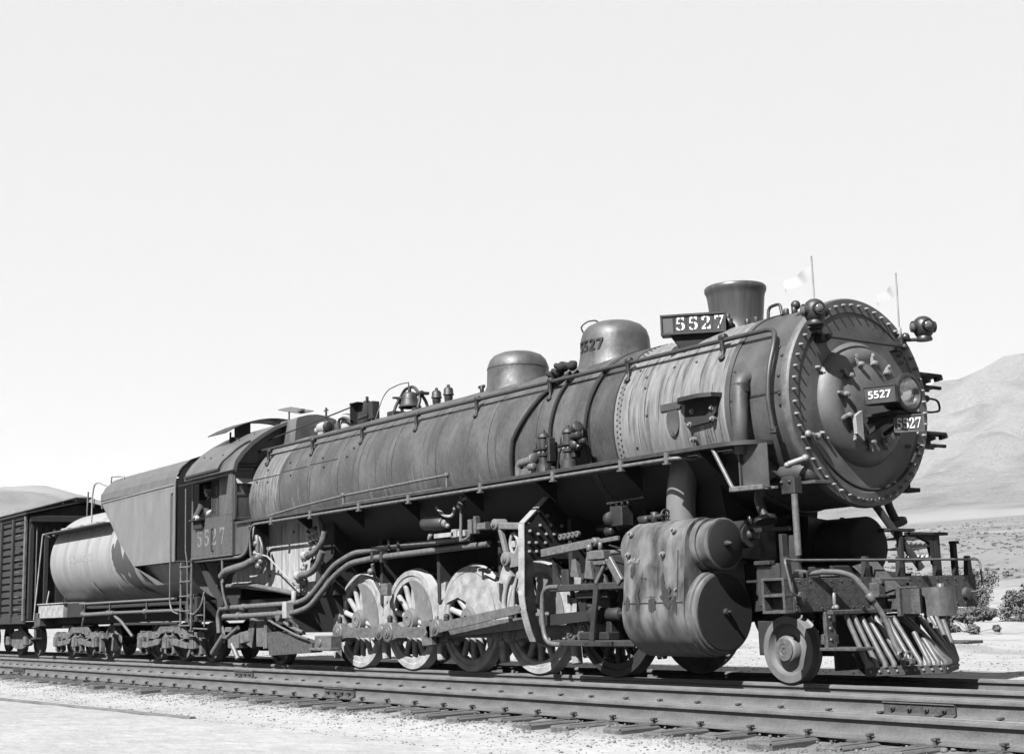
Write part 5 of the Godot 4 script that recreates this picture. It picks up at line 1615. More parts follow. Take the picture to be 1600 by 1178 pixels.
	t4.box(V(-3.1, 0.6, 1.12), V(0.34, 0.5, 0.24)); t4.box(V(-3.5, 0.62, 1.2), V(0.24, 0.55, 0.1), Basis(V(0, 0, 1), -0.3)); t4.box(V(-2.8, 0.62, 1.2), V(0.12, 0.6, 0.16)); t4.box(V(-3.9, 0.52, 1.2), V(0.7, 0.22, 0.14), Basis(V(0, 0, 1), 0.1))
	t4.box(V(-3.3, 0.95, 1.1), V(1.5, 0.12, 0.2))
	t4.cyl(V(-2.0, 0.92, 1.3), V(-2.0, 0.92, 1.42), 0.1, 12)
	part(tk, "journal_box", t4, M.truck)
	var t5 := MB.new()
	t5.tube([V(-5.12, 0.22, 1.32), V(-4.6, 0.56, 1.32)], 0.06, 10); t5.tube([V(-4.5, 0.52, 1.3), V(-3.95, 0.72, 1.3)], 0.04, 8); t5.box(V(-4.2, 0.45, 1.2), V(0.5, 0.26, 0.2)); t5.tube([V(-4.2, 0.4, 1.32), V(-3.95, 0.12, 1.3)], 0.05, 8)
	t5.box(V(-4.45, 0.68, 1.2), V(0.3, 0.1, 0.2))
	part(tk, "feed_hose", t5, M.pipe)

# ---------------------------------------------------------------- firebox
func build_firebox() -> void:
	for s in [1.0, -1.0]:
		var mb := MB.new()
		var pl := PackedVector2Array([Vector2(-3.74, 2.75), Vector2(-1.0, 2.75), Vector2(-0.86, 2.3), Vector2(-1.15, 1.25), Vector2(-1.6, 1.28), Vector2(-4.7, 1.52), Vector2(-4.6, 1.75), Vector2(-3.74, 2.1)])
		mb.prism(pl, V(0, 0, 0.0), V(1, 0, 0), V(0, 1, 0), V(0, 0, 1.12 * s))
		var f := part(loco, "firebox", mb, M.firebox)
		var ts := MB.new()
		ts.box(V(-0.75, 2.0, 0.52 * s), V(0.5, 1.5, 1.04))
		part(loco, "throat_sheet", ts, M.soot_and_shade)  # near-black block put in for the shade beside the stay bolts
		if s < 0: continue
		var sm := MB.new()
		for x in [-3.0, -2.4, -1.7]: sm.bar(V(x, 1.42, 1.122), V(x, 2.6, 1.122), 0.012, 0.014, V(1, 0, 0))
		part(f, "jacket_seam", sm, M.rust)
		for q in [[-2.55, 1.75], [-2.9, 1.68], [-3.5, 2.35], [-3.3, 2.2], [-1.9, 2.45]]:
			var b := MB.new(); b.dot(V(q[0], q[1], 1.12), V(0, 0, 1), 0.03, 0.03)
			part(f, "plug", b, M.rust)
		# flexible stay bolts in a cluster
		var rng := RandomNumberGenerator.new(); rng.seed = 5
		for i in 6:
			for j in 3:
				var b2 := MB.new()
				var p := V(-1.28 + 0.13 * j + 0.03 * i, 2.42 - 0.11 * i + 0.02 * j, 1.12)
				b2.lathe(p, V(0, 0, 1), [Vector2(0, 0.045), Vector2(0.03, 0.042), Vector2(0.03, 0.025), Vector2(0.06, 0.022), Vector2(0.06, 0)], 7)
				part(f, "stay_bolt", b2, M.rust if rng.randf() < 0.6 else M.firebox)
		for j in 9:
			var b3 := MB.new()
			b3.lathe(V(-1.5 + 0.05 * (j % 3) , 1.98 - 0.075 * j, 1.12), V(0, 0, 1), [Vector2(0, 0.05), Vector2(0.05, 0.045), Vector2(0.05, 0.02), Vector2(0.09, 0.02), Vector2(0.09, 0)], 7)
			part(f, "stay_bolt", b3, M.firebox)
		var mr := MB.new()
		mr.tube([V(-4.75, 1.54, 1.18), V(-3.6, 1.53, 1.2), V(-1.6, 1.3, 1.2)], 0.045, 10)
		part(f, "mud_ring", mr, M.pipe)
		for q in [[V(-0.35, 2.36, 1.3), V(-0.4, 2.18, 1.32), V(-0.7, 2.02, 1.3), V(-1.12, 1.97, 1.28)], [V(-0.45, 2.02, 1.3), V(-0.6, 1.78, 1.32), V(-0.85, 1.66, 1.32), V(-1.35, 1.62, 1.3)]]:
			var h := MB.new(); h.tube(bend(q, 0.2, 6), 0.06, 12)
			var ho := part(f, "hose", h, M.pipe)
			var hc := MB.new(); hc.cyl(q[3] - V(0.08, 0, 0), q[3] + V(0.06, 0, 0), 0.085, 10)
			part(ho, "coupling", hc, M.dusty)
		# blow-off fitting and its long rod
		var bo := MB.new()
		bo.cyl(V(-1.45, 1.4, 1.25), V(-1.45, 1.6, 1.25), 0.06, 10); bo.box(V(-1.5, 1.5, 1.22), V(0.26, 0.1, 0.14)); bo.cyl(V(-1.55, 1.1, 1.3), V(-1.55, 1.36, 1.3), 0.05, 10); bo.box(V(-1.6, 1.02, 1.4), V(0.16, 0.3, 0.16))
		part(f, "blow_off_cock", bo, M.dusty)
		var rd := MB.new()
		rd.tube([V(-2.95, 2.12, 1.45), V(-2.4, 2.02, 1.42), V(-1.5, 1.5, 1.35)], 0.016, 6)
		part(f, "pull_rod", rd, M.dusty)
		# injector with thick pipes below the cab
		var ij := MB.new()
		ij.tube(bend([V(-5.6, 2.07, 1.5), V(-3.4, 2.06, 1.5), V(-3.1, 2.15, 1.5), V(-2.97, 2.5, 1.52), V(-2.92, 2.62, 1.55)], 0.15, 6), 0.03, 10)
		ij.tube(bend([V(-4.35, 1.72, 1.48), V(-4.15, 1.82, 1.48), V(-3.3, 1.9, 1.46), V(-2.9, 2.0, 1.42)], 0.12, 6), 0.075, 14)
		ij.tube(bend([V(-4.35, 1.72, 1.48), V(-4.32, 1.4, 1.46), V(-4.25, 1.1, 1.4)], 0.1), 0.03, 8)
		ij.tube([V(-4.28, 2.06, 1.5), V(-4.28, 1.6, 1.48)], 0.028, 8)
		var io := part(loco, "injector", ij, M.pipe)
		var ib := MB.new()
		for q in [V(-2.95, 2.1, 1.4), V(-2.82, 2.02, 1.42), V(-3.05, 2.0, 1.4), V(-2.7, 1.94, 1.4), V(-2.88, 2.28, 1.42), V(-2.82, 1.86, 1.4)]: ib.ball(q, 0.075, 8)
		ib.cyl(V(-3.2, 1.95, 1.4), V(-2.6, 2.05, 1.42), 0.06, 10); ib.cyl(V(-2.85, 1.85, 1.38), V(-2.85, 2.45, 1.42), 0.05, 10); ib.cyl(V(-2.72, 1.9, 1.4), V(-2.66, 2.3, 1.42), 0.03, 8)
		ib.tube(bend([V(-2.75, 2.4, 1.42), V(-2.6, 2.2, 1.42), V(-2.66, 1.9, 1.4), V(-2.85, 1.74, 1.36)], 0.1), 0.028, 8)
		part(io, "body", ib, M.rod)

# ---------------------------------------------------------------- cab
func roof_curve(r: float) -> Array:
	# (z, y) from the near eave over the ridge to the far eave
	var o := []
	var near := [Vector2(1.61, 3.76), Vector2(1.57, 3.92), Vector2(1.44, 4.1), Vector2(1.22, 4.32), Vector2(0.98, 4.49), Vector2(0.7, 4.65), Vector2(0.4, 4.77), Vector2(0.0, 4.82)]
	for p in near: o.append(Vector2(p.x * (1.0 - r / 1.6), p.y - r))
	for i in range(6, -1, -1): o.append(Vector2(-near[i].x * (1.0 - r / 1.6), near[i].y - r))
	return o
func build_cab() -> void:
	for s in [1.0, -1.0]:
		var mb := MB.new()
		mb.box(V(-4.715, 2.515, 1.54 * s), V(2.03, 0.79, 0.02), Basis(), 0.004)
		mb.box(V(-4.015, 3.385, 1.54 * s), V(0.63, 0.95, 0.02), Basis(), 0.004)
		mb.box(V(-5.0, 3.755, 1.54 * s), V(1.34, 0.21, 0.02), Basis(), 0.004)
		mb.box(V(-5.7, 3.28, 1.54 * s), V(0.06, 0.74, 0.02), Basis(), 0.004)
		mb.box(V(-4.715, 2.12, 1.545 * s), V(2.04, 0.04, 0.04))
		var c := part(loco, "cab_side", mb, M.cab)
		if s < 0:
			var shd := MB.new()
			shd.box(V(-5.0, 3.28, -1.5), V(1.4, 0.8, 0.02))  # dark panel added to stop sky showing through the far window
			part(c, "added_window_panel", shd, M.soot_and_shade)
			continue
		var ap := MB.new()
		ap.prism(PackedVector2Array([Vector2(-3.695, 2.12), Vector2(-3.695, 2.7), Vector2(-2.95, 2.7), Vector2(-2.95, 2.3), Vector2(-3.15, 2.12)]), V(0, 0, 1.47), V(1, 0, 0), V(0, 1, 0), V(0, 0, 0.02))
		part(c, "apron", ap, M.cab)
		var rv := MB.new()
		for k in 14: rv.dot(V(-5.66 + 0.148 * k, 2.17, 1.55), V(0, 0, 1), 0.012)
		for k in 12: rv.dot(V(-3.74, 2.25 + 0.13 * k, 1.55), V(0, 0, 1), 0.013)
		for k in 6: rv.dot(V(-4.27, 2.96 + 0.14 * k, 1.55), V(0, 0, 1), 0.012)
		for k in 8: rv.dot(V(-3.95, 2.3 + 0.1 * k, 1.55), V(0, 0, 1), 0.008)
		stuff(part(c, "rivet", rv, M.black))
		for k in 4:
			words(c, "numeral", "5527"[k], 0.33, V(-5.29 + 0.365 * k + (0.02 if k == 3 else 0.0), 2.51, 1.5505), Basis(), M.faded, "Droid Serif", true, 0.004)
		var grab := MB.new()
		grab.tube([V(-4.62, 2.24, 1.59), V(-4.62, 2.68, 1.59)], 0.014, 6)
		grab.ball(V(-4.62, 2.24, 1.57), 0.025, 6); grab.ball(V(-4.62, 2.68, 1.57), 0.025, 6)
		part(c, "grab_iron", grab, M.black)
		# window: sliding sashes in the front half of the opening
		var sh := MB.new()
		for x in [-4.36, -4.72]:
			sh.box(V(x, 3.28, 1.525), V(0.05, 0.74, 0.03))
		for y in [2.93, 3.62]: sh.box(V(-4.54, y, 1.525), V(0.36, 0.05, 0.03))
		sh.box(V(-4.54, 3.28, 1.5), V(0.04, 0.7, 0.02))
		var wi := part(c, "window_sash", sh, M.wood)
		var gp := MB.new(); gp.box(V(-4.54, 3.28, 1.522), V(0.32, 0.66, 0.006), Basis(), 0.0)
		part(wi, "pane", gp, M.glass)
		var ar := MB.new()
		ar.box(V(-5.3, 2.895, 1.6), V(0.56, 0.045, 0.16)); ar.box(V(-5.3, 2.8, 1.58), V(0.44, 0.18, 0.05))
		part(c, "arm_rest", ar, M.soot_and_shade)
		var aw := MB.new()
		aw.box(V(-4.85, 3.655, 1.68), V(1.9, 0.02, 0.3), Basis(V(1, 0, 0), 0.22), 0.004)
		part(c, "awning", aw, M.black)
		var gu := MB.new()
		gu.bar(V(-5.95, 3.82, 1.625), V(-4.2, 3.83, 1.625), 0.03, 0.05)
		gu.tube(bend([V(-4.2, 3.83, 1.63), V(-4.08, 3.97, 1.6), V(-3.9, 4.22, 1.37), V(-3.7, 4.33, 1.25), V(-3.6, 4.34, 1.22)], 0.1), 0.022, 6)
		part(c, "rain_gutter", gu, M.black)
	# front wall round the boiler with a door on the near side
	var fw := MB.new()
	var pl := PackedVector2Array([Vector2(1.53, 2.12)])
	for p in roof_curve(0.05): pl.append(Vector2(clampf(p.x, -1.53, 1.53), p.y))
	pl.append(Vector2(-1.53, 2.12))
	fw.prism(pl, V(-3.73, 0, 0), V(0, 0, 1), V(0, 1, 0), V(0.03, 0, 0))
	var front := part(loco, "cab_front", fw, M.cab)
	var dr := MB.new()
	for z in [1.1, 1.5]: dr.box(V(-3.685, 3.3, z), V(0.04, 1.02, 0.06))
	for y in [2.82, 3.3, 3.62, 3.79]: dr.box(V(-3.685, y, 1.3), V(0.04, 0.06, 0.4))
	dr.box(V(-3.69, 3.06, 1.3), V(0.02, 0.44, 0.36))
	var door := part(front, "door", dr, M.cab)
	var pn := MB.new(); pn.box(V(-3.69, 3.46, 1.3), V(0.01, 0.28, 0.34), Basis(), 0.0)
	part(door, "pane", pn, M.glass)
	var lv := MB.new(); lv.box(V(-3.64, 3.56, 1.3), V(0.16, 0.012, 0.38), Basis(V(0, 0, 1), -0.9))
	part(door, "visor", lv, M.dusty)
	var hb := MB.new(); hb.box(V(-3.66, 3.86, 1.28), V(0.05, 0.05, 0.5)); hb.tube([V(-3.66, 3.9, 1.5), V(-3.66, 3.9, 1.02)], 0.015, 6); hb.ball(V(-3.66, 3.92, 1.0), 0.04, 8)
	part(front, "rail", hb, M.black)
	# arched roof with a raised ventilator lid
	var rf := MB.new()
	var o := PackedVector2Array()
	for p in roof_curve(0.0): o.append(p)
	var inn := roof_curve(0.035)
	inn.reverse()
	for p in inn: o.append(p)
	rf.prism(o, V(-6.0, 0, 0), V(0, 0, 1), V(0, 1, 0), V(2.48, 0, 0))
	var roof := part(loco, "cab_roof", rf, M.roof)
	var edge := MB.new()
	var ol := PackedVector2Array()
	for p in roof_curve(-0.012): ol.append(p)
	var il := roof_curve(0.05)
	il.reverse()
	for p in il: ol.append(p)
	edge.prism(ol, V(-3.53, 0, 0), V(0, 0, 1), V(0, 1, 0), V(0.025, 0, 0))
	part(roof, "front_edge", edge, M.roof)
	var rr := MB.new()
	for q in [[-5.6, 1.33, 4.22], [-5.1, 1.4, 4.15], [-4.5, 1.4, 4.15], [-4.6, 1.0, 4.49], [-4.2, 0.85, 4.57]]: rr.dot(V(q[0], q[2], q[1]), V(0, 0.6, 0.8), 0.022)
	stuff(part(roof, "rivet", rr, M.black))
	var vl := MB.new()
	var vp := PackedVector2Array()
	for k in 13:
		var t := -1.2 + 2.4 * k / 12.0
		vp.append(Vector2(t, 5.03 - 0.25 * t * t))
	for k in 13:
		var t := 1.2 - 2.4 * k / 12.0
		vp.append(Vector2(t, 5.01 - 0.25 * t * t))
	vl.prism(vp, V(-5.75, 0.02, 0), V(0, 0, 1), V(0, 1, 0), V(0.9, -0.02, 0))
	var lid := part(roof, "ventilator_lid", vl, M.black)
	var vs := MB.new()
	for z in [0.62, -0.62]:
		vs.box(V(-5.3, 4.8, z), V(0.7, 0.26, 0.05)); vs.box(V(-5.0, 4.76, z + 0.02 * signf(z)), V(0.16, 0.3, 0.08))
	vs.cyl(V(-5.1, 4.5, 0.98), V(-5.15, 4.72, 0.95), 0.02, 6); vs.ball(V(-5.1, 4.56, 0.92), 0.06, 8)
	part(lid, "support", vs, M.soot_and_shade)
	var sk := MB.new()
	sk.box(V(-4.05, 5.09, 0.0), V(1.05, 0.02, 0.3), Basis(V(0, 0, 1), -0.21) * Basis(V(1, 0, 0), 0.25), 0.004)
	sk.cyl(V(-4.15, 4.9, 0.1), V(-4.15, 5.14, 0.1), 0.02, 6); sk.box(V(-3.6, 5.02, 0.1), V(0.14, 0.06, 0.1))
	part(loco, "deflector_plate", sk, M.roof)
	# floor, back of the boiler, seat
	var fl := MB.new()
	fl.box(V(-4.85, 2.08, 0), V(2.2, 0.05, 3.04)); fl.box(V(-4.3, 2.6, 0), V(1.1, 1.0, 1.6)); fl.box(V(-5.35, 2.55, 1.2), V(0.4, 0.08, 0.4)); fl.box(V(-5.35, 2.3, 1.2), V(0.3, 0.42, 0.3))
	part(loco, "cab_floor", fl, M.soot_and_shade)
	var bk := MB.new()
	var bp := PackedVector2Array()
	for p in roof_curve(0.06): bp.append(Vector2(clampf(p.x, -1.4, 1.4), p.y))
	bp.append(Vector2(-1.4, 3.3)); bp.append(Vector2(1.4, 3.3))
	bk.prism(bp, V(-5.72, 0, 0), V(0, 0, 1), V(0, 1, 0), V(0.03, 0, 0)); bk.box(V(-5.74, 2.6, -1.2), V(0.03, 1.0, 0.6))
	part(loco, "cab_back", bk, M.soot_and_shade)
	# hand pole and ladder at the back corner
	var lad := MB.new()
	lad.tube(bend([V(-6.02, 3.6, 1.56), V(-6.0, 2.3, 1.56), V(-5.95, 2.05, 1.54), V(-5.95, 0.85, 1.52)], 0.06), 0.017, 8)
	part(loco, "hand_pole", lad, M.pipe)
	var l2 := MB.new()
	l2.box(V(-6.38, 1.38, 1.5), V(0.05, 1.4, 0.03)); l2.box(V(-5.82, 1.38, 1.5), V(0.05, 1.4, 0.03))
	var lo := part(loco, "cab_ladder", l2, M.pipe)
	for k in 5:
		var r := MB.new(); r.box(V(-6.1, 0.78 + 0.3 * k, 1.5), V(0.56, 0.03, 0.08))
		part(lo, "rung", r, M.pipe)
	var bx := MB.new()
	bx.prism(PackedVector2Array([Vector2(-5.8, 2.05), Vector2(-5.6, 2.05), Vector2(-4.62, 1.3), Vector2(-4.68, 1.2), Vector2(-5.2, 1.45)]), V(0, 0, 1.32), V(1, 0, 0), V(0, 1, 0), V(0, 0, 0.04))
	bx.box(V(-5.3, 1.55, 0), V(1.2, 0.9, 1.8)); bx.box(V(-4.62, 1.22, 1.3), V(0.16, 0.16, 0.14)); bx.box(V(-5.6, 1.1, 1.45), V(0.14, 0.5, 0.1))
	part(loco, "cab_support", bx, M.soot_and_shade)
	var hs := MB.new()
	hs.tube(bend([V(-5.25, 1.45, 1.45), V(-5.3, 1.15, 1.5), V(-5.7, 0.98, 1.5), V(-5.95, 1.05, 1.5)], 0.25, 6), 0.025, 8)
	hs.tube([V(-5.25, 1.35, 1.45), V(-5.25, 0.75, 1.45)], 0.018, 6); hs.tube([V(-5.8, 0.98, 1.48), V(-5.25, 0.98, 1.48)], 0.018, 6)
	hs.tube([V(-5.9, 0.72, 1.45), V(-5.1, 0.7, 1.45)], 0.02, 6)
	part(loco, "water_hose", hs, M.pipe)

# ---------------------------------------------------------------- pilot and buffer beam
func build_pilot() -> void:
	var b := MB.new()
	b.box(V(10.55, 0.985, 0), V(0.34, 0.37, 3.1), Basis(), 0.01)
	var beam := part(loco, "buffer_beam", b, M.rust)
	for s in [1.0, -1.0]:
		# hollow steel end casting with two pockets
		var e := MB.new()
		for y in [0.81, 0.985, 1.16]: e.box(V(10.55, y, 1.61 * s), V(0.34, 0.03, 0.13), Basis(), 0.005)
		for x in [10.4, 10.7]: e.box(V(x, 0.985, 1.612 * s), V(0.035, 0.36, 0.125), Basis(), 0.005)
		e.lathe(V(10.72, 0.95, 1.45 * s), V(1, 0, 0), [Vector2(0, 0.075), Vector2(0.05, 0.07), Vector2(0.06, 0.02), Vector2(0.06, 0)], 16)
		part(beam, "end_casting", e, M.rust)
		# uncoupling handle
		var h := MB.new()
		h.tube(bend([V(10.76, 1.35, 1.5 * s), V(10.74, 1.37, 1.66 * s), V(10.78, 1.33, 1.7 * s), V(10.82, 1.0, 1.66 * s), V(10.8, 0.97, 1.56 * s), V(10.76, 0.97, 1.48 * s)], 0.05, 5), 0.014, 8)
		part(beam, "lift_handle", h, M.rod)
		for z in [0.3, 1.58]:
			var st := MB.new()
			st.prism(PackedVector2Array([Vector2(z * s - 0.05, 1.17), Vector2(z * s + 0.05, 1.17), Vector2(z * s + 0.025, 1.4), Vector2(z * s - 0.025, 1.4)]), V(10.66, 0, 0), V(0, 0, 1), V(0, 1, 0), V(0.06, 0, 0))
			part(beam, "rod_bracket", st, M.rail_pipe)
	var ur := MB.new()
	ur.tube([V(10.76, 1.355, 1.55), V(10.76, 1.355, -1.68)], 0.014, 8)
	part(beam, "uncoupling_rod", ur, M.pipe)
	var rv := MB.new()
	for k in 7:
		for y in [0.84, 1.13]:
			for s in [1.0, -1.0]: rv.dot(V(10.72, y, s * (0.42 + 0.17 * k)), V(1, 0, 0), 0.014)
	for k in 9: rv.dot(V(10.72, 0.83 + 0.037 * k, 1.5), V(1, 0, 0), 0.012)
	stuff(part(beam, "rivet", rv, M.rust))
	# coupler
	var cp := MB.new()
	cp.box(V(10.92, 0.88, 0), V(0.42, 0.22, 0.24), Basis(), 0.03)
	cp.prism(PackedVector2Array([Vector2(11.02, -0.12), Vector2(11.12, -0.2), Vector2(11.24, -0.22), Vector2(11.24, 0.1), Vector2(11.32, 0.16), Vector2(11.36, 0.25), Vector2(11.26, 0.27), Vector2(11.12, 0.2), Vector2(11.02, 0.12)]), V(0, 0.75, 0), V(1, 0, 0), V(0, 0, 1), V(0, 0.27, 0))
	cp.box(V(11.0, 0.88, 0), V(0.05, 0.34, 0.36), Basis(), 0.015)
	var co := part(loco, "coupler", cp, M.rust)
	var kn := MB.new()
	kn.prism(PackedVector2Array([Vector2(11.25, -0.2), Vector2(11.3, -0.235), Vector2(11.43, -0.235), Vector2(11.5, -0.19), Vector2(11.535, -0.1), Vector2(11.535, 0.03), Vector2(11.5, 0.1), Vector2(11.42, 0.115), Vector2(11.34, 0.09), Vector2(11.25, 0.06)]), V(0, 0.72, 0), V(1, 0, 0), V(0, 0, 1), V(0, 0.31, 0))
	kn.cyl(V(11.34, 0.68, -0.15), V(11.34, 1.07, -0.15), 0.04, 12)
	part(co, "knuckle", kn, M.rod)
	var pk := MB.new()
	pk.box(V(10.78, 0.88, 0.24), V(0.14, 0.44, 0.12)); pk.box(V(10.78, 0.88, -0.24), V(0.14, 0.44, 0.12)); pk.box(V(10.78, 1.1, 0), V(0.14, 0.1, 0.5)); pk.box(V(10.78, 0.69, 0), V(0.16, 0.08, 0.6)); pk.box(V(10.8, 0.95, 0.28), V(0.2, 0.03, 0.2))
	pk.prism(PackedVector2Array([Vector2(10.5, 1.17), Vector2(10.95, 1.0), Vector2(10.95, 0.96), Vector2(10.72, 0.96), Vector2(10.5, 1.1)]), V(0, 0, 0.12), V(1, 0, 0), V(0, 1, 0), V(0, 0, 0.04))
	pk.prism(PackedVector2Array([Vector2(10.4, 1.3), Vector2(10.62, 1.34), Vector2(10.95, 1.02), Vector2(10.8, 0.98)]), V(0, 0, 0.0), V(1, 0, 0), V(0, 1, 0), V(0, 0, 0.18))
	part(co, "pocket", pk, M.rust)
	# slatted pilot: a shallow V of tubes over a riveted bottom strip
	var a := V(11.0, 0.15, 0.8)
	var nose := V(11.42, 0.15, 0.0)
	for s in [1.0, -1.0]:
		var bt := MB.new()
		var d: Vector3 = (V(nose.x, 0, 0) - V(a.x, 0, a.z * s)).normalized()
		var nn: Vector3 = V(-d.z, 0, d.x) * s
		bt.bar(V(a.x, 0.15, a.z * s), V(nose.x, 0.15, 0.0), 0.03, 0.1)
		var pb := part(loco, "pilot_bottom_strip", bt, M.rust)
		for k in 9:
			var p: Vector3 = V(a.x, 0.15, a.z * s).lerp(V(nose.x, 0.15, 0), (k + 0.5) / 9.0) + nn * 0.016
			var r := MB.new(); r.dot(p, nn, 0.017, 0.02)
			part(pb, "rivet", r, M.bolt)
		var tops := [[10.8, 0.76, 0.82], [10.8, 0.76, 0.70], [10.8, 0.72, 0.56], [10.8, 0.71, 0.44], [10.8, 0.76, 0.36], [10.8, 0.73, 0.16], [10.82, 0.72, 0.06], [11.1, 0.54, 0.06], [11.17, 0.48, 0.0]]
		for k in 9:
			var t := (k + 0.3) / 9.0
			var bot: Vector3 = V(a.x, 0.19, a.z * s).lerp(V(nose.x, 0.19, 0), t)
			var tb := MB.new()
			var tp := V(tops[k][0], tops[k][1], tops[k][2] * s)
			tb.tube([tp, bot + V(0, 0.04, 0), bot], 0.031, 10)
			var pt := part(loco, "pilot_bar", tb, M.pipe)
			var ft := MB.new(); ft.bar(bot + V(0, -0.06, 0) + nn * 0.004, bot + V(0, 0.02, 0) + nn * 0.004, 0.05, 0.02, nn)
			part(pt, "foot", ft, M.rod)
		# hanging step by the pilot
		var sp := MB.new()
		sp.box(V(10.72, 0.59, 1.0 * s), V(0.05, 0.42, 0.16)); sp.box(V(10.9, 0.4, 0.96 * s), V(0.5, 0.035, 0.3)); sp.box(V(10.68, 0.5, 0.98 * s), V(0.12, 0.12, 0.2)); sp.box(V(10.82, 0.79, 0.6 * s), V(0.08, 0.05, 1.0))
		var so := part(loco, "pilot_step", sp, M.rust)
		var sr := MB.new()
		for q in [0.5, 0.62, 0.74]: sr.dot(V(10.745, q, 1.02 * s), V(1, 0, 0), 0.018)
		for q in [0.78, 0.84]: sr.dot(V(10.77, q, 0.98 * s), V(1, 0, 0), 0.022, 0.03)
		stuff(part(so, "rivet", sr, M.bolt))
	# air hose
	var ah := MB.new()
	ah.tube(bend([V(10.78, 1.23, 1.15), V(10.9, 1.22, 0.98), V(11.0, 1.17, 0.88), V(11.1, 0.98, 0.78), V(11.18, 0.7, 0.62), V(11.26, 0.42, 0.6), V(11.3, 0.34, 0.58)], 0.12, 6), 0.032, 10)
	ah.tube([V(10.7, 1.21, 1.28), V(10.8, 1.23, 1.1)], 0.028, 8)
	var ho := part(loco, "air_hose", ah, M.pipe)
	var gc := MB.new()
	for q in [V(11.3, 0.32, 0.56), V(11.31, 0.3, 0.46)]:
		var ring := []
		for k in 13: ring.append(q + V(0.0, 0.05 * sin(TAU * k / 12), 0.05 * cos(TAU * k / 12)))
		gc.tube(ring, 0.018, 6, false)
	gc.cyl(V(11.1, 0.98, 0.78), V(11.13, 0.9, 0.75), 0.042, 10); gc.box(V(11.32, 0.25, 0.42), V(0.05, 0.06, 0.08))
	part(ho, "coupling", gc, M.rod)
	var pb2 := MB.new()
	pb2.cyl(V(10.75, 1.02, 0.93), V(10.75, 0.82, 0.93), 0.02, 8); pb2.ball(V(10.76, 1.04, 0.93), 0.035, 8); pb2.ball(V(10.76, 0.84, 0.92), 0.035, 8)
	part(beam, "pin_lifter", pb2, M.bolt)
	var tr := MB.new()
	tr.tube(bend([V(10.7, 1.22, 1.45), V(10.6, 1.24, 1.35), V(10.65, 1.23, 1.25)], 0.05), 0.025, 8)
	tr.box(V(10.6, 1.2, 1.35), V(0.12, 0.06, 0.12)); tr.box(V(10.5, 1.21, 0.7), V(0.2, 0.06, 0.1))
	part(beam, "angle_cock", tr, M.rod)
	# deck behind the beam, uprights and perforated steps
	var dk := MB.new()
	dk.box(V(10.0, 1.16, 0), V(1.0, 0.03, 2.0)); dk.box(V(10.05, 1.24, 0.0), V(0.6, 0.14, 0.9))
	dk.box(V(9.9, 0.5, 0), V(1.3, 0.4, 1.2)); dk.box(V(10.55, 0.45, 0), V(0.05, 0.6, 1.5))  # truck block, plus a dark sheet added as shade behind the bars
	part(loco, "pilot_deck", dk, M.soot_and_shade)
	var ad := MB.new()
	ad.cyl(V(9.1, 1.56, -0.72), V(9.95, 1.56, -0.72), 0.36, 40, 0.04)
	part(loco, "air_drum", ad, M.soot_and_shade)
	var cyl2 := MB.new(); cyl2.box(V(10.26, 1.42, 1.15), V(0.05, 0.5, 0.1)); cyl2.prism(PackedVector2Array([Vector2(10.3, 1.18), Vector2(10.48, 1.18), Vector2(10.42, 1.65), Vector2(10.34, 1.65)]), V(0, 0, 1.1), V(1, 0, 0), V(0, 1, 0), V(0, 0, 0.04))
	cyl2.box(V(9.98, 1.1, 1.1), V(0.32, 0.46, 0.1)); cyl2.box(V(9.95, 1.36, 1.15), V(0.24, 0.05, 0.1)); cyl2.box(V(10.16, 1.1, 1.14), V(0.06, 0.5, 0.06))
	part(loco, "deck_bracket", cyl2, M.rail_pipe)
	for q in [[-0.35, 1.7, -0.14, -0.58, 0.05], [-1.0, 1.66, -0.5, -1.2, 0.1], [-1.34, 1.56, -1.32, -1.4, 0.06]]:
		var po := MB.new()
		po.box(V(10.68, (1.16 + q[1]) / 2, q[0]), V(0.06, q[1] - 1.16, q[4] + 0.02)); po.box(V(10.68, q[1], (q[2] + q[3]) / 2), V(0.1, 0.035, absf(q[3] - q[2])))
		if q[0] < -0.9 and q[0] > -1.2: po.prism(PackedVector2Array([Vector2(-0.93, 1.3), Vector2(-0.93, 1.64), Vector2(-0.6, 1.64), Vector2(-0.86, 1.56)]), V(10.65, 0, 0), V(0, 0, 1), V(0, 1, 0), V(0.06, 0, 0))
		part(loco, "upright", po, M.soot_and_shade)
	for y in [1.5, 1.36, 1.62]:
		var tdr := MB.new()
		tdr.box(V(10.55, y, -0.7), V(0.3, 0.02, 0.5), Basis(V(0, 0, 1), 0.1))
		var to := part(loco, "perforated_step", tdr, M.black)
		for k in 6:
			for e in 2:
				var nub := MB.new(); nub.ball(V(10.66 - 0.14 * e, y + 0.03, -0.5 - 0.085 * k), 0.024, 6)
				part(to, "stud", nub, M.paint)

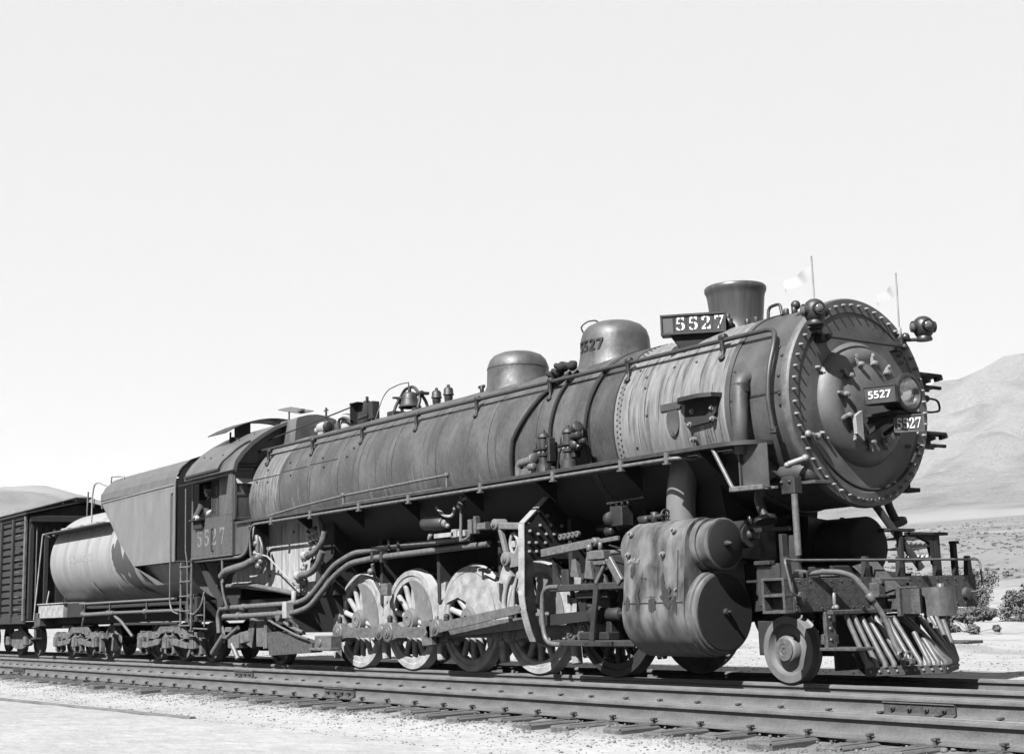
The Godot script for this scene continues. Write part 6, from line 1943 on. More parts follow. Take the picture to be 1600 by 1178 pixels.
# ---------------------------------------------------------------- tender
func build_tender() -> void:
	var T := hold(self, "tender", V(-11.6, 0, 0))
	tag(T, "cylindrical tender with a pale riveted tank and a grey coal bunker behind the cab", "tender")
	var keep := loco
	loco = T
	var yc := 2.52
	var R := 1.28
	var tk := MB.new()
	tk.lathe(V(0, yc, 0), V(1, 0, 0), [Vector2(-16.5, 0), Vector2(-16.47, 0.6), Vector2(-16.37, 1.0), Vector2(-16.22, 1.2), Vector2(-16.05, R), Vector2(-6.9, R), Vector2(-6.9, 0)], 80)
	var tank := part(T, "tank", tk, M.tank)
	for x in [-13.1, -11.45]:
		var bm := MB.new()
		bm.lathe(V(0, yc, 0), V(1, 0, 0), [Vector2(x - 0.03, R - 0.01), Vector2(x - 0.03, R + 0.006), Vector2(x + 0.03, R + 0.006), Vector2(x + 0.03, R - 0.01)], 80)
		part(tank, "seam", bm, M.tank)
	var rvk := MB.new()
	for x in [-13.16, -13.04, -11.51, -11.39, -15.98, -7.5]:
		for k in 40:
			var aa := deg_to_rad(-55.0 + 3.0 * k)
			if x > -11.45 and aa > 0.9: continue
			var nv := V(0, sin(aa), cos(aa))
			rvk.dot(V(x, yc, 0) + nv * (R + 0.001), nv, 0.009)
	stuff(part(tank, "rivet", rvk, M.tank))
	# wet streaks where water ran down the plates
	for q in [[-11.2, -10.75, 10.0, -36.0, 0.15], [-10.9, -10.1, 18.0, -50.0, 0.34], [-10.3, -9.85, 18.0, -48.0, 0.3], [-9.8, -9.25, 12.0, -40.0, 0.11], [-10.2, -9.3, -26.0, -54.0, 0.3], [-13.0, -12.7, -28.0, -50.0, 0.07]]:
		var sm := MB.new()
		for i in 14:
			var t0 := i / 14.0
			var t1 := (i + 1) / 14.0
			for e in 1:
				var w0: float = q[4] * sin(PI * clampf(t0 * 0.86 + 0.1, 0, 1)) * (0.75 + 0.6 * nz_b.get_noise_2d(t0 * 40.0, q[0] * 70.0))
				var w1: float = q[4] * sin(PI * clampf(t1 * 0.86 + 0.1, 0, 1)) * (0.75 + 0.6 * nz_b.get_noise_2d(t1 * 40.0, q[0] * 70.0))
				var a0 := deg_to_rad(lerpf(q[2], q[3], t0))
				var a1 := deg_to_rad(lerpf(q[2], q[3], t1))
				var x0: float = lerpf(q[0], q[1], t0 * t0)
				var x1: float = lerpf(q[0], q[1], t1 * t1)
				var r := R + 0.004
				var n0 := V(0, sin(a0), cos(a0))
				var n1 := V(0, sin(a1), cos(a1))
				sm.q4(V(x0 - w0, yc, 0) + n0 * r, V(x0 + w0, yc, 0) + n0 * r, V(x1 + w1, yc, 0) + n1 * r, V(x1 - w1, yc, 0) + n1 * r, n0, n0, n1, n1)
		part(tank, "water_stain", sm, M.tank_stain)
	words(tank, "lettering", "UNION PACIFIC", 0.17, V(-13.6, 2.5, R + 0.002), Basis(), M.ghost, "Droid Sans", true, 0.003)
	# flaring side sheet of the bunker
	for s in [1.0, -1.0]:
		var sd := MB.new()
		sd.prism(PackedVector2Array([Vector2(-6.74, 2.12), Vector2(-6.74, 3.76), Vector2(-11.4, 3.72), Vector2(-10.09, 2.68), Vector2(-9.18, 2.12)]), V(0, 0, 1.48 * s), V(1, 0, 0), V(0, 1, 0), V(0, 0, 0.02 * s))
		sd.prism(PackedVector2Array([Vector2(-9.18, 2.12), Vector2(-6.74, 2.12), Vector2(-6.74, 2.14), Vector2(-9.18, 2.14)]), V(0, 0, 1.0 * s), V(1, 0, 0), V(0, 1, 0), V(0, 0, 0.49 * s))
		var so := part(T, "bunker_side", sd, M.hopper)
		# sloping sheet that closes the bunker against the tank
		var cl := MB.new()
		var pts := [Vector2(-11.45, 3.72), Vector2(-10.09, 2.68), Vector2(-9.18, 2.12), Vector2(-8.6, 1.69)]
		for k in 3:
			var p: Vector2 = pts[k]
			var q: Vector2 = pts[k + 1]
			var zi0 := sqrt(maxf(0.0, R * R - (p.y - yc) * (p.y - yc)))
			var zi1 := sqrt(maxf(0.0, R * R - (q.y - yc) * (q.y - yc)))
			var za := 1.49 if p.y > 2.1 else zi0 + 0.01
			var zb := 1.49 if q.y >= 2.1 else zi1 + 0.01
			cl.flat(V(p.x, p.y, za * s), V(q.x, q.y, zb * s), V(q.x - 0.5, q.y, zi1 * s), V(p.x - 0.35, p.y, zi0 * s), V(-0.5, -0.2, 0.84 * s).normalized())
		part(so, "closing_sheet", cl, M.tank)
		var rl := MB.new()
		rl.bar(V(-6.74, 3.77, 1.5 * s), V(-11.45, 3.73, 1.5 * s), 0.035, 0.045)
		rl.bar(V(-6.755, 2.12, 1.5 * s), V(-6.755, 3.76, 1.5 * s), 0.03, 0.04, V(1, 0, 0))
		part(so, "edge_angle", rl, M.hopper)
		if s > 0:
			var rvt := MB.new()
			for k in 58: rvt.dot(V(-6.85 - 0.078 * k, 3.68, 1.5), V(0, 0, 1), 0.009)
			for k in 20: rvt.dot(V(-6.82, 2.18 + 0.078 * k, 1.5), V(0, 0, 1), 0.009)
			for k in 30: rvt.dot(V(-6.85 - 0.078 * k, 2.17, 1.5), V(0, 0, 1), 0.009)
			for k in 36:
				var pq := Vector2(-9.15, 2.18).lerp(Vector2(-11.25, 3.62), k / 35.0)
				if k > 14: pq = Vector2(-10.03, 2.72).lerp(Vector2(-11.25, 3.62), (k - 15) / 20.0)
				else: pq = Vector2(-9.15, 2.18).lerp(Vector2(-10.03, 2.72), k / 15.0)
				rvt.dot(V(pq.x + 0.06, pq.y, 1.5), V(0, 0, 1), 0.009)
			for x in [-8.3, -9.8]:
				for k in 19:
					if x < -9.0 and k < 4: continue
					rvt.dot(V(x, 2.2 + 0.08 * k, 1.5), V(0, 0, 1), 0.008)
			stuff(part(so, "rivet", rvt, M.hopper))
		# turned-in top
		var tp := MB.new()
		var pr := [Vector2(1.5, 3.78), Vector2(1.47, 3.95), Vector2(1.36, 4.12), Vector2(1.15, 4.3), Vector2(0.8, 4.42), Vector2(0.0, 4.46)]
		for k in 5:
			var n2 := Vector2(-(pr[k + 1] - pr[k]).y, (pr[k + 1] - pr[k]).x).normalized() * -1.0
			if n2.y < 0: n2 = -n2
			var nv := V(0, n2.y, n2.x * s)
			if nv.z * s < 0: nv.z = -nv.z
			tp.flat(V(-6.74, pr[k].y, pr[k].x * s), V(-6.74, pr[k + 1].y, pr[k + 1].x * s), V(-11.55, pr[k + 1].y, pr[k + 1].x * s), V(-11.5, pr[k].y, pr[k].x * s), nv)
		part(so, "top_sheet", tp, M.roof)
	var en := MB.new()
	var fp := PackedVector2Array([Vector2(1.48, 2.12), Vector2(1.49, 3.78), Vector2(1.4, 3.95), Vector2(1.42, 4.05), Vector2(1.36, 4.14), Vector2(1.15, 4.32), Vector2(0.8, 4.44), Vector2(0, 4.48), Vector2(-0.8, 4.44), Vector2(-1.15, 4.32), Vector2(-1.36, 4.14), Vector2(-1.42, 4.05), Vector2(-1.4, 3.95), Vector2(-1.49, 3.78), Vector2(-1.48, 2.12)])
	en.prism(fp, V(-6.78, 0, 0), V(0, 0, 1), V(0, 1, 0), V(0.03, 0, 0))
	part(T, "front_sheet", en, M.grease_and_shade)  # shade on this end is painted in as near-black
	var bk := MB.new()
	bk.prism(PackedVector2Array([Vector2(1.48, 3.6), Vector2(1.48, 3.78), Vector2(1.36, 4.1), Vector2(1.15, 4.28), Vector2(0.8, 4.4), Vector2(-0.8, 4.4), Vector2(-1.15, 4.28), Vector2(-1.36, 4.1), Vector2(-1.48, 3.78), Vector2(-1.48, 3.6)]), V(-11.5, 0, 0), V(0, 0, 1), V(0, 1, 0), V(0.03, 0, 0))
	part(T, "rear_sheet", bk, M.hopper)
	# walkway along the tank top, rails and ladder hoops
	var wk := MB.new()
	wk.box(V(-13.75, 3.27, 1.24), V(4.6, 0.03, 0.42)); 
	var wo := part(T, "walkway", wk, M.roof)
	for q in [[-14.4, 0.55], [-13.4, 0.5], [-12.3, 0.7]]:
		var wb := MB.new(); wb.box(V(q[0], 3.295, 1.3), V(q[1], 0.05, 0.3))
		part(wo, "plank", wb, M.dusty)
	var hr := MB.new()
	hr.tube(bend([V(-12.72, 3.3, 1.3), V(-12.7, 4.04, 1.3), V(-12.55, 4.3, 1.3), V(-12.4, 4.33, 1.25), V(-11.7, 4.15, 1.2)], 0.12), 0.02, 8)
	hr.tube(bend([V(-11.65, 4.15, 1.2), V(-11.6, 4.4, 1.2), V(-10.75, 4.33, 1.2), V(-10.75, 4.25, 1.2)], 0.06), 0.02, 8)
	hr.tube(bend([V(-16.4, 3.2, 1.2), V(-16.72, 3.3, 1.3), V(-16.9, 1.0, 1.42)], 0.08), 0.02, 8)
	hr.tube([V(-16.72, 3.29, 1.3), V(-15.9, 3.29, 1.3)], 0.02, 8)
	hr.tube([V(-16.0, 1.4, 1.36), V(-16.0, 1.75, 1.3)], 0.02, 8)
	hr.tube(bend([V(-14.0, 3.76, -0.6), V(-14.0, 4.15, -0.6), V(-12.2, 4.15, -0.6)], 0.1), 0.02, 8)
	part(T, "hand_rail", hr, M.dusty)
	var pole := MB.new()
	pole.tube(bend([V(-6.9, 3.6, 1.54), V(-6.88, 1.25, 1.54), V(-6.75, 1.08, 1.54), V(-6.4, 1.02, 1.54)], 0.1), 0.018, 8)
	pole.ball(V(-6.9, 3.58, 1.52), 0.03, 8)
	part(T, "hand_pole", pole, M.pipe)
	# frame
	var fr := MB.new()
	fr.box(V(-11.6, 1.02, 0), V(10.2, 0.3, 2.0)); fr.box(V(-11.6, 1.25, 0), V(10.4, 0.08, 2.5)); fr.box(V(-9.7, 0.83, 1.0), V(4.0, 0.06, 0.1))
	part(T, "frame", fr, M.soot_and_shade)
	var pp := MB.new()
	pp.tube([V(-13.2, 1.36, 1.38), V(-12.7, 1.35, 1.4), V(-6.9, 1.345, 1.4)], 0.03, 10)
	pp.tube([V(-12.85, 1.08, 1.42), V(-10.6, 1.1, 1.42)], 0.048, 12); pp.tube([V(-10.6, 1.1, 1.42), V(-6.4, 1.1, 1.42)], 0.035, 10)
	var po := part(T, "train_pipe", pp, M.pipe)
	for x in [-12.8, -11.0, -8.6]:
		var pb := MB.new()
		pb.bar(V(x, 1.36, 1.38), V(x - 0.1, 0.95, 1.36), 0.04, 0.04, V(1, 0, 0)); pb.cyl(V(x - 0.06, 1.1, 1.42), V(x + 0.06, 1.1, 1.42), 0.065, 10)
		part(po, "bracket", pb, M.pipe)
	var pf := MB.new()
	pf.bar(V(-12.7, 1.35, 1.4), V(-13.1, 0.8, 1.34), 0.05, 0.04, V(1, 0, 0))
	part(po, "strut", pf, M.pipe)
	pf = MB.new()
	pf.tube(bend([V(-10.6, 1.02, 1.4), V(-10.3, 0.9, 1.36), V(-9.7, 0.55, 1.3)], 0.1), 0.035, 8)
	part(po, "drain_pipe", pf, M.pipe)
	var bx := MB.new()
	bx.box(V(-15.53, 1.21, 1.12), V(2.1, 0.36, 0.56)); 
	var tb := part(T, "tool_box", bx, M.dusty)
	var lid := MB.new(); lid.box(V(-15.53, 1.405, 1.13), V(2.16, 0.03, 0.6))
	part(tb, "lid", lid, M.dusty)
	var bd := MB.new(); bd.box(V(-13.8, 1.21, 1.05), V(1.3, 0.36, 0.5))
	part(T, "side_box", bd, M.grease_and_shade)
	var rs := MB.new()
	rs.box(V(-16.92, 0.82, 1.36), V(0.16, 0.72, 0.04)); rs.box(V(-16.9, 0.5, 1.34), V(0.3, 0.04, 0.2)); rs.box(V(-16.9, 0.8, 1.34), V(0.26, 0.04, 0.16))
	rs.box(V(-16.6, 1.0, 0), V(0.3, 0.36, 2.8))
	part(T, "rear_step", rs, M.rust)
	var fs := MB.new()
	fs.box(V(-6.1, 1.1, 1.3), V(0.3, 0.66, 0.2)); fs.box(V(-5.75, 0.86, 1.3), V(0.7, 0.03, 0.3)); fs.box(V(-6.5, 1.05, 0), V(0.3, 0.4, 2.6))
	part(T, "front_step", fs, M.rail_pipe)
	# two six-wheeled trucks
	var tw := MB.new()
	tw.lathe(V(0, 0, 0), V(0, 0, 1), [Vector2(0.69, 0.2), Vector2(0.69, 0.44), Vector2(0.7, 0.447), Vector2(0.72, 0.43), Vector2(0.735, 0.422), Vector2(0.815, 0.418), Vector2(0.826, 0.41), Vector2(0.826, 0.33), Vector2(0.79, 0.31), Vector2(0.77, 0.2), Vector2(0.83, 0.14), Vector2(0.86, 0.1), Vector2(0.86, 0)], 40)
	var first: MeshInstance3D = null
	for c in [-7.85, -14.0]:
		for i in 3:
			for s in [0.0, PI]:
				var xf := Transform3D(Basis(V(0, 1, 0), s), V(c + 1.5 * (i - 1), 0.42, 0))
				if first == null:
					first = part(T, "wheel", tw, M.truck)
					first.transform = xf
				else: again(T, first, "wheel", xf)
			var axl := MB.new(); axl.cyl(V(c + 1.5 * (i - 1), 0.42, -0.7), V(c + 1.5 * (i - 1), 0.42, 0.7), 0.08, 12)
			part(T, "axle", axl, M.soot_and_shade)
		for s in [1.0, -1.0]:
			var f := MB.new()
			f.prism(PackedVector2Array([Vector2(c - 1.95, 0.5), Vector2(c - 1.9, 0.62), Vector2(c - 0.75, 0.66), Vector2(c - 0.5, 0.78), Vector2(c + 0.5, 0.78), Vector2(c + 0.75, 0.66), Vector2(c + 1.9, 0.62), Vector2(c + 1.95, 0.5), Vector2(c + 0.7, 0.5), Vector2(c + 0.46, 0.62), Vector2(c - 0.46, 0.62), Vector2(c - 0.7, 0.5)]), V(0, 0, 1.06 * s), V(1, 0, 0), V(0, 1, 0), V(0, 0, 0.1 * s))
			for i in 3:
				var x: float = c + 1.5 * (i - 1)
				for e in [-1.0, 1.0]: f.box(V(x + 0.21 * e, 0.42, 1.11 * s), V(0.1, 0.5, 0.12), Basis(V(0, 0, 1), 0.06 * e), 0.015)
				f.box(V(x, 0.17, 1.11 * s), V(0.4, 0.05, 0.08))
			var fo := part(T, "truck_frame", f, M.truck if s > 0 else M.soot_and_shade)
			if s < 0: continue
			for i in 3:
				var x: float = c + 1.5 * (i - 1)
				var j := MB.new()
				j.box(V(x, 0.42, 1.14), V(0.3, 0.28, 0.24), Basis(), 0.03); j.prism(PackedVector2Array([Vector2(x - 0.13, 0.3), Vector2(x + 0.13, 0.3), Vector2(x + 0.1, 0.54), Vector2(x - 0.1, 0.54)]), V(0, 0, 1.25), V(1, 0, 0), V(0, 1, 0), V(0, 0, 0.03))
				part(fo, "journal_box", j, M.truck)
			for e in [-1.0, 1.0]:
				var eq := MB.new()
				eq.prism(PackedVector2Array([Vector2(c + 0.2 * e, 0.5), Vector2(c + 0.35 * e, 0.38), Vector2(c + 1.2 * e, 0.3), Vector2(c + 1.5 * e, 0.36), Vector2(c + 1.5 * e, 0.44), Vector2(c + 1.1 * e, 0.42), Vector2(c + 0.5 * e, 0.5)]), V(0, 0, 1.2), V(1, 0, 0), V(0, 1, 0), V(0, 0, 0.06))
				part(fo, "equalizer", eq, M.truck)
				var spn := MB.new()
				for k in 5: spn.lathe(V(c + 0.72 * e, 0.33 + 0.06 * k, 1.12), V(0, 1, 0), [Vector2(0, 0.05), Vector2(0.015, 0.075), Vector2(0.035, 0.075), Vector2(0.05, 0.05)], 14)
				part(fo, "coil_spring", spn, M.truck)
			var bs := MB.new()
			for e in [-1.0, 1.0]:
				bs.box(V(c + 1.5 * e + 0.52 * e, 0.4, 0.9), V(0.1, 0.42, 0.14), Basis(V(0, 0, 1), -0.2 * e)); bs.box(V(c + 0.95 * e, 0.4, 0.9), V(0.08, 0.4, 0.14), Basis(V(0, 0, 1), 0.2 * e))
			bs.box(V(c, 0.66, 1.16), V(0.6, 0.06, 0.06)); bs.box(V(c, 0.55, 1.16), V(0.5, 0.04, 0.05))
			part(fo, "brake_shoe", bs, M.truck)
		var bo := MB.new(); bo.box(V(c, 0.66, 0), V(0.5, 0.26, 2.1)); bo.box(V(c, 0.45, 0), V(3.4, 0.1, 1.2))
		part(T, "bolster", bo, M.soot_and_shade)
	for ch in T.get_children(): ch.position += V(11.6, 0, 0)
	loco = keep

# ---------------------------------------------------------------- freight car
func build_stock_car() -> void:
	var C := hold(self, "stock_car", V(-23.6, 0, 0))
	tag(C, "dark slatted wooden freight car coupled behind the tender", "freight car")
	var x0 := -17.55
	var x1 := -29.6
	var b := MB.new()
	var prof := PackedVector2Array([Vector2(-1.42, 0.98), Vector2(1.42, 0.98), Vector2(1.42, 3.9), Vector2(0.0, 4.22), Vector2(-1.42, 3.9)])
	b.prism(prof, V(x1, 0, 0), V(0, 0, 1), V(0, 1, 0), V(x0 - x1 - 0.06, 0, 0), false)
	var body := part(C, "body", b, M.car_end)
	# end: vertical boards, tall posts and rounded ribs
	for k in 15:
		var z := -1.33 + 0.19 * k
		var e := MB.new(); e.box(V(x0 - 0.035, 2.45, z), V(0.05, 2.86 + (0.0), 0.178), Basis(), 0.008)
		part(body, "end_board", e, M.car_end)
	for z in [1.36, 0.95, 0.35, -0.35, -0.95, -1.36]:
		var p := MB.new()
		p.prism(PackedVector2Array([Vector2(z - 0.05, 1.0), Vector2(z + 0.05, 1.0), Vector2(z + 0.05, 3.5), Vector2(z, 3.62), Vector2(z - 0.05, 3.5)]), V(x0 - 0.01, 0, 0), V(0, 0, 1), V(0, 1, 0), V(0.07, 0, 0))
		part(body, "end_post", p, M.wood)
	for k in 5:
		var g := MB.new(); g.tube([V(x0 + 0.05, 3.5, 0.75 - 0.28 * k), V(x0 + 0.05, 3.3, 0.75 - 0.28 * k)], 0.05, 10)
		part(body, "end_rib", g, M.truck)
	var eh := MB.new(); eh.tube([V(x0 + 0.04, 3.55, 1.22), V(x0 + 0.04, 1.2, 1.22)], 0.022, 6)
	part(body, "grab_rod", eh, M.truck)
	# near side: posts, diagonal, horizontal slats with gaps between them
	for k in 14:
		var sx := MB.new(); sx.box(V((x0 + x1) / 2, 1.12 + 0.2 * k, 1.45), V(x0 - x1 - 0.1, 0.135, 0.03), Basis(), 0.006)
		part(body, "slat", sx, M.wood)
	for k in 11:
		var px := MB.new(); px.box(V(lerpf(x0 - 0.08, x1 + 0.08, k / 10.0), 2.42, 1.5), V(0.13, 2.9, 0.07))
		part(body, "side_post", px, M.truck if k == 0 else M.wood)
	var ff := MB.new(); ff.box(V((x0 + x1) / 2, 3.86, 1.48), V(x0 - x1, 0.14, 0.06)); ff.box(V((x0 + x1) / 2, 1.0, 1.47), V(x0 - x1, 0.2, 0.06))
	part(body, "sill", ff, M.wood)
	var ldr := MB.new()
	for k in 8: ldr.tube([V(x0 - 0.25, 1.3 + 0.34 * k, 1.58), V(x0 - 0.72, 1.3 + 0.34 * k, 1.58)], 0.016, 6)
	part(body, "ladder_iron", ldr, M.truck)
	var rf := MB.new()
	for s in [1.0, -1.0]:
		rf.prism(PackedVector2Array([Vector2(1.58 * s, 3.9), Vector2(0, 4.26), Vector2(0, 4.3), Vector2(1.58 * s, 3.95)]), V(x1 - 0.15, 0, 0), V(0, 0, 1), V(0, 1, 0), V(x0 - x1 + 0.35, 0, 0), false)
	rf.box(V(x0 + 0.12, 3.78, 0), V(0.1, 0.18, 2.9))
	var ro := part(C, "roof", rf, M.car_end)
	var rw := MB.new(); rw.box(V((x0 + x1) / 2, 4.38, 0), V(x0 - x1 + 0.5, 0.04, 0.5))
	for x in [x0 + 0.1, x0 - 1.0]: rw.box(V(x, 4.33, 0), V(0.08, 0.08, 0.4))
	rw.bar(V(x0 + 0.2, 4.1, -0.3), V(x0 + 0.25, 4.36, -0.3), 0.03, 0.03)
	part(ro, "running_plank", rw, M.truck)
	var bw := MB.new()
	bw.tube([V(x0 + 0.25, 1.1, -0.1), V(x0 + 0.25, 4.0, -0.1)], 0.02, 6)
	bw.tube([V(x0 + 0.25, 4.0, -0.1), V(x0 + 0.25, 4.55, -0.12)], 0.025, 6)
	part(C, "brake_mast", bw, M.truck)
	var fr := MB.new(); fr.box(V((x0 + x1) / 2, 0.85, 0), V(x0 - x1, 0.22, 0.8)); fr.box(V(x0 + 0.2, 0.86, 0), V(0.5, 0.2, 0.24))
	part(C, "underframe", fr, M.soot_and_shade)
	var cw := MB.new()
	cw.lathe(V(0, 0, 0), V(0, 0, 1), [Vector2(0.69, 0.2), Vector2(0.69, 0.44), Vector2(0.72, 0.43), Vector2(0.735, 0.42), Vector2(0.82, 0.415), Vector2(0.826, 0.33), Vector2(0.77, 0.3), Vector2(0.83, 0.14), Vector2(0.86, 0.1), Vector2(0.86, 0)], 32)
	var first: MeshInstance3D = null
	for x in [-18.5, -20.2, -27.0, -28.7]:
		for s in [0.0, PI]:
			var xf := Transform3D(Basis(V(0, 1, 0), s), V(x, 0.42, 0))
			if first == null:
				first = part(C, "wheel", cw, M.truck)
				first.transform = xf
			else: again(C, first, "wheel", xf)
	for c in [-19.35, -27.85]:
		var sf := MB.new()
		sf.prism(PackedVector2Array([Vector2(c - 1.1, 0.36), Vector2(c - 1.1, 0.5), Vector2(c - 0.4, 0.72), Vector2(c + 0.4, 0.72), Vector2(c + 1.1, 0.5), Vector2(c + 1.1, 0.36), Vector2(c + 0.3, 0.2), Vector2(c - 0.3, 0.2)]), V(0, 0, 1.0), V(1, 0, 0), V(0, 1, 0), V(0, 0, 0.1))
		for e in [-0.85, 0.85]: sf.box(V(c + e, 0.42, 1.1), V(0.28, 0.26, 0.22), Basis(), 0.03)
		part(C, "truck_frame", sf, M.truck)
	for ch in C.get_children(): ch.position += V(23.6, 0, 0)

# ---------------------------------------------------------------- engineer, modelled as one smooth body
func capsule(p: Vector3, a: Vector3, b: Vector3, ra: float, rb: float) -> float:
	var d := b - a
	var t := clampf((p - a).dot(d) / d.length_squared(), 0.0, 1.0)
	return p.distance_to(a + d * t) - lerpf(ra, rb, t)
func smin(a: float, b: float, k: float) -> float:
	var h := clampf(0.5 + 0.5 * (b - a) / k, 0.0, 1.0)
	return lerpf(b, a, h) - k * h * (1.0 - h)
func field_mesh(bones: Array, k: float, cell: float, m: Material) -> MB:
	var lo := V(1e9, 1e9, 1e9)
	var hi := -lo
	for b in bones:
		for q in [b[0], b[1]]:
			lo = lo.min(q - Vector3.ONE * (maxf(b[2], b[3]) + 0.03))
			hi = hi.max(q + Vector3.ONE * (maxf(b[2], b[3]) + 0.03))
	var nx := int((hi.x - lo.x) / cell) + 2
	var ny := int((hi.y - lo.y) / cell) + 2
	var nz := int((hi.z - lo.z) / cell) + 2
	var F := PackedFloat32Array()
	F.resize(nx * ny * nz)
	F.fill(1.0)
	for b in bones:
		var r := maxf(b[2], b[3]) + 0.06
		var l2: Vector3 = (b[0] as Vector3).min(b[1]) - Vector3.ONE * r
		var h2: Vector3 = (b[0] as Vector3).max(b[1]) + Vector3.ONE * r
		for i in range(maxi(0, int((l2.x - lo.x) / cell)), mini(nx, int((h2.x - lo.x) / cell) + 1)):
			for j in range(maxi(0, int((l2.y - lo.y) / cell)), mini(ny, int((h2.y - lo.y) / cell) + 1)):
				for q in range(maxi(0, int((l2.z - lo.z) / cell)), mini(nz, int((h2.z - lo.z) / cell) + 1)):
					var id := (i * ny + j) * nz + q
					var p := lo + V(i, j, q) * cell
					F[id] = smin(F[id], capsule(p, b[0], b[1], b[2], b[3]), k)
	var vert := {}
	var pos := PackedVector3Array()
	var mb := MB.new()
	for i in nx - 1:
		for j in ny - 1:
			for q in nz - 1:
				var s := V(0, 0, 0)
				var c := 0
				var vals := []
				var any_in := false
				var any_out := false
				for o in 8:
					var f := F[((i + (o & 1)) * ny + j + ((o >> 1) & 1)) * nz + q + ((o >> 2) & 1)]
					vals.append(f)
					if f < 0.0: any_in = true
					else: any_out = true
				if not (any_in and any_out): continue
				for o in 8:
					for bit in [1, 2, 4]:
						if o & bit: continue
						var f0: float = vals[o]
						var f1: float = vals[o | bit]
						if (f0 < 0.0) == (f1 < 0.0): continue
						var t := f0 / (f0 - f1)
						var p0 := V(o & 1, (o >> 1) & 1, (o >> 2) & 1)
						var o1: int = o | bit
						var p1 := V(o1 & 1, (o1 >> 1) & 1, (o1 >> 2) & 1)
						s += p0.lerp(p1, t)
						c += 1
				vert[(i * ny + j) * nz + q] = pos.size()
				pos.append(lo + (V(i, j, q) + s / c) * cell)
	var nrm := PackedVector3Array()
	for p in pos:
		var g := V(0, 0, 0)
		for ax in 3:
			var e := V(0, 0, 0)
			e[ax] = 0.006
			var fa := 1.0
			var fb := 1.0
			for b in bones:
				fa = smin(fa, capsule(p + e, b[0], b[1], b[2], b[3]), k)
				fb = smin(fb, capsule(p - e, b[0], b[1], b[2], b[3]), k)
			g[ax] = fa - fb
		nrm.append(g.normalized())
	var st := [ny * nz, nz, 1]
	for i in range(1, nx - 1):
		for j in range(1, ny - 1):
			for q in range(1, nz - 1):
				var id := (i * ny + j) * nz + q
				for ax in 3:
					if (F[id] < 0.0) == (F[id + st[ax]] < 0.0): continue
					var u: int = st[(ax + 1) % 3]
					var w: int = st[(ax + 2) % 3]
					var ids := [id, id - u, id - u - w, id - w]
					var ok := true
					for x in ids:
						if not vert.has(x): ok = false
					if not ok: continue
					var a: int = vert[ids[0]]
					var b: int = vert[ids[1]]
					var c2: int = vert[ids[2]]
					var d: int = vert[ids[3]]
					mb.q4(pos[a], pos[b], pos[c2], pos[d], nrm[a], nrm[b], nrm[c2], nrm[d])
	return mb
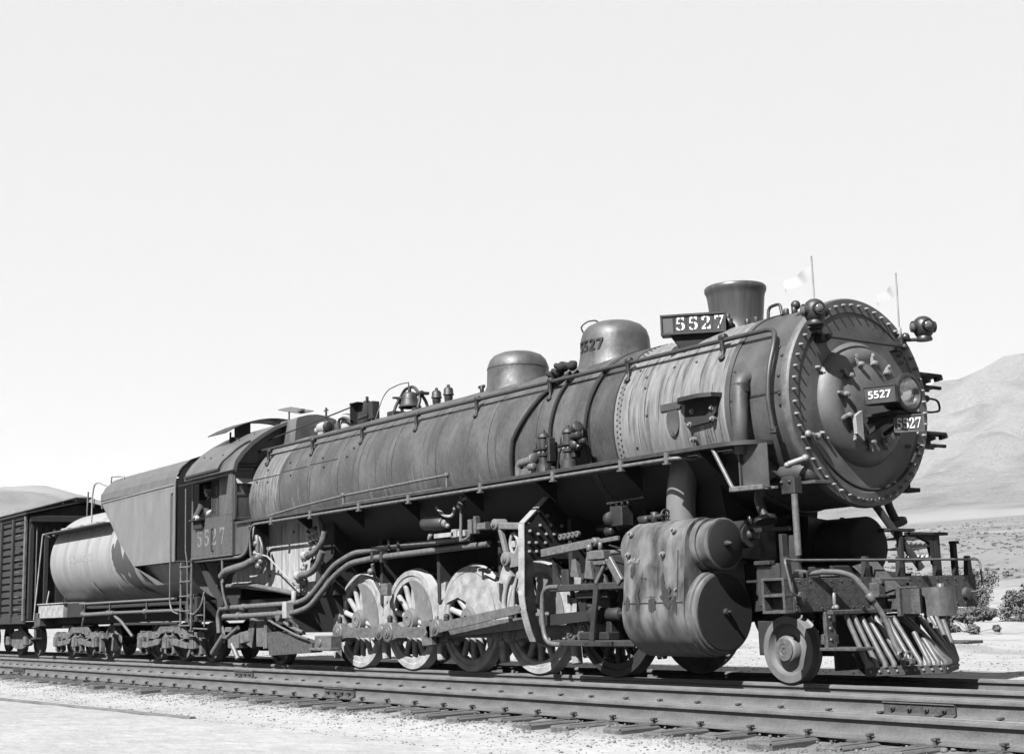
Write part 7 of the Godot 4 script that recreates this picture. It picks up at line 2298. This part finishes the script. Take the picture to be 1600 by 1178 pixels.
func build_person() -> void:
	var base := V(-5.36, 2.6, 1.2)
	var P := hold(self, "person", base)
	tag(P, "person in a dark jacket and cap leaning on the cab window sill", "person")
	var o := func(x: float, y: float, z: float) -> Vector3: return V(x, y, z) - base
	var hip: Vector3 = o.call(-5.36, 2.68, 1.18)
	var chest: Vector3 = o.call(-5.36, 3.08, 1.24)
	var neck: Vector3 = o.call(-5.34, 3.34, 1.3)
	var head: Vector3 = o.call(-5.31, 3.49, 1.36)
	var sn: Vector3 = o.call(-5.5, 3.24, 1.4)
	var sf: Vector3 = o.call(-5.2, 3.24, 1.16)
	var en: Vector3 = o.call(-5.46, 2.98, 1.56)
	var hn: Vector3 = o.call(-5.28, 2.97, 1.62)
	var ef: Vector3 = o.call(-4.98, 3.02, 1.3)
	var hf: Vector3 = o.call(-4.86, 3.06, 1.47)
	var bones := [[hip, chest, 0.15, 0.17], [chest, neck, 0.16, 0.06], [sn, sf, 0.085, 0.085], [sn, en, 0.075, 0.058], [en, hn, 0.056, 0.04], [sf, ef, 0.075, 0.058], [ef, hf, 0.056, 0.04],
		[hip, o.call(-5.0, 2.64, 1.26), 0.12, 0.09], [hip, o.call(-5.0, 2.64, 1.06), 0.12, 0.09], [o.call(-5.0, 2.64, 1.26), o.call(-4.96, 2.22, 1.26), 0.085, 0.06], [o.call(-5.0, 2.64, 1.06), o.call(-4.96, 2.22, 1.06), 0.085, 0.06], [neck, head, 0.055, 0.06]]
	var body := field_mesh(bones, 0.05, 0.016, M.coat)
	part(P, "body", body, M.coat)
	# head and hands
	var f: Vector3 = V(0.62, -0.1, 0.78).normalized()
	var r := f.cross(V(0, 1, 0)).normalized()
	var hb := [[head + V(0, 0.03, 0) - f * 0.015, head + V(0, 0.05, 0) + f * 0.01, 0.088, 0.085], [head - V(0, 0.05, 0) + f * 0.03, head - V(0, 0.075, 0) + f * 0.055, 0.055, 0.04], [head + f * 0.085 + V(0, 0.015, 0), head + f * 0.112 - V(0, 0.02, 0), 0.011, 0.016], [head - V(0, 0.05, 0), neck, 0.055, 0.055],
		[head + r * 0.082, head + r * 0.086 - V(0, 0.03, 0), 0.02, 0.014], [head - r * 0.082, head - r * 0.086 - V(0, 0.03, 0), 0.02, 0.014], [head + f * 0.075 - V(0, 0.045, 0) + r * 0.02, head + f * 0.075 - V(0, 0.045, 0) - r * 0.02, 0.012, 0.012]]
	part(P, "head", field_mesh(hb, 0.018, 0.006, M.skin), M.skin)
	var ey := MB.new()
	for e in [-1.0, 1.0]: ey.ball(head + f * 0.086 + r * 0.03 * e + V(0, 0.012, 0), 0.012, 8)
	part(P, "eyes", ey, M.plate_black)
	var cap := MB.new()
	cap.lathe(head + V(0, 0.05, 0), V(0, 1, 0), [Vector2(0.0, 0.098), Vector2(0.035, 0.104), Vector2(0.08, 0.098), Vector2(0.105, 0.06), Vector2(0.112, 0)], 20)
	cap.box(head + V(0, 0.058, 0) + f * 0.12, V(0.14, 0.008, 0.09), Basis(r, V(0, 1, 0), -f).rotated(r, -0.2), 0.003)
	part(P, "cap", cap, M.soot_and_shade)
	for q in [[hn, V(0.9, -0.25, 0.3).normalized()], [hf, V(0.4, -0.3, 0.9).normalized()]]:
		var h: Vector3 = q[0]
		var d: Vector3 = q[1]
		var s := d.cross(V(0, 1, 0)).normalized()
		var up := s.cross(d).normalized()
		var fb := [[h, h + d * 0.07, 0.03, 0.03], [h + d * 0.04 + s * 0.022, h + d * 0.075 + s * 0.03, 0.024, 0.02], [h + d * 0.04 - s * 0.022, h + d * 0.075 - s * 0.026, 0.024, 0.02]]
		for k in 4:
			var b0: Vector3 = h + d * 0.085 + s * (0.033 - 0.022 * k)
			var ln: float = [0.042, 0.05, 0.046, 0.034][k]
			var b1 := b0 + d * ln - up * 0.012
			fb.append([b0, b1, 0.0105, 0.0095])
			fb.append([b1, b1 + d * ln * 0.4 - up * ln * 0.75, 0.0095, 0.008])
		var tb: Vector3 = h + d * 0.025 + s * 0.035
		fb.append([tb, tb + d * 0.04 + s * 0.03, 0.014, 0.011])
		fb.append([tb + d * 0.04 + s * 0.03, tb + d * 0.07 + s * 0.028 - up * 0.01, 0.011, 0.009])
		part(P, "hand", field_mesh(fb, 0.008, 0.0035, M.skin), M.skin)

# ---------------------------------------------------------------- flags
func build_flags() -> void:
	for q in [[0.72, 4.02, 4.87, "white signal flag on a staff beside the near marker lamp, blown backwards", 1.0, 0.0], [-0.78, 4.05, 4.86, "white signal flag on a leaning staff beside the far marker lamp", 0.7, -0.04]]:
		var F := hold(self, "signal_flag", V(10.58, q[1], q[0]))
		tag(F, q[3], "flag", "white flags on the smokebox front")
		var st := MB.new()
		st.tube([V(0, 0, 0), V(q[5] * 0.4, q[2] - q[1], q[5])], 0.011, 8)
		st.cyl(V(0, -0.02, 0), V(0, 0.12, 0), 0.028, 10)
		part(F, "staff", st, M.dusty)
		var cl := MB.new()
		var nu := 14
		var nv := 8
		var g := []
		for i in nu + 1:
			for j in nv + 1:
				var u := float(i) / nu
				var v := float(j) / nv
				var y: float = (q[2] - q[1]) - 0.1 - 0.17 * v * (1.0 - 0.2 * u) - 0.15 * u
				var x: float = -0.3 * u * q[4]
				var z: float = 0.05 * sin(u * 7.0 + v * 2.0) * u + 0.12 * u
				g.append(V(x, y, z + q[5]))
		for i in nu:
			for j in nv:
				var a: Vector3 = g[i * (nv + 1) + j]
				var b: Vector3 = g[(i + 1) * (nv + 1) + j]
				var c: Vector3 = g[(i + 1) * (nv + 1) + j + 1]
				var d: Vector3 = g[i * (nv + 1) + j + 1]
				cl.flat(a, b, c, d, (b - a).cross(d - a).normalized())
		part(F, "cloth", cl, M.cloth)

# ---------------------------------------------------------------- plants
func bush(rng: RandomNumberGenerator, n: int, w: float, h: float, leaf: float) -> MB:
	var mb := MB.new()
	var lobes := []
	for k in 13: lobes.append([V(rng.randf_range(-0.85, 0.85) * w, rng.randf_range(0.15, 0.85) * h, rng.randf_range(-0.85, 0.85) * w), rng.randf_range(0.12, 0.34)])
	for k in n:
		var L: Array = lobes[rng.randi() % 13]
		var d := V(rng.randfn(), rng.randfn(), rng.randfn()).normalized() * pow(rng.randf(), 0.4)
		var p: Vector3 = L[0] + V(d.x * w, d.y * h * 0.8, d.z * w) * L[1]
		if p.y < 0.02: p.y = rng.randf() * 0.15
		var nn := (d + V(rng.randfn(), rng.randfn() + 0.6, rng.randfn()) * 0.5).normalized()
		var u := nn.cross(V(rng.randfn(), rng.randfn(), rng.randfn())).normalized() * leaf * rng.randf_range(0.6, 1.3)
		var v := nn.cross(u) * 0.45
		mb.t3(p - u, p + v, p + u, nn, nn, nn)
		mb.t3(p - u, p + u, p - v, nn, nn, nn)
	for k in 26:
		var L: Array = lobes[k % 13]
		mb.tube([V(rng.randf_range(-0.05, 0.05), 0, rng.randf_range(-0.05, 0.05)), L[0] * V(0.5, 0.55, 0.5), L[0], L[0] * V(1.2, 1.15, 1.2)], 0.01 * w, 4, false)
	return mb
func build_plants() -> void:
	var rng := RandomNumberGenerator.new()
	rng.seed = 21
	# single bushes on the sand beyond the track, right of the pilot
	var spots := [[-14.5, -36.5, 2.6, 2.1, "large dark bush on the sand beyond the buffer beam"], [-8.3, -31.0, 2.0, 1.3, "rounded dark bush right behind the far end of the buffer beam"], [-3.2, -20.8, 1.5, 0.85, "low dark bush on bright sand just above the far rail"], [-7.4, -27.0, 1.3, 0.6, "small flat bush on the sand behind the coupler"], [-20.5, -41.0, 2.6, 1.7, "wide grey bush farther back on the sandy flat"]]
	for s in spots:
		var o := hold(self, "shrub", V(s[0], land(s[0], s[1]) - 0.03, s[1]))
		part(o, "foliage", bush(rng, 2600, s[2] * 0.5, s[3], 0.07), M.shrub)
		tag(o, s[4], "bush", "bushes on the sand behind the track")
	# far brush on the fan
	var mm := MultiMesh.new()
	mm.transform_format = MultiMesh.TRANSFORM_3D
	mm.mesh = bush(rng, 60, 0.4, 0.45, 0.16).mesh(M.scrub)
	var list := []
	for k in 20000:
		var d := 95.0 * pow(5.0, rng.randf())
		var a := deg_to_rad(rng.randf_range(8.0, 75.0))
		var x := 20.0 - d * cos(a) * 1.05
		var z := -d * sin(a)
		if z > -60.0: continue
		if nz_b.get_noise_2d(x * 0.12, z * 0.4) < 0.05 and rng.randf() < 0.9: continue
		list.append([x, z])
	mm.instance_count = list.size()
	for k in list.size():
		var sc := rng.randf_range(0.25, 0.65)
		mm.set_instance_transform(k, Transform3D(Basis(V(0, 1, 0), rng.randf() * TAU).scaled(V(sc * 1.2, sc * rng.randf_range(0.6, 1.0), sc * 1.2)), V(list[k][0], land(list[k][0], list[k][1]) - 0.1, list[k][1])))
	var mi := MultiMeshInstance3D.new()
	mi.name = "desert_scrub"
	mi.multimesh = mm
	add_child(mi)
	tag(mi, "grey desert scrub scattered over the slope below the hills", "scrub", "", "stuff")
